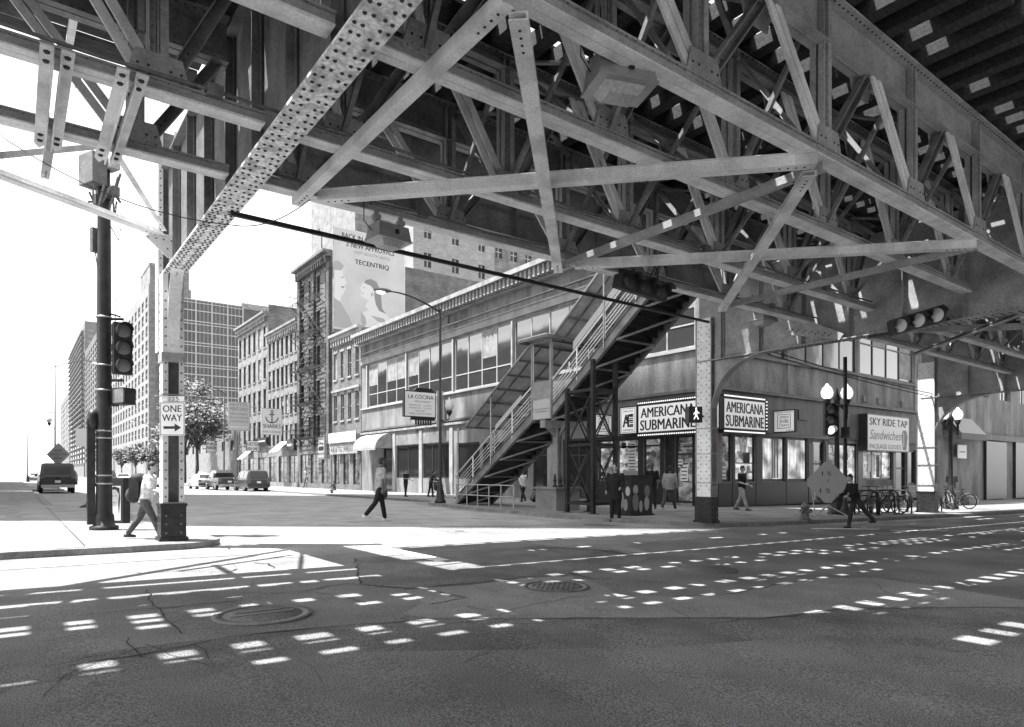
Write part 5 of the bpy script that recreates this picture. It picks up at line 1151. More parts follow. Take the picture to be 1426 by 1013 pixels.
mb.build('rails', rl)
# vending box with round cartoonless blobs of print
bx = thing('newspaper_box', 'boxy street cabinet with black and white printed sides under the steel tower', 'cabinet', V(16.4, 15.3, gz(16)+.11)); z0 = gz(16)+.11
mb = MB(black); mb.bb((15.95, 14.95, z0+.05), (16.95, 15.6, z0+1.25)); mb.bb((15.9, 14.9, z0), (17.0, 15.65, z0+.05), ink); mb.bb((15.92, 14.92, z0+1.25), (16.98, 15.63, z0+1.32), ink)
for (x, z, a, b, m) in ((16.15, .85, .12, .16, frame_lt), (16.15, .45, .15, .3, inkg), (16.7, .8, .14, .2, inkg), (16.68, .4, .12, .25, frame_lt), (16.4, .3, .08, .2, frame_lt)):
    mb.prism([V(x+a*math.cos(k*math.pi/5), 14.948, z0+z+b*math.sin(k*math.pi/5)) for k in range(10)], (0, -.003, 0), m)
for (y, z, a, b, m) in ((15.1, .8, .1, .16, frame_lt), (15.4, .5, .14, .3, inkg), (15.2, .35, .1, .2, inkg)):
    mb.prism([V(15.948, y+a*math.cos(k*math.pi/5), z0+z+b*math.sin(k*math.pi/5)) for k in range(10)], (-.003, 0, 0), m)
mb.build('cabinet_body', bx)
# ================================================================== LAMPS, SIGNALS, POSTS
def street_lamp(p, h, arm, adir, label, globe_at=None, gdir=None, glit=globe):
    t = thing('street_lamp', label, 'street lamp', p); ad = Vector(adir).normalized(); mb = MB(black)
    mb.lathe(p, [(.26, 0), (.26, .12), (.19, .2), (.17, .55), (.12, .7), (.11, .9), (.075, 1.0), (.05, h)], 12); mb.build('pole', t)
    mb = MB(black); top = p+V(0, 0, h-.15); pts = [top+ad*(arm*q)+V(0, 0, .75*math.sin(q*math.pi/2)*min(1, arm/2.2)) for q in [i/8 for i in range(9)]]; mb.path(pts, [.05-.02*i/8 for i in range(9)], 6); mb.build('arm', t)
    e = pts[-1]; mb = MB(steeldk); s = V(-ad.y, ad.x, 0)
    M = Matrix((ad, s, V(0, 0, 1))).transposed(); mb.ell(e+ad*.35+V(0, 0, .02), (.42, .16, .10), steeldk, 12, 6, M.to_3x3()); mb.ell(e+ad*.42+V(0, 0, -.05), (.24, .13, .12), globe, 12, 6, M.to_3x3()); mb.build('lamp_head', t)
    if globe_at:
        gd = Vector(gdir).normalized(); q = p+V(0, 0, globe_at); mb = MB(black); mb.path([q, q+gd*.2+V(0, 0, -.1), q+gd*.4, q+gd*.42+V(0, 0, .15)], .03, 6); c = q+gd*.42+V(0, 0, .15)
        mb.lathe(c, [(.04, 0), (.12, .12), (.15, .22), (.1, .24)], 10); mb.build('side_bracket', t); mb = MB(glit); mb.lathe(c+V(0, 0, .24), [(.1, 0), (.19, .12), (.2, .25), (.13, .42), (.05, .5), (.02, .62)], 12); mb.build('globe', t)
    return t
globed = flat('lamp_globe_unlit', .6, .3)
def gpos(u, v, lift=.11): p = gp(u, v, lift); p.z = gz(p.x)+lift; return p
street_lamp(gpos(613, 701), 9.0, 2.3, (-.95, .3, 0), 'tall black street lamp beside the foot of the roofed stair', 3.9, (.8, -.6, 0), globed)
pl_ = V(17.4, 73, gz(17)+.11); street_lamp(pl_, 9.9, 2.3, (-1, .1, 0), 'street lamp in front of the street tree by the parked cars')
pl_ = V(2.75, 67, .08); street_lamp(pl_, 10.2, 2.4, (1, .1, 0), 'tall street lamp with a globe bracket at the far left edge', 5.0, (-.9, .4, 0), globed)
pavement([(1.001, 60), (3.1, 61), (3.1, 74), (1.001, 75)], 'pavement')
street_lamp(V(1.6, 118, .1), 9.5, 2.4, (1, .1, 0), 'slim far street lamp left of the backpacker'); street_lamp(V(17.4, 118, gz(17)+.11), 9, 2.3, (-1, .1, 0), 'slim far street lamp right of the white office building')
def signal(t, c, fdir, updir=(0, 0, 1), lit=None, cross=False, name='signal_head', visor=True, horizontal=False, lm=None):
    f = Vector(fdir).normalized(); u_ = Vector(updir).normalized(); s = u_.cross(f).normalized(); M = Matrix((s, -f, u_)).transposed().to_3x3()
    mb = MB(black)
    for k in (-1, 0, 1):
        cc = c+u_*(.36*k); mb.box(cc, (.34, .2, .35), None, M); ring = Matrix((s, u_, f)).transposed()
        pr = [cc+f*.1+s*math.cos(a)*.15+u_*math.sin(a)*.15 for a in [2*math.pi*i/16 for i in range(16)]]; pf = [p+f*(.25 if horizontal is False else .2) for p in pr]
        n = 16; up2 = V(0, 0, 1)
        for i in range(n):
            mid = (pr[i]-cc)
            if mid.dot(up2) > -.09: mb.add([pr[i], pr[(i+1) % n], pf[(i+1) % n]-f*(.10 if mid.dot(up2) < 0 else 0), pf[i]-f*(.10 if mid.dot(up2) < 0 else 0)], [(0, 1, 2, 3)]); 
    h_ = mb.build(name, t)
    for k in (1, 0, -1):
        mb = MB(lens if lit == k else (lm or lensd)); cc = c+u_*(.36*k)+f*.105; mb.add([cc+f*.03]+[cc+s*math.cos(a)*.14+u_*math.sin(a)*.14 for a in [2*math.pi*i/16 for i in range(16)]], [(0, 1+i, 1+(i+1) % 16) for i in range(16)], None, True); mb.build('lens', h_)
    return h_
# big black pole with signal at the left
p = gpos(145, 738); t = thing('signal_pole', 'thick black pole with traffic signal and antenna boxes at the left', 'traffic light', p)
mb = MB(black); mb.lathe(p, [(.27, 0), (.27, .07), (.2, .1), (.18, .3), (.155, .35), (.145, 1), (.125, 6.2), (.11, 7.7)], 16); mb.build('pole', t)
mb = MB(galv)
for z in (.95, 1.12, 1.9, 2.05, 2.9, 3.42, 4.42): mb.lathe(p+V(0, 0, z), [(.155, 0), (.155, .03), (.13, .03)], 14)
mb.build('bands', t)
mb = MB(black); mb.bb(p+V(-.30, -.05, .12), p+V(-.16, .15, 2.3)); mb.lathe(p+V(-.2, 0, 2.1), [(.07, 0), (.1, .1), (.1, .3), (.05, .4)], 8); mb.build('cable_riser', t)
sg = p+RT*.38+V(0, 0, 3.78)
signal(t, sg-FW*.0, (-FW*.75+RT*.65), lit=None)
mb = MB(black)
for z in (4.4, 3.12): mb.tube(p+V(0, 0, z), p+RT*.4+V(0, 0, z), .03, 6)
mb.tube(p+V(0, 0, 4.55), p+RT*.34+V(0, 0, 4.45), .02, 5); mb.build('bracket_arms', t)
mb = MB(black); Mr = Matrix.Rotation(-YAW-.5, 3, 'Z'); mb.box(p+RT*.4+V(0, 0, 2.78), (.42, .28, .34), None, Mr); mb.box(p+RT*.4+V(0, 0, 2.78)-FW*.17, (.36, .03, .28), steeldk, Mr); mb.tube(p+V(0, 0, 2.6), p+RT*.3+V(0, 0, 2.6), .025); mb.build('pedestrian_signal', t)
mb = MB(steeldk); q = p+V(0, 0, 7.0); mb.box(q+V(-.2, 0, .45), (.5, .3, .62), None, Mr); mb.box(q+RT*.15+V(0, 0, .62), (.3, .2, .2), frame_lt, Mr)
for i in range(16): a = random.uniform(0, 6.28); mb.beam(q+V(.2*math.cos(a), .2*math.sin(a), random.uniform(-.5, .2)), q+V(.3*math.cos(a+.6), .3*math.sin(a+.6), random.uniform(-.4, .5)), .035, .035)
for i in range(5): mb.box(q+RT*random.uniform(-.3, .35)+V(0, 0, random.uniform(-.45, .1)), (.12, .14, .2), None, Mr)
mb.box(q-RT*.2+V(0, 0, -.95), (.1, .14, .5), None, Mr); mb.tube(q+V(0, 0, -.4), q+RT*1.25+FW*.5+V(0, 0, -.65), .03, 5); mb.path([q+RT*.1+V(0, 0, -.6), q+RT*.3+V(0, 0, -.95), q+RT*.35+V(0, 0, -.7)], .012, 4); mb.path([q-RT*.2+V(0, 0, -1.1), q-RT*.14+V(0, 0, -1.5), q-RT*.02+V(0, 0, -1.3)], .012, 4); mb.build('antenna_boxes', t)
# poster stand beside it
p = gpos(165, 729); t = thing('poster_stand', 'small dark kerbside stand with a portrait poster behind the thick black pole', 'poster stand', p)
mb = MB(black); c = p+V(.0, .12, .5); M = Matrix.Rotation(-YAW, 3, 'Z'); mb.box(c, (.42, .3, 1.0), None, M); mb.box(c+V(0, 0, .54), (.46, .34, .08), None, M); mb.build('stand', t)
mb = MB(signw); f0 = c-FW*.152; mb.box(f0+V(0, 0, -.02), (.32, .01, .82), None, M)
def fc(pts, m, d): mb.face([f0-FW*(.006+d)+RT*a+V(0, 0, b) for a, b in pts], m)
fc([(-.1, .3), (.06, .34), (.12, .2), (.11, .0), (.03, -.1), (-.07, -.08), (-.11, .05)], inkl, .001); fc([(-.12, .3), (0, .38), (.13, .34), (.15, .1), (.12, -.3), (.1, -.05), (.12, .2), (.05, .3), (-.05, .3)], ink, .003); fc([(-.06, .15), (-.01, .165), (-.01, .14)], ink, .003); fc([(.03, .165), (.08, .15), (.03, .14)], ink, .003); fc([(-.02, -.0), (.04, 0), (.01, -.025)], ink, .003)
mb.build('poster', t)
# one way sign and number plate on the column
cxy = V(2.24, 13.06, 0); ff = -FW; dd_ = 11.55
def colsign(u0, u1, v0, v1, dep, label, name, cat, face, lines, rim=.012):
    c = at((u0+u1)/2, (v0+v1)/2, dep); w_ = (u1-u0)*dep/F; h = (v1-v0)*dep/F; t = thing(name, label, cat, c-V(0, 0, h/2)); o = c-RT*(w_/2)-V(0, 0, h/2)
    mb = MB(face); fbox(mb, o, RT, -FW, 0, w_, 0, h, -.004, 0, galv); fbox(mb, o, RT, -FW, .004, w_-.004, .004, h-.004, .0005, .002, face)
    if rim:
        for a, b, c_, d in ((rim, w_-rim, rim, rim+.008), (rim, w_-rim, h-rim-.008, h-rim), (rim, rim+.008, rim, h-rim), (w_-rim-.008, w_-rim, rim, h-rim)): fbox(mb, o, RT, -FW, a, b, c_, d, .0025, .0035, ink)
    mb.build('plate', t)
    mb = MB(ink)
    for (s, x, y, hh, ww) in lines: mb.text(s, o+RT*(w_*x)-FW*.004+V(0, 0, h*y), RT, (0, 0, 1), h*hh, w_*ww, ink, 0, 0, .025)
    if lines: mb.build('lettering', t)
    return t, o, w_, h
t, o, w_, h = colsign(222, 257.5, 560, 607, 11.35, 'white one way sign with a black arrow strapped to the steel column', 'one_way_sign', 'sign', signw, [('ONE', .5, .80, .2, .72), ('WAY', .5, .53, .2, .78)])
mb = MB(ink); q = lambda a, b: o+RT*(w_*a)-FW*.004+V(0, 0, h*b)
mb.face([q(.16, .20), q(.60, .20), q(.60, .12), q(.86, .24), q(.60, .36), q(.60, .28), q(.16, .28)]); mb.build('arrow', t)
mb = MB(galv); mb.bb((2.03, 12.86, o.z+.05), (2.45, 13.26, o.z+.07)); mb.bb((2.03, 12.86, o.z+.5), (2.45, 13.26, o.z+.52)); mb.tube(o+RT*w_*.5+V(0, 0, h*.5), (2.24, 12.9, o.z+h*.5), .02); mb.build('strap', t)
colsign(225.5, 257, 552, 559.3, 11.35, 'small dark number plate above the one way sign', 'number_plate', 'plate', steel, [('225', .5, .5, .7, .5)], 0)
# thin posts and signs at the left
p = gpos(122, 707); t = thing('sign_post', 'thin dark post on a plate with a pale sign, at the left kerb', 'sign post', p); mb = MB(black); mb.lathe(p, [(.25, 0), (.24, .04), (.06, .12), (.05, .2)], 8); mb.tube(p, p+V(.1, .05, 2.75), .035, 6); mb.build('post', t)
mb = MB(inkl); c = p+V(.1, .05, 2.45)-RT*.28; mb.box(c, (.5, .02, .62), None, Matrix.Rotation(-YAW, 3, 'Z')); mb.build('plate', t)
p = at(81, 646, 44); p.z = .05; t = thing('construction_sign', 'diamond shaped road work sign standing behind the van roof', 'sign', p); mb = MB(inkl); c = at(81, 633, 44); r = .78
mb.prism([c+V(0, 0, r), c+RT*r, c-V(0, 0, r), c-RT*r], FW*.02); mb.build('plate', t); mb = MB(ink)
for k, s in enumerate(('ROAD', 'CONSTRUCTION', 'AHEAD')): mb.text(s, c-FW*.01+V(0, 0, .25-.25*k), RT, (0, 0, 1), .15, [.5, 1.1, .6][k], ink)
mb.build('lettering', t); mb = MB(galv); mb.tube(p, c, .03); mb.build('post', t)
# twin globe lamps
def twin_lamp(p, label, lit=globe, rot=0.0, hh=3.95):
    t = thing('twin_globe_lamp', label, 'street lamp', p, 0, 'twin globe lamps'); mb = MB(black)
    mb.lathe(p, [(.32, 0), (.32, .12), (.24, .2), (.2, .55), (.24, .62), (.14, .8), (.1, 1.3), (.075, hh-.2), (.12, hh-.15), (.1, hh), (.14, hh+.1), (.06, hh+.3), (.02, hh+.5)], 14); mb.build('post', t)
    d = RT*math.cos(rot)+FW*math.sin(rot)
    for s in (-1, 1):
        q = p+V(0, 0, hh-.25); mb = MB(black); e = q+d*(.38*s)+V(0, 0, .1); mb.path([q, q+d*(.12*s)+V(0, 0, .12), q+d*(.25*s)+V(0, 0, -.02), e+V(0, 0, -.25)], .04, 6); mb.lathe(e+V(0, 0, -.5), [(.015, 0), (.05, .1), (.03, .16), (.06, .26), (.05, .5), (.09, .55), (.14, .72), (.1, .74)], 10); b = mb.build('arm', t)
        mb = MB(lit); mb.lathe(e+V(0, 0, .24), [(.1, 0), (.19, .1), (.215, .24), (.16, .4), (.08, .47), (.03, .56)], 14); mb.build('globe', t)
    return t
pq = V(24.0, 12.4, gz(24)+.11); twin_lamp(pq, 'twin globe lamp beside the lit traffic signal, lamps glowing', globe, .1, 4.1)
pq2 = V(34.4, 12.5, gz(34)+.11); twin_lamp(pq2, 'twin globe lamp at the right edge near the striped awning', globe, .2, 4.0)
p = V(23.6, 11.9, gz(23.6)+.11); t = thing('signal_pole', 'slim dark pole with a vertical signal showing one lit lamp', 'traffic light', p); mb = MB(black); mb.lathe(p, [(.2, 0), (.2, .1), (.12, .3), (.07, .5), (.065, 5.6)], 10); mb.build('pole', t)
signal(t, at(1155, 585, 23.0), (-FW+RT*-.1), lit=-1)
mb = MB(black); c = at(1155, 585, 23.0); 
for dz in (-.55, .55): mb.tube(c+V(0, 0, dz), V(p.x, p.y, c.z+dz), .025)
mb.build('bracket_arms', t); mb = MB(black); c = at(1181, 603, 23.2); mb.box(c, (.42, .3, .38), None, Matrix.Rotation(-YAW+.7, 3, 'Z')); mb.tube(c, V(p.x, p.y, c.z), .025); mb.build('pedestrian_signal', t)
# fabric diamond road work sign seen against the light, on its stand
fab = flat('sign_fabric', .4, .7); c = at(1153, 672, 22.6); r = .80; t = thing('fabric_road_sign', 'large pale fabric diamond sign on a folding stand beside the lamp pole', 'sign', V(c.x, c.y, gz(c.x)+.11))
mb = MB(fab); k = .13; mb.prism([c+RT*a*r+V(0, 0, b*r) for a, b in ((-k, 1-k), (k, 1-k), (1-k, k), (1-k, -k), (k, -1+k), (-k, -1+k), (-1+k, -k), (-1+k, k))], FW*.012); mb.build('fabric', t)
mb = MB(ink); mb.text('I S', c-FW*.004+V(-.0, 0, .30)-RT*.05, RT, (0, 0, 1), .13, .32, ink); mb.text('I S', c-FW*.004+V(0, 0, -.28)-RT*.1, RT, (0, 0, 1), .14, .36, ink); mb.text('/', c-FW*.004+V(0, 0, .05), RT, (0, 0, 1), .12, .06, ink); mb.build('lettering', t)
mb = MB(frame_lt); zz = gz(c.x)+.13; b0 = V(c.x, c.y, zz)
mb.tube(c-V(0, 0, r), b0+V(0, 0, .1), .02)
for s in (-1, 1): mb.tube(b0+V(0, 0, .35), b0+RT*s*.55-FW*.3, .018); mb.tube(b0+V(0, 0, .35), b0+RT*s*.3+FW*.4, .018); mb.tube(b0+RT*s*.55-FW*.3, b0+RT*s*.7-FW*.3+V(0, 0, .9), .018)
mb.build('stand', t)
# signals hung on the structure
c = at(893, 398, 12.3); t = thing('hanging_signal', 'dark horizontal three lamp signal seen from behind under the far truss', 'traffic light', c); ax = V(1, -.15, -.12).normalized(); signal(t, c, V(.12, -.75, -.15), updir=ax, horizontal=True, lm=lenso)
mb = MB(black); mb.tube(c+V(-.3, .05, .1), V(c.x-.3, 8.5, ZB-.02), .04); mb.tube(c+V(.25, .05, .1), V(c.x+.25, 8.5, ZB-.02), .04); mb.path([c+V(.1, -.1, .1), c+V(.2, -.15, .35), c+V(.35, -.1, .3), c+V(.3, -.1, -.05)], .012, 5); mb.build('hanger', t)
c = at(1275, 448, 13.9); t = thing('hanging_signal', 'horizontal signal with three visible round lenses fixed to the rounded girder', 'traffic light', c); ax = (at(1308, 438, 13.5)-at(1242, 457, 14.3)).normalized(); signal(t, c, (-V(1, 0, 0)*.6-V(0, 1, 0)*.6), updir=ax, horizontal=True, lm=lensb)
mb = MB(black); mb.bb((c.x, c.y-.5, c.z-.05), (15.42, c.y-.4, c.z+.02)); mb.bb((c.x, c.y+.4, c.z-.05), (15.42, c.y+.5, c.z+.02)); mb.bb((15.25, c.y+.55, c.z-.14), (15.4, c.y+1.1, c.z-.1)); mb.build('hanger', t)
# walk signal on the pale column
c = at(966, 578, 18.0); t = thing('walk_signal', 'black walk signal with a lit walking figure on the pale column', 'signal', c); mb = MB(black); M = Matrix.Rotation(-YAW+.15, 3, 'Z'); mb.box(c, (.38, .26, .42), None, M); mb.tube(c, V(15.4, 11.7, c.z), .03); mb.build('housing', t)
mb = MB(lens); f0 = c-FW*.14+RT*.03
for (a, b), (c_, d), wd in (((.0, .11), (0, .0), .05), ((0, .0), (-.06, -.13), .03), ((0, 0), (.06, -.13), .03), ((0, .09), (-.07, .0), .022), ((0, .09), (.08, .03), .022)): mb.beam(f0+RT*a+V(0, 0, b), f0+RT*c_+V(0, 0, d), wd, .01)
mb.ell(f0+V(0, 0, .155), (.03, .01, .03), None, 8, 5); mb.build('walking_figure', t)
# floodlights under the trusses
def flood(c, w_, label, rot, z_top):
    t = thing('floodlight', label, 'floodlight', c, 0, 'floodlights under the structure'); M = Matrix.Rotation(rot, 3, 'Z'); mb = MB(galv)
    a, b, h = w_/2, w_*.36, w_*.2
    P = [V(-a, -b, -h), V(a, -b, -h), V(a, b, -h), V(-a, b, -h), V(-a*.9, -b*.8, h), V(a*.9, -b*.8, h), V(a*.9, b*.8, h), V(-a*.9, b*.8, h)]
    mb.add([c+M @ p for p in P], [(0, 1, 2, 3), (4, 5, 6, 7), (0, 1, 5, 4), (1, 2, 6, 5), (2, 3, 7, 6), (3, 0, 4, 7)]); mb.box(c+V(0, 0, -h), (w_*1.04, w_*.76, .02), None, M)
    P = [V(-a*.7, -b*.7, -h-.01), V(a*.7, -b*.7, -h-.01), V(a*.7, b*.7, -h-.01), V(-a*.7, b*.7, -h-.01), V(-a*.5, -b*.5, -h-w_*.16), V(a*.5, -b*.5, -h-w_*.16), V(a*.5, b*.5, -h-w_*.16), V(-a*.5, b*.5, -h-w_*.16)]
    mb.add([c+M @ p for p in P], [(4, 5, 6, 7), (0, 1, 5, 4), (1, 2, 6, 5), (2, 3, 7, 6), (3, 0, 4, 7)], steel2); mb.box(c+M @ V(a*.1, -b, 0), (.05, .02, .06), ink, M); mb.build('housing', t)
    mb = MB(steel2)
    for s in (-1, 1): q = c+M @ V(s*a*.75, 0, h); mb.tube(q, V(q.x, q.y, z_top), .035, 6); mb.box(V(q.x, q.y, (q.z+z_top)/2), (.1, .1, .06))
    mb.build('hanger', t); mb = MB(black); q = c+M @ V(-a, 0, 0); mb.path([q, q+V(-.12, 0, .1), q+V(-.12, 0, .45), V(q.x, q.y, z_top+.05)], .008, 4); mb.build('cable', t)
flood(at(541, 327, 9.3), .52, 'boxy floodlight hanging under the far truss in front of the billboard', .1, ZB)
flood(at(862, 108, 6.1), .56, 'large boxy floodlight close overhead at the upper middle', -.35, ZB+.1)
flood(at(1062, 441, 15.6), .6, 'small floodlight near the top of the rounded bracket', .0, ZB)
# cable bar and wires
mb = MB(black); a = V(2.3, at(322, 311, 8.85).y, Z240-.03); mb.beam(a, V(15.35, 11.5, at(970, 449, 18.4).z), .05, .06); one(mb, 'cable_bar', 'thick straight black cable from the peeling girder to the pale column', 'cable')
mb = MB(black); P0, P1, P2 = at(-20, 175, 8.6), at(325, 314, 8.7), at(432, 278, 8.6)
def sag(a, b, s, n=10): return [a.lerp(b, i/n)-V(0, 0, s*4*(i/n)*(1-i/n)) for i in range(n+1)]
mb.path(sag(P0, P1, .25)+sag(P1, P2, .12)[1:], .007, 4); one(mb, 'wire', 'thin sagging wire across the sky at the upper left', 'wire')
mb = MB(black)
for dz in (0, .12): mb.path(sag(V(15.6, 11.3, 4.95+dz), V(29, 11.2, 4.3+dz), .1), .018, 5)
one(mb, 'wire', 'pair of thin wires strung past the upper windows of the bar', 'wire')
# hydrant
p = gpos(1121, 724); t = thing('fire_hydrant', 'squat dark fire hydrant on the corner pavement', 'hydrant', p); mb = MB(steeldk); mb.lathe(p, [(.17, 0), (.17, .05), (.12, .07), (.12, .36), (.15, .38), (.15, .41), (.12, .43), (.08, .5), (.03, .53), (.03, .57)], 12); mb.build('barrel', t)
mb = MB(steeldk); mb.tube(p+V(-.22, 0, .28), p+V(.22, 0, .28), .06, 8); mb.tube(p+V(0, -.2, .28), p+V(0, 0, .28), .07, 8); mb.build('nozzles', t)
# bicycle racks and bicycles
rk = None
for i, u in enumerate((1206, 1216, 1229, 1242, 1253, 1303)):
    x = uX(u, 11.6); p = V(x, 11.6+(i % 2)*.15, gz(x)+.11)
    if rk is None:
        rk = thing('bike_rack', 'black hoop bicycle rack on the pavement below the bar sign', 'bike rack', p, 0, 'hoop bicycle racks'); mb = MB(black); mb.path([V(0, -.4, 0), V(0, -.4, .6), V(0, -.35, .78), V(0, -.2, .88), V(0, .2, .88), V(0, .35, .78), V(0, .4, .6), V(0, .4, 0)], .028, 8); mb.build('hoop', rk, True)
        mb = MB(black); mb.box((0, -.4, .01), (.14, .14, .02)); mb.box((0, .4, .01), (.14, .14, .02)); mb.build('foot_plates', rk, True)
    else: dup(rk, p, random.uniform(-.2, .2))
def bike(p, rz, label):
    t = thing('bicycle', label, 'bicycle', p, rz)
    for y in (-.52, .52):
        mb = MB(black); mb.path([V(0, y+.33*math.cos(a), .34+.33*math.sin(a)) for a in [2*math.pi*i/24 for i in range(25)]], .027, 6); 
        for k in range(12): a = math.pi*k/6; mb.tube((0, y, .34), (0, y+.32*math.cos(a), .34+.32*math.sin(a)), .003, 3, galv)
        mb.tube((-.05, y, .34), (.05, y, .34), .025, 6, galv); mb.build('wheel', t, True)
    mb = MB(steeldk); bb_, se, hd, r_, f_ = V(0, -.05, .30), V(0, -.18, .78), V(0, .38, .82), V(0, -.52, .34), V(0, .52, .34)
    for a, b in ((bb_, se), (bb_, hd-V(0, .0, .12)), (se, hd), (r_, bb_), (r_, se), (hd+V(0, -.02, .06), f_)): mb.tube(a, b, .024, 6)
    mb.build('frame', t, True); mb = MB(black); mb.ell(V(0, -.2, .90), (.07, .14, .03)); mb.tube(se, V(0, -.2, .9), .012); mb.build('saddle', t, True)
    mb = MB(black); mb.tube(hd, hd+V(0, -.02, .2), .014); mb.path([V(-.28, .28, 1.0), V(-.2, .36, 1.02), V(.2, .36, 1.02), V(.28, .28, 1.0)], .013, 5); mb.build('handlebar', t, True)
    mb = MB(steeldk); mb.lathe(V(.03, -.05, .30), [(.09, 0), (.09, .01)], 12, None, 'x'); mb.tube((-.1, -.05, .2), (.1, -.05, .4), .012); mb.build('crank', t, True)
    return t
bkz = lambda u, y: V(uX(u, y), y, gz(uX(u, y))+.11)
bk = bike(bkz(1212, 11.8), 1.9, 'leftmost bicycle leaning at the hoop racks, behind the stooping man')
for (u, y, rz, l) in ((1245, 12.0, 1.3, 'bicycle chained among the hoop racks, second from the left'), (1264, 12.0, -1.2, 'bicycle with a round bag, just left of the bright column'), (1322, 12.2, -1.0, 'bicycle parked right of the bright column'), (1313, 12.5, 1.4, 'bicycle half hidden right beside the bright column')): dup(bk, bkz(u, y), rz, l)
for (u, y, rz, l) in ((1222, 12.3, .95, 'bicycle behind the stooping figure, close to the leftmost hoop rack'), (1234, 11.5, 1.0, 'bicycle in front of the middle hoop racks'), (1275, 12.6, 1.0, 'bicycle at the rear just left of the bright column base'), (1334, 12.4, .9, 'bicycle farthest right, near the twin globe lamp foot')): dup(bk, bkz(u, y), rz, l)
# small things by the far wall
c = bkz(1346, 14.5); t = thing('goods_pile', 'low pile of bags and boxes on the pavement at the right edge', 'bags', c); mb = MB(steeldk); mb.box(c+V(0, 0, .2), (1.0, .6, .4)); mb.box(c+V(.9, 0, .15), (.5, .4, .3), steel2); mb.build('boxes', t); mb = MB(frame_lt); mb.ell(c+V(.1, 0, .48), (.3, .25, .18)); mb.ell(c+V(.9, 0, .38), (.2, .2, .12)); mb.build('bags', t)
for q, l in ((V(17.4, 74, 0), 'bicycle chained to a post in front of the pale commercial building'), (V(17.8, 70.5, 0), 'bicycle parked near the fire escape foot'), (V(17.9, 77, 0), 'bicycle parked farthest up the side street')):
    q.z = gz(q.x)+.11; dup(bk, q, .2, l)
t = thing('logo_sign', 'narrow backlit corner piece between the two long sandwich signs', 'sign', V(XS, uYs(974), zb0)); o = V(XS, uYs(974.5), zb0); W = uYs(974.5)-(YC-.34); board(t, o, V(0, -1, 0), mX, W, 1.4, .26); lett(t, 'AE', o, V(0, -1, 0), mX, W*.5, .7, .6, W*.6, bold=.04)
# ================================================================== TREES
leafm = mott('foliage', .06, .16, 3.0, .75, bump=0); leafl = mott('pale_foliage', .18, .34, 3.0, .75, bump=0); barkm = mott('bark', .05, .12, 6, .9, bump=.3)
def tree(p, h, cr, label, n=5000, ls=.22, m=leafm, m2=leafl, seed=1):
    rnd = random.Random(seed); t = thing('street_tree', label, 'tree', p); mb = MB(barkm)
    top = p+V(0, 0, h*.45); mb.path([p, p+V(.05, 0, h*.2), top], [h*.022, h*.017, h*.013], 8); clumps = []
    for i in range(26):
        a = rnd.uniform(0, 6.28); el = rnd.uniform(-.1, 1.3); L = rnd.uniform(.55, 1)*cr; e = top+V(math.cos(a)*math.cos(el)*L, math.sin(a)*math.cos(el)*L, h*.12+math.sin(el)*(h*.48)*rnd.uniform(.6, 1))
        mid = top.lerp(e, .5)+V(0, 0, h*.04); mb.path([top-V(0, 0, h*rnd.uniform(0, .12)), mid, e], [h*.008, h*.005, h*.002], 5); clumps.append((e, rnd.uniform(.16, .34)*cr)); clumps.append((mid, .2*cr))
    mb.build('trunk', t); mb = MB(m)
    for i in range(n):
        c, r = rnd.choice(clumps); d = Vector((rnd.gauss(0, 1), rnd.gauss(0, 1), rnd.gauss(0, .8))).normalized()*r*rnd.uniform(.3, 1.15); q = c+d; s = ls*rnd.uniform(.5, 1.1)
        a = Vector((rnd.gauss(0, 1), rnd.gauss(0, 1), rnd.gauss(0, .6))).normalized(); b = a.orthogonal().normalized(); mb.add([q-a*s, q+b*s*.5, q+a*s, q-b*s*.5], [(0, 1, 2, 3)], m if rnd.random() < .6 else m2)
    mb.build('crown', t); return t
tree(V(20.5, 101, -.15), 13.2, 5.6, 'big leafy street tree in front of the glass office block', 9000, .3, seed=3)
tree(V(21, 112, -.15), 11.5, 4.6, 'second leafy tree just behind the big street tree, to its left', 5000, .3, seed=5)
for i, (x, y, h) in enumerate(((22.5, 150, 8), (22.5, 175, 8.5), (22.5, 200, 8), (22, 240, 9))): tree(V(x, y, gz(x)), h, h*.36, ['young tree before the white office building, nearest', 'young tree before the white office building, middle one', 'young tree before the white office building, far one', 'distant street tree under the slim towers'][i], 1500, .4, seed=10+i)
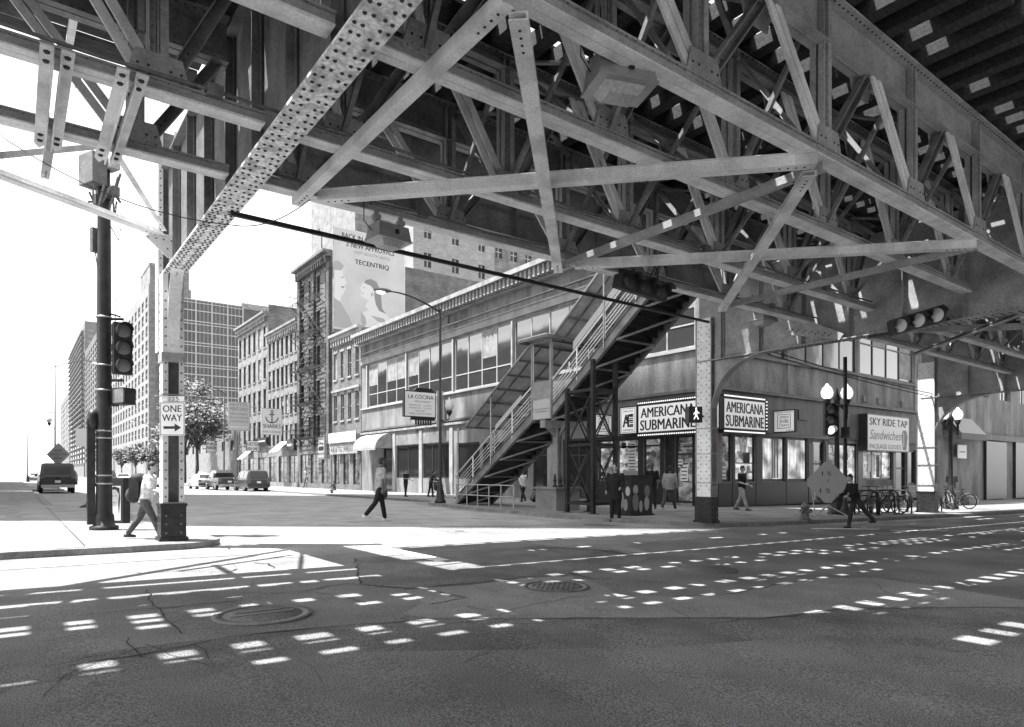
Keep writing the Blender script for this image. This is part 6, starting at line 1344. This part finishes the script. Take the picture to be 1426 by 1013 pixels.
# ================================================================== VEHICLES
cdark = flat('car_paint_black', .02, .2, 0, .8); cgrey = flat('car_paint_grey', .045, .22, 0, .8); csilver = flat('car_paint_silver', .5, .25, .3, .8); cwhite = flat('car_paint_white', .7, .25, 0, .7)
cglass = flat('car_glass', .02, .05, 0, .9); tyre = flat('tyre', .015, .8); rimm = flat('wheel_rim', .4, .3, .8); tail = flat('tail_light', .12, .2); headl = flat('head_light', .6, .15); plate = flat('licence_plate', .7, .5); chrome = flat('chrome_trim', .5, .2, .9)
def car(p, rz, label, cat, kind, paint):
    # profile stations: (y, z_low, z_belt, z_top, half width at belt, half width at top); car faces +Y
    S = {'sedan': (4.6, 1.8, [(-2.3, .45, .80, .86, .78, .70), (-2.2, .25, .92, .98, .86, .76), (-1.6, .2, .95, 1.03, .9, .74), (-1.0, .2, .94, 1.40, .9, .62), (-.2, .2, .93, 1.46, .9, .62), (.5, .2, .92, 1.40, .9, .62), (1.25, .2, .90, .98, .9, .76), (2.0, .22, .78, .84, .87, .74), (2.3, .4, .6, .66, .78, .68)], .33),
         'suv': (4.7, 1.9, [(-2.38, .5, .95, 1.0, .86, .80), (-2.34, .3, 1.0, 1.06, .93, .82), (-2.08, .25, 1.02, 1.72, .95, .74), (-1.0, .22, 1.02, 1.80, .95, .72), (.2, .22, 1.02, 1.78, .95, .72), (.7, .22, 1.02, 1.65, .95, .73), (1.25, .22, 1.02, 1.10, .95, .80), (2.1, .25, .95, 1.0, .92, .80), (2.35, .45, .7, .76, .84, .74)], .38),
         'pickup': (5.4, 1.95, [(-2.7, .5, 1.05, 1.08, .92, .88), (-2.65, .35, 1.08, 1.12, .95, .9), (-.8, .3, 1.08, 1.12, .97, .9), (-.75, .3, 1.08, 1.55, .97, .76), (-.5, .3, 1.08, 1.80, .97, .72), (.5, .3, 1.08, 1.82, .97, .72), (.9, .3, 1.08, 1.6, .97, .75), (1.35, .3, 1.08, 1.16, .97, .82), (2.4, .3, 1.0, 1.06, .95, .84), (2.7, .45, .8, .86, .9, .8)], .39),
         'van': (5.6, 2.0, [(-2.84, .55, 1.05, 1.1, .95, .9), (-2.82, .42, 1.08, 1.16, .99, .9), (-2.7, .42, 1.08, 1.98, .99, .86), (-1.5, .4, 1.1, 2.02, 1.0, .84), (.3, .4, 1.1, 2.0, 1.0, .84), (.9, .4, 1.1, 1.8, 1.0, .84), (1.4, .4, 1.1, 1.18, 1.0, .88), (2.5, .42, 1.05, 1.1, .98, .86), (2.8, .55, .8, .86, .92, .8)], .41)}[kind]
    L, W, ST, wr = S; t = thing('parked_car' if cat == 'car' else cat.replace(' ', '_'), label, cat, p, rz); mb = MB(paint); rings = []
    for (y, z0, zb, zt_, wb, wt) in ST:
        rings.append([V(-wb*.82, y, z0), V(-wb, y, z0+.14), V(-wb, y, (z0+zb)/2+.05), V(-wb*.97, y, zb), V(-wt*1.0, y, zt_-.05 if zt_-zb > .2 else zt_-.02), V(-wt*.8, y, zt_), V(wt*.8, y, zt_), V(wt*1.0, y, zt_-.05 if zt_-zb > .2 else zt_-.02), V(wb*.97, y, zb), V(wb, y, (z0+zb)/2+.05), V(wb, y, z0+.14), V(wb*.82, y, z0)])
    n = 12; vs = [q for r in rings for q in r]; fs = [(i*n+k, i*n+(k+1) % n, (i+1)*n+(k+1) % n, (i+1)*n+k) for i in range(len(rings)-1) for k in range(n)]+[tuple(range(n)), tuple(range((len(rings)-1)*n, len(rings)*n))]
    mb.add(vs, fs); o = mb.build('body', t, True)
    md = o.modifiers.new('b', 'BEVEL'); md.width = .035; md.segments = 2; md.limit_method = 'ANGLE'; md.angle_limit = R(25)
    # side and end glass set just proud of the greenhouse
    g = MB(cglass)
    for i in range(len(ST)-1):
        a, b = ST[i], ST[i+1]
        if (a[3]-a[2]) > .3 or (b[3]-b[2]) > .3:
            ha, hb = a[3]-a[2], b[3]-b[2]
            if ha > .3 and hb > .3 and b[0]-a[0] > .4:
                for s in (-1, 1):
                    def sp(st_, f): return V(s*(st_[4]*.97+(st_[5]-st_[4]*.97)*f+.012), 0, st_[2]+(st_[3]-.05-st_[2])*f)
                    pa0, pa1, pb0, pb1 = sp(a, .12), sp(a, .86), sp(b, .12), sp(b, .86)
                    for q, yy in ((pa0, a[0]+.06), (pa1, a[0]+.06), (pb0, b[0]-.04), (pb1, b[0]-.04)): q.y = yy
                    g.prism([pa0, pb0, pb1, pa1], (s*.004, 0, 0))
            elif abs(ha-hb) > .25:
                for f0, f1 in ((.12, .9),):
                    lo, hi = (a, b) if ha < hb else (b, a); dy = 1 if lo[0] > hi[0] else -1
                    def ep(f, x): y = lo[0]+(hi[0]-lo[0])*f; z = lo[3]+(hi[3]-lo[3])*f; w_ = (lo[5]*.8+(hi[5]*.8-lo[5]*.8)*f)*1.0; return V(x*w_*1.02, y+dy*.012, z+.02)
                    g.prism([ep(.1, -1), ep(.1, 1), ep(.88, 1), ep(.88, -1)], (0, dy*.003, .003))
    g.build('windows', t, True)
    for y in (-L*.30, L*.30):
        for s in (-1, 1):
            w_ = MB(tyre); cx = s*(W/2-.12); w_.lathe(V(cx-.11, y, wr), [(wr*.6, 0), (wr*.95, 0), (wr, .03), (wr, .19), (wr*.95, .22), (wr*.6, .22)], 20, None, 'x'); wh = w_.build('wheel', t, True)
            r_ = MB(rimm); r_.lathe(V(cx+s*.112-.005, y, wr), [(wr*.62, 0), (wr*.62, .01)], 16, None, 'x'); r_.build('rim', wh, True)
    hl = MB(tail); zb = ST[1][2]; wv = ST[1][4]; yb = ST[0][0]
    for s in (-1, 1):
        m_ = MB(tail); m_.box((s*(wv-.16), yb+.03, zb-.12 if kind != 'van' else 1.15), (.22, .12, .2 if kind == 'sedan' else .38)); m_.build('tail_light', t, True)
        m_ = MB(headl); m_.box((s*(wv-.2), ST[-1][0]-.04, ST[-1][2]-.0), (.3, .12, .16)); m_.build('headlight', t, True)
        m_ = MB(paint); m_.box((s*(W/2+.08), 1.0 if kind != 'sedan' else .85, zb+.1), (.16, .1, .14)); m_.build('mirror', t, True)
    m_ = MB(plate); m_.box((0, yb-.012, .78 if kind != 'sedan' else .7), (.32, .02, .16)); m_.build('licence_plate', t, True)
    m_ = MB(chrome if kind in ('pickup', 'van') else cdark); m_.box((0, yb-.02, .48), (W*.9, .16, .2)); m_.box((0, L/2-.06, .42), (W*.86, .14, .2)); m_.build('bumper', t, True)
    if kind == 'van':
        m_ = MB(tyre); m_.ell((0, yb-.02, 1.0), (.12, .02, .05)); m_.build('badge', t, True)
    return t
def onroad(u, v): p = gp(u, v); p.z = gz(p.x); return p
def carat(u0, u1, v, label, cat, kind, paint, rz=0.0):
    p = onroad((u0+u1)/2, v); d = (p-O()).dot(FW); L = {'sedan': 4.6, 'suv': 4.7, 'pickup': 5.4, 'van': 5.6}[kind]; return car(p+V(0, L/2, 0), rz, label, cat, kind, paint)
carat(58, 103, 687.5, 'big black van driving away at the left edge', 'van', 'van', cdark)
carat(338, 383, 685, 'dark sport utility car parked nearest along the right kerb', 'car', 'suv', cgrey)
carat(303, 337, 683.5, 'grey pickup truck in front of the dark sport utility car', 'pickup truck', 'pickup', cgrey)
carat(270, 310, 682, 'silver taxi sedan in the road with a roof light', 'car', 'sedan', csilver)
o_ = car(V(12.9, 77, gz(13)), 0, 'pale sedan just behind the silver taxi, half hidden by it', 'car', 'sedan', csilver)
pt = gp(290, 682); mb = MB(signw); mb.box(V(pt.x, pt.y+2.3, gz(pt.x)+1.56), (.7, .25, .2)); one(mb, 'taxi_roof_light', 'small white roof light on the silver taxi', 'roof light')
for (x, y, k, c, l) in ((3.6, 84, 'sedan', cwhite, 'pale car far down the left lane behind the van'), (5.4, 100, 'suv', cgrey, 'dark car far down the street between the van and the pole'), (7.8, 82, 'suv', cdark, 'dark car approaching just left of the backpacker'), (2.6, 128, 'sedan', csilver, 'tiny silver car farthest down the left lane'), (10.4, 92, 'sedan', cwhite, 'pale car behind the backpacker'), (12.8, 120, 'sedan', cdark, 'dark sedan far away right of the one way column'), (8, 140, 'suv', cwhite, 'tiny white car farthest down the middle lane')):
    car(V(x, y, gz(x)), math.pi if k == 'suv' and y < 90 else 0, l, 'car', k, c)
# ================================================================== PEOPLE
skinl = flat('skin_light', .36, .55); skind = flat('skin_dark', .10, .5); hairm = flat('dark_hair', .02, .6); hairg = flat('grey_hair', .35, .7)
cl = {k: mott('cloth_'+k, a*.6, a*1.2, 9, .9, bump=.6, fine=.1, fscale=30) for k, a in (('white', .68), ('pale', .36), ('grey', .16), ('mid', .09), ('dark', .035), ('black', .014), ('jeans', .09))}
shoe = flat('dark_shoe', .02, .5); shoew = flat('white_shoe', .7, .6); bagm = mott('bag_cloth', .02, .05, 8, .8)
def voxel(mb, name, parent, vs=.014):
    me = bpy.data.meshes.new('tmp'); me.from_pydata(mb.v, [], mb.f); bm = bmesh.new(); bm.from_mesh(me); bmesh.ops.recalc_face_normals(bm, faces=bm.faces); bm.to_mesh(me); bm.free()
    o = bpy.data.objects.new('tmp', me); COL.objects.link(o); m = o.modifiers.new('r', 'REMESH'); m.mode = 'VOXEL'; m.voxel_size = vs; m.use_smooth_shade = True; s = o.modifiers.new('s', 'SMOOTH'); s.factor = .5; s.iterations = 2
    dg = bpy.context.evaluated_depsgraph_get(); nm = bpy.data.meshes.new_from_object(o.evaluated_get(dg)); bpy.data.objects.remove(o); nm.name = name; nm.materials.clear(); nm.materials.append(mb.cur)
    for p in nm.polygons: p.use_smooth = True
    q = bpy.data.objects.new(name, nm); COL.objects.link(q); q.parent = parent; return q
def loft(mb, rings, n=12):
    # rings: (centre, half width x, half depth y)
    vs = []; fs = []
    for c, a, b in rings:
        for k in range(n): t = 2*math.pi*k/n; vs.append(Vector(c)+V(a*math.cos(t), b*math.sin(t), 0))
    for i in range(len(rings)-1):
        for k in range(n): fs.append((i*n+k, i*n+(k+1) % n, (i+1)*n+(k+1) % n, (i+1)*n+k))
    fs += [tuple(range(n))[::-1], tuple(range((len(rings)-1)*n, len(rings)*n))]; mb.add(vs, fs)
def capsule(mb, pts, rs, n=10):
    mb.path(pts, rs, n)
    for p, r in zip(pts, rs): mb.ell(p, (r, r, r), None, 8, 6)
def person(p, h, rz, label, legs=((20, 5), (-20, 20)), arms=((-15, 20), (15, 20)), top='pale', bot='dark', sleeves='long', skin=None, hair=None, shoes=None, lean=3, shorts=False, coat=False, turn=0, fat=1.0, extras=None, bald=False, sit=False, jacket_len=0, vx=.014):
    skin = skin or skinl; hair = hair or hairm; shoes = shoes or shoe; k = h/1.76
    t = thing('person', label, 'person', p, rz); sn, cs = lambda a: math.sin(R(a)), lambda a: math.cos(R(a))
    hip = V(0, 0, .92); up = V(0, sn(lean), cs(lean)); J = {}
    for i, s in enumerate((1, -1)):
        a, b = legs[i]; th = hip+V(s*.095, 0, 0); kn = th+V(s*.01, sn(a)*.44, -cs(a)*.44); an = kn+V(0, sn(a-b)*.42, -cs(a-b)*.42); J[('h', i)] = th; J[('k', i)] = kn; J[('a', i)] = an
    zmin = min(J[('a', 0)].z, J[('a', 1)].z)-.075 if not sit else min(J[('h', 0)].z-.1, J[('a', 0)].z-.07)
    for q in J: J[q] = J[q]-V(0, 0, zmin)
    hip = hip-V(0, 0, zmin)
    S = lambda d, x=0, y=0: hip+up*d+V(x, y, 0)
    for i, s in enumerate((1, -1)):
        a, b = arms[i]; sh = S(.50, s*.19*fat); el = sh+V(s*.05, sn(a)*.29, -cs(a)*.29); wr = el+V(-s*.02, sn(a+b)*.25, -cs(a+b)*.25); J[('s', i)] = sh; J[('e', i)] = el; J[('w', i)] = wr; J[('d', i)] = (wr-el).normalized()
    sc = lambda q: q*k
    def A(mb): mb.v = [v*k for v in mb.v]; return mb
    # body: one continuous skin surface
    b = MB(skin); loft(b, [(S(-.09), .13*fat, .09), (S(0), .165*fat, .11*fat), (S(.14), .145*fat, .105*fat), (S(.32), .165*fat, .115*fat), (S(.46), .175*fat, .10), (S(.53), .09, .07), (S(.56), .055, .055), (S(.66), .055, .058)])
    hc = S(.735)+V(0, .018, 0); tm = Matrix.Rotation(R(turn), 3, 'Z')
    b.ell(hc+V(0, 0, .015), (.078, .096, .105), None, 14, 10); b.ell(hc+tm @ V(0, .03, -.055), (.055, .06, .055), None, 10, 8); b.ell(hc+tm @ V(0, .098, -.012), (.012, .018, .022), None, 8, 6)
    for s in (-1, 1): b.ell(hc+tm @ V(s*.078, -.005, -.005), (.012, .02, .03), None, 8, 6)
    b.ell(hc+tm @ V(0, .088, -.05), (.022, .012, .008), None, 8, 6)
    for i, s in enumerate((1, -1)):
        capsule(b, [J[('h', i)], J[('h', i)].lerp(J[('k', i)], .5), J[('k', i)], J[('k', i)].lerp(J[('a', i)], .35), J[('a', i)]], [.085*fat, .072*fat, .052, .054, .037]); an = J[('a', i)]; capsule(b, [an+V(0, -.03, -.03), an+V(0, .12, -.045)], [.035, .028])
        sh, el, wr, d = J[('s', i)], J[('e', i)], J[('w', i)], J[('d', i)]; capsule(b, [S(.47, s*.12), sh, sh.lerp(el, .5), el, el.lerp(wr, .4), wr], [.06, .056, .047, .038, .038, .026])
        sd = V(s, 0, 0); fw_ = sd.cross(d).normalized() if s > 0 else d.cross(sd).normalized()
        capsule(b, [wr, wr+d*.05, wr+d*.085], [.026, .034, .03])
        for f in range(4):
            q0 = wr+d*.085+fw_*(.027-.018*f); L = [.07, .078, .072, .058][f]; q1 = q0+d*L*.5; q2 = q1+(d*.8-sd*.6).normalized()*L*.45; b.path([q0-d*.02, q1, q2], [.0105, .010, .009], 6)
        q0 = wr+d*.03+fw_*.028; b.path([q0, q0+(d*.6+fw_*.6).normalized()*.045, q0+(d*.9+fw_*.35).normalized()*.085], [.013, .012, .010], 6)
    body = voxel(A(b), 'body', t, vx)
    # eyes and brows as small dark inlays
    e = MB(ink)
    for s in (-1, 1): e.ell(hc+tm @ V(s*.031, .093, .012), (.012, .008, .007), None, 8, 5); e.box(hc+tm @ V(s*.031, .1, .032), (.032, .012, .007), hair, tm)
    A(e).build('eyes', t, True)
    # hair
    if not bald:
        hm = MB(hair); hm.ell(hc+V(0, -.012, .035), (.086, .1, .098), None, 14, 8); hm.ell(hc+tm @ V(0, -.045, -.01), (.08, .066, .085), None, 12, 8)
        if extras and 'long_hair' in extras: capsule(hm, [hc+V(0, -.07, 0), hc+V(0, -.09, -.12), hc+V(0, -.08, -.22)], [.06, .05, .03])
        o = voxel(A(hm), 'hair', t, .012)
    # trousers
    g = .016; m = MB(cl[bot]); loft(m, [(S(-.10), .14*fat+g, .10+g), (S(.0), .165*fat+g, .115*fat+g), (S(.1), .15*fat+g, .108*fat+g)])
    for i in (0, 1):
        h_, kn, an = J[('h', i)], J[('k', i)], J[('a', i)]
        if shorts: capsule(m, [h_, h_.lerp(kn, .5), kn], [.1*fat, .09*fat, .085])
        else: capsule(m, [h_, h_.lerp(kn, .5), kn, kn.lerp(an, .35), kn.lerp(an, .93)], [.1*fat, .088*fat, .07, .07, .06])
    voxel(A(m), 'shorts' if shorts else 'trousers', t, .018)
    m = MB(cl[top]); lo = -.06 if not jacket_len else -jacket_len
    loft(m, ([(S(lo), .175*fat+g, .12*fat+g)] if jacket_len else [])+[(S(-.06), .17*fat+g, .115*fat+g), (S(.02), .17*fat+g, .118*fat+g), (S(.14), .155*fat+g, .115*fat+g), (S(.32), .175*fat+g, .125*fat+g), (S(.46), .18*fat+g, .105+g), (S(.535), .10, .075), (S(.56), .066, .066)])
    for i, s in enumerate((1, -1)):
        sh, el, wr = J[('s', i)], J[('e', i)], J[('w', i)]
        if sleeves == 'long': capsule(m, [S(.47, s*.12), sh, sh.lerp(el, .5), el, el.lerp(wr, .4), el.lerp(wr, .96)], [.07, .072, .062, .054, .05, .04])
        else: capsule(m, [S(.47, s*.12), sh, sh.lerp(el, .75)], [.07, .072, .066])
    voxel(A(m), {'long': 'jacket' if jacket_len else 'shirt'}.get(sleeves, 'tshirt'), t, .018)
    for i in (0, 1):
        an = J[('a', i)]; m = MB(shoes); capsule(m, [an+V(0, -.045, -.035), an+V(0, .05, -.04), an+V(0, .15, -.05)], [.042, .042, .032]); m.box(an+V(0, .05, -.068), (.085, .26, .016)); voxel(A(m), 'shoe', t, .014)
    return t, k, S, J
def face_dir(u, d):  # heading angle so that local +Y points along vector d
    return math.atan2(-d.x, d.y)
def P_(u, v, px, hd, label, lift=.11, **kw):
    p = gpos(u, v, lift); d = (p-O()).dot(FW); h = px*d/F; kw.setdefault('vx', .014 if px > 60 else .021); rz = math.atan2(-hd.x, hd.y); return person(p, h, rz, label, **kw)+(p, h, rz)
def loc2w(p, rz, q): return p+Matrix.Rotation(rz, 3, 'Z') @ q
# backpacker striding right
t, k, S, J, p, h, rz = P_(203, 751, 112, RT*1+FW*.1, 'person in a white shirt with a dark backpack striding right past the column', lift=.11, legs=((28, 6), (-24, 12)), arms=((25, 45), (-5, 60)), top='white', bot='mid', sleeves='short', lean=10, vx=.012)
m = MB(bagm); m.box(loc2w(p, rz, k*(S(.28)+V(0, -.24, 0))), (.3*k, .2*k, .45*k), None, Matrix.Rotation(rz, 3, 'Z')); m.ell(loc2w(p, rz, k*(S(.48)+V(0, -.22, 0))), (.15, .13, .1)); m.ell(loc2w(p, rz, k*(S(.12)+V(0, -.28, 0))), (.13, .12, .15)); tag(m.build('backpack'), 'dark backpack worn by the striding person in white', 'backpack')
# man crossing with a bag, walking away right
t, k, S, J, p, h, rz = P_(529, 726, 89, RT*.9+FW*.5, 'person in a pale t-shirt and black trousers crossing the road', lift=0, legs=((-22, 18), (14, 4)), arms=((-8, 12), (5, 22)), top='pale', bot='black', sleeves='short', skin=skind, shoes=shoew, lean=4, jacket_len=.14, fat=1.1, vx=.012)
m = MB(cl['mid']); m.ell(loc2w(p, rz, k*(J[('w', 1)]+V(0, .03, -.16))), (.09, .15, .16)); m.tube(loc2w(p, rz, k*J[('w', 1)]), loc2w(p, rz, k*(J[('w', 1)]+V(0, .03, -.1))), .012); tag(m.build('handbag'), 'grey bag held by the person crossing the road', 'bag')
P_(565, 692, 38, RT*.8-FW*.4, 'woman in black standing on the far pavement looking at a phone', legs=((6, 2), (-6, 3)), arms=((20, 75), (10, 60)), top='black', bot='dark', sleeves='short', lean=0)
P_(600, 692, 37, RT*.7+FW*.3, 'woman in dark clothes bending behind the lamp post with a stroller', legs=((10, 4), (-8, 6)), arms=((35, 30), (30, 30)), top='dark', bot='black', sleeves='long', lean=14, extras=['long_hair'])
p = gpos(611, 693); t = thing('stroller', 'folded dark stroller beside the lamp post', 'stroller', p); mb = MB(black)
for s in (-.22, .22):
    mb.tube(p+V(s, -.3, .12), p+V(s, .35, 1.0), .015); mb.tube(p+V(s, .35, .12), p+V(s, -.25, .75), .015)
    for y in (-.3, .35): mb.path([p+V(s, y+.11*math.cos(a), .12+.11*math.sin(a)) for a in [2*math.pi*i/10 for i in range(11)]], .018, 5)
mb.tube(p+V(-.22, .35, 1.0), p+V(.22, .35, 1.0), .02); mb.build('frame', t); mb = MB(bagm); mb.prism([p+V(-.2, -.2, .35), p+V(-.2, .25, .45), p+V(-.2, .35, .95), p+V(-.2, -.05, .75)], (.4, 0, 0)); mb.build('seat', t)
P_(427, 679.5, 29, RT*-.3-FW*1, 'person in a pale shirt on the far pavement, left of a pair', top='pale', bot='grey', sleeves='short')
P_(442, 679.5, 30, RT*.2-FW*1, 'person in a grey dress shirt on the far pavement, right of a pair', top='grey', bot='dark', sleeves='short', fat=1.15)
P_(466, 689, 24, RT*-.5-FW*.8, 'person in dark clothes sitting on the kerb', lift=.02, legs=((80, 100), (80, 95)), arms=((30, 60), (25, 60)), top='dark', bot='mid', sleeves='long', lean=12, sit=True)
P_(409, 677, 27, FW*-1, 'person in dark clothes by the parked cars near the tenement', top='dark', bot='black')
P_(398, 677, 26, FW*-1+RT, 'person in a white top beside the parked sport utility car', top='white', bot='dark', sleeves='short')
t, k, S, J, p, h, rz = P_(728, 699.5, 46, RT*-.6+FW*1, 'man in a white shirt pulling a black suitcase past the stair', legs=((22, 6), (-24, 12)), arms=((8, 15), (-28, 5)), top='white', bot='black', sleeves='long', lean=3)
q = gpos(745, 699.5); t = thing('suitcase', 'black wheeled suitcase pulled by the man in the white shirt', 'suitcase', q); mb = MB(black); M = Matrix.Rotation(.5, 3, V(0, 1, 0)); mb.box(q+V(0, 0, .3), (.3, .3, .5), None, M); mb.ell(q+V(-.1, 0, .05), (.04, .1, .05)); mb.build('case', t); mb = MB(galv); mb.tube(q+V(.0, 0, .5), loc2w(p, rz, k*J[('w', 1)]), .015); mb.build('handle', t)
P_(857, 726, 79, -FW*.9+RT*-.45, 'man in a long black jacket standing on the kerb and looking left', lift=.02, legs=((3, 2), (-3, 2)), arms=((-5, 40), (5, 60)), top='black', bot='black', sleeves='long', lean=1, jacket_len=.28, fat=1.15, turn=10, vx=.012)
P_(908, 709, 63, -RT*.3-FW*.9, 'man in a black t-shirt standing at the shop window', legs=((8, 4), (-8, 4)), arms=((5, 25), (0, 15)), top='black', bot='dark', sleeves='short', skin=skind, lean=0)
P_(932, 712, 65, RT*.55+FW*.8, 'person in a pale jacket striding past the shop door', legs=((26, 6), (-26, 14)), arms=((5, 25), (-5, 25)), top='pale', bot='mid', sleeves='long', skin=skind, shoes=shoew, lean=6, fat=1.1)
P_(1033, 711, 63, RT*.6-FW*.7, 'man in a black polo shirt and pale trousers walking past the lit windows', legs=((22, 4), (-18, 10)), arms=((5, 70), (-5, 65)), top='black', bot='pale', sleeves='short', lean=2, fat=1.08)
P_(1192, 736, 76, -RT*.9-FW*.1, 'dark figure stooping and striding across the road at the corner', lift=0, legs=((14, 4), (-34, 12)), arms=((15, 60), (5, 70)), top='black', bot='dark', sleeves='long', lean=16, jacket_len=.1, vx=.012)
t, k, S, J, p, h, rz = P_(1325, 702, 46, -FW*.9-RT*.1, 'grey haired person in a patterned shirt and pale shorts at the right', legs=((12, 4), (-10, 6)), arms=((5, 15), (0, 10)), top='mid', bot='pale', sleeves='short', hair=hairg, lean=1, shorts=True, fat=1.12)
m = MB(bagm); m.ell(loc2w(p, rz, k*(J[('w', 0)]+V(0, .0, -.2))), (.1, .06, .17)); m.tube(loc2w(p, rz, k*J[('w', 0)]), loc2w(p, rz, k*(J[('w', 0)]+V(0, 0, -.1))), .012); tag(m.build('handbag'), 'black bag held by the grey haired person at the right', 'bag')
# yards of quiet: a few parked kerbside things far left
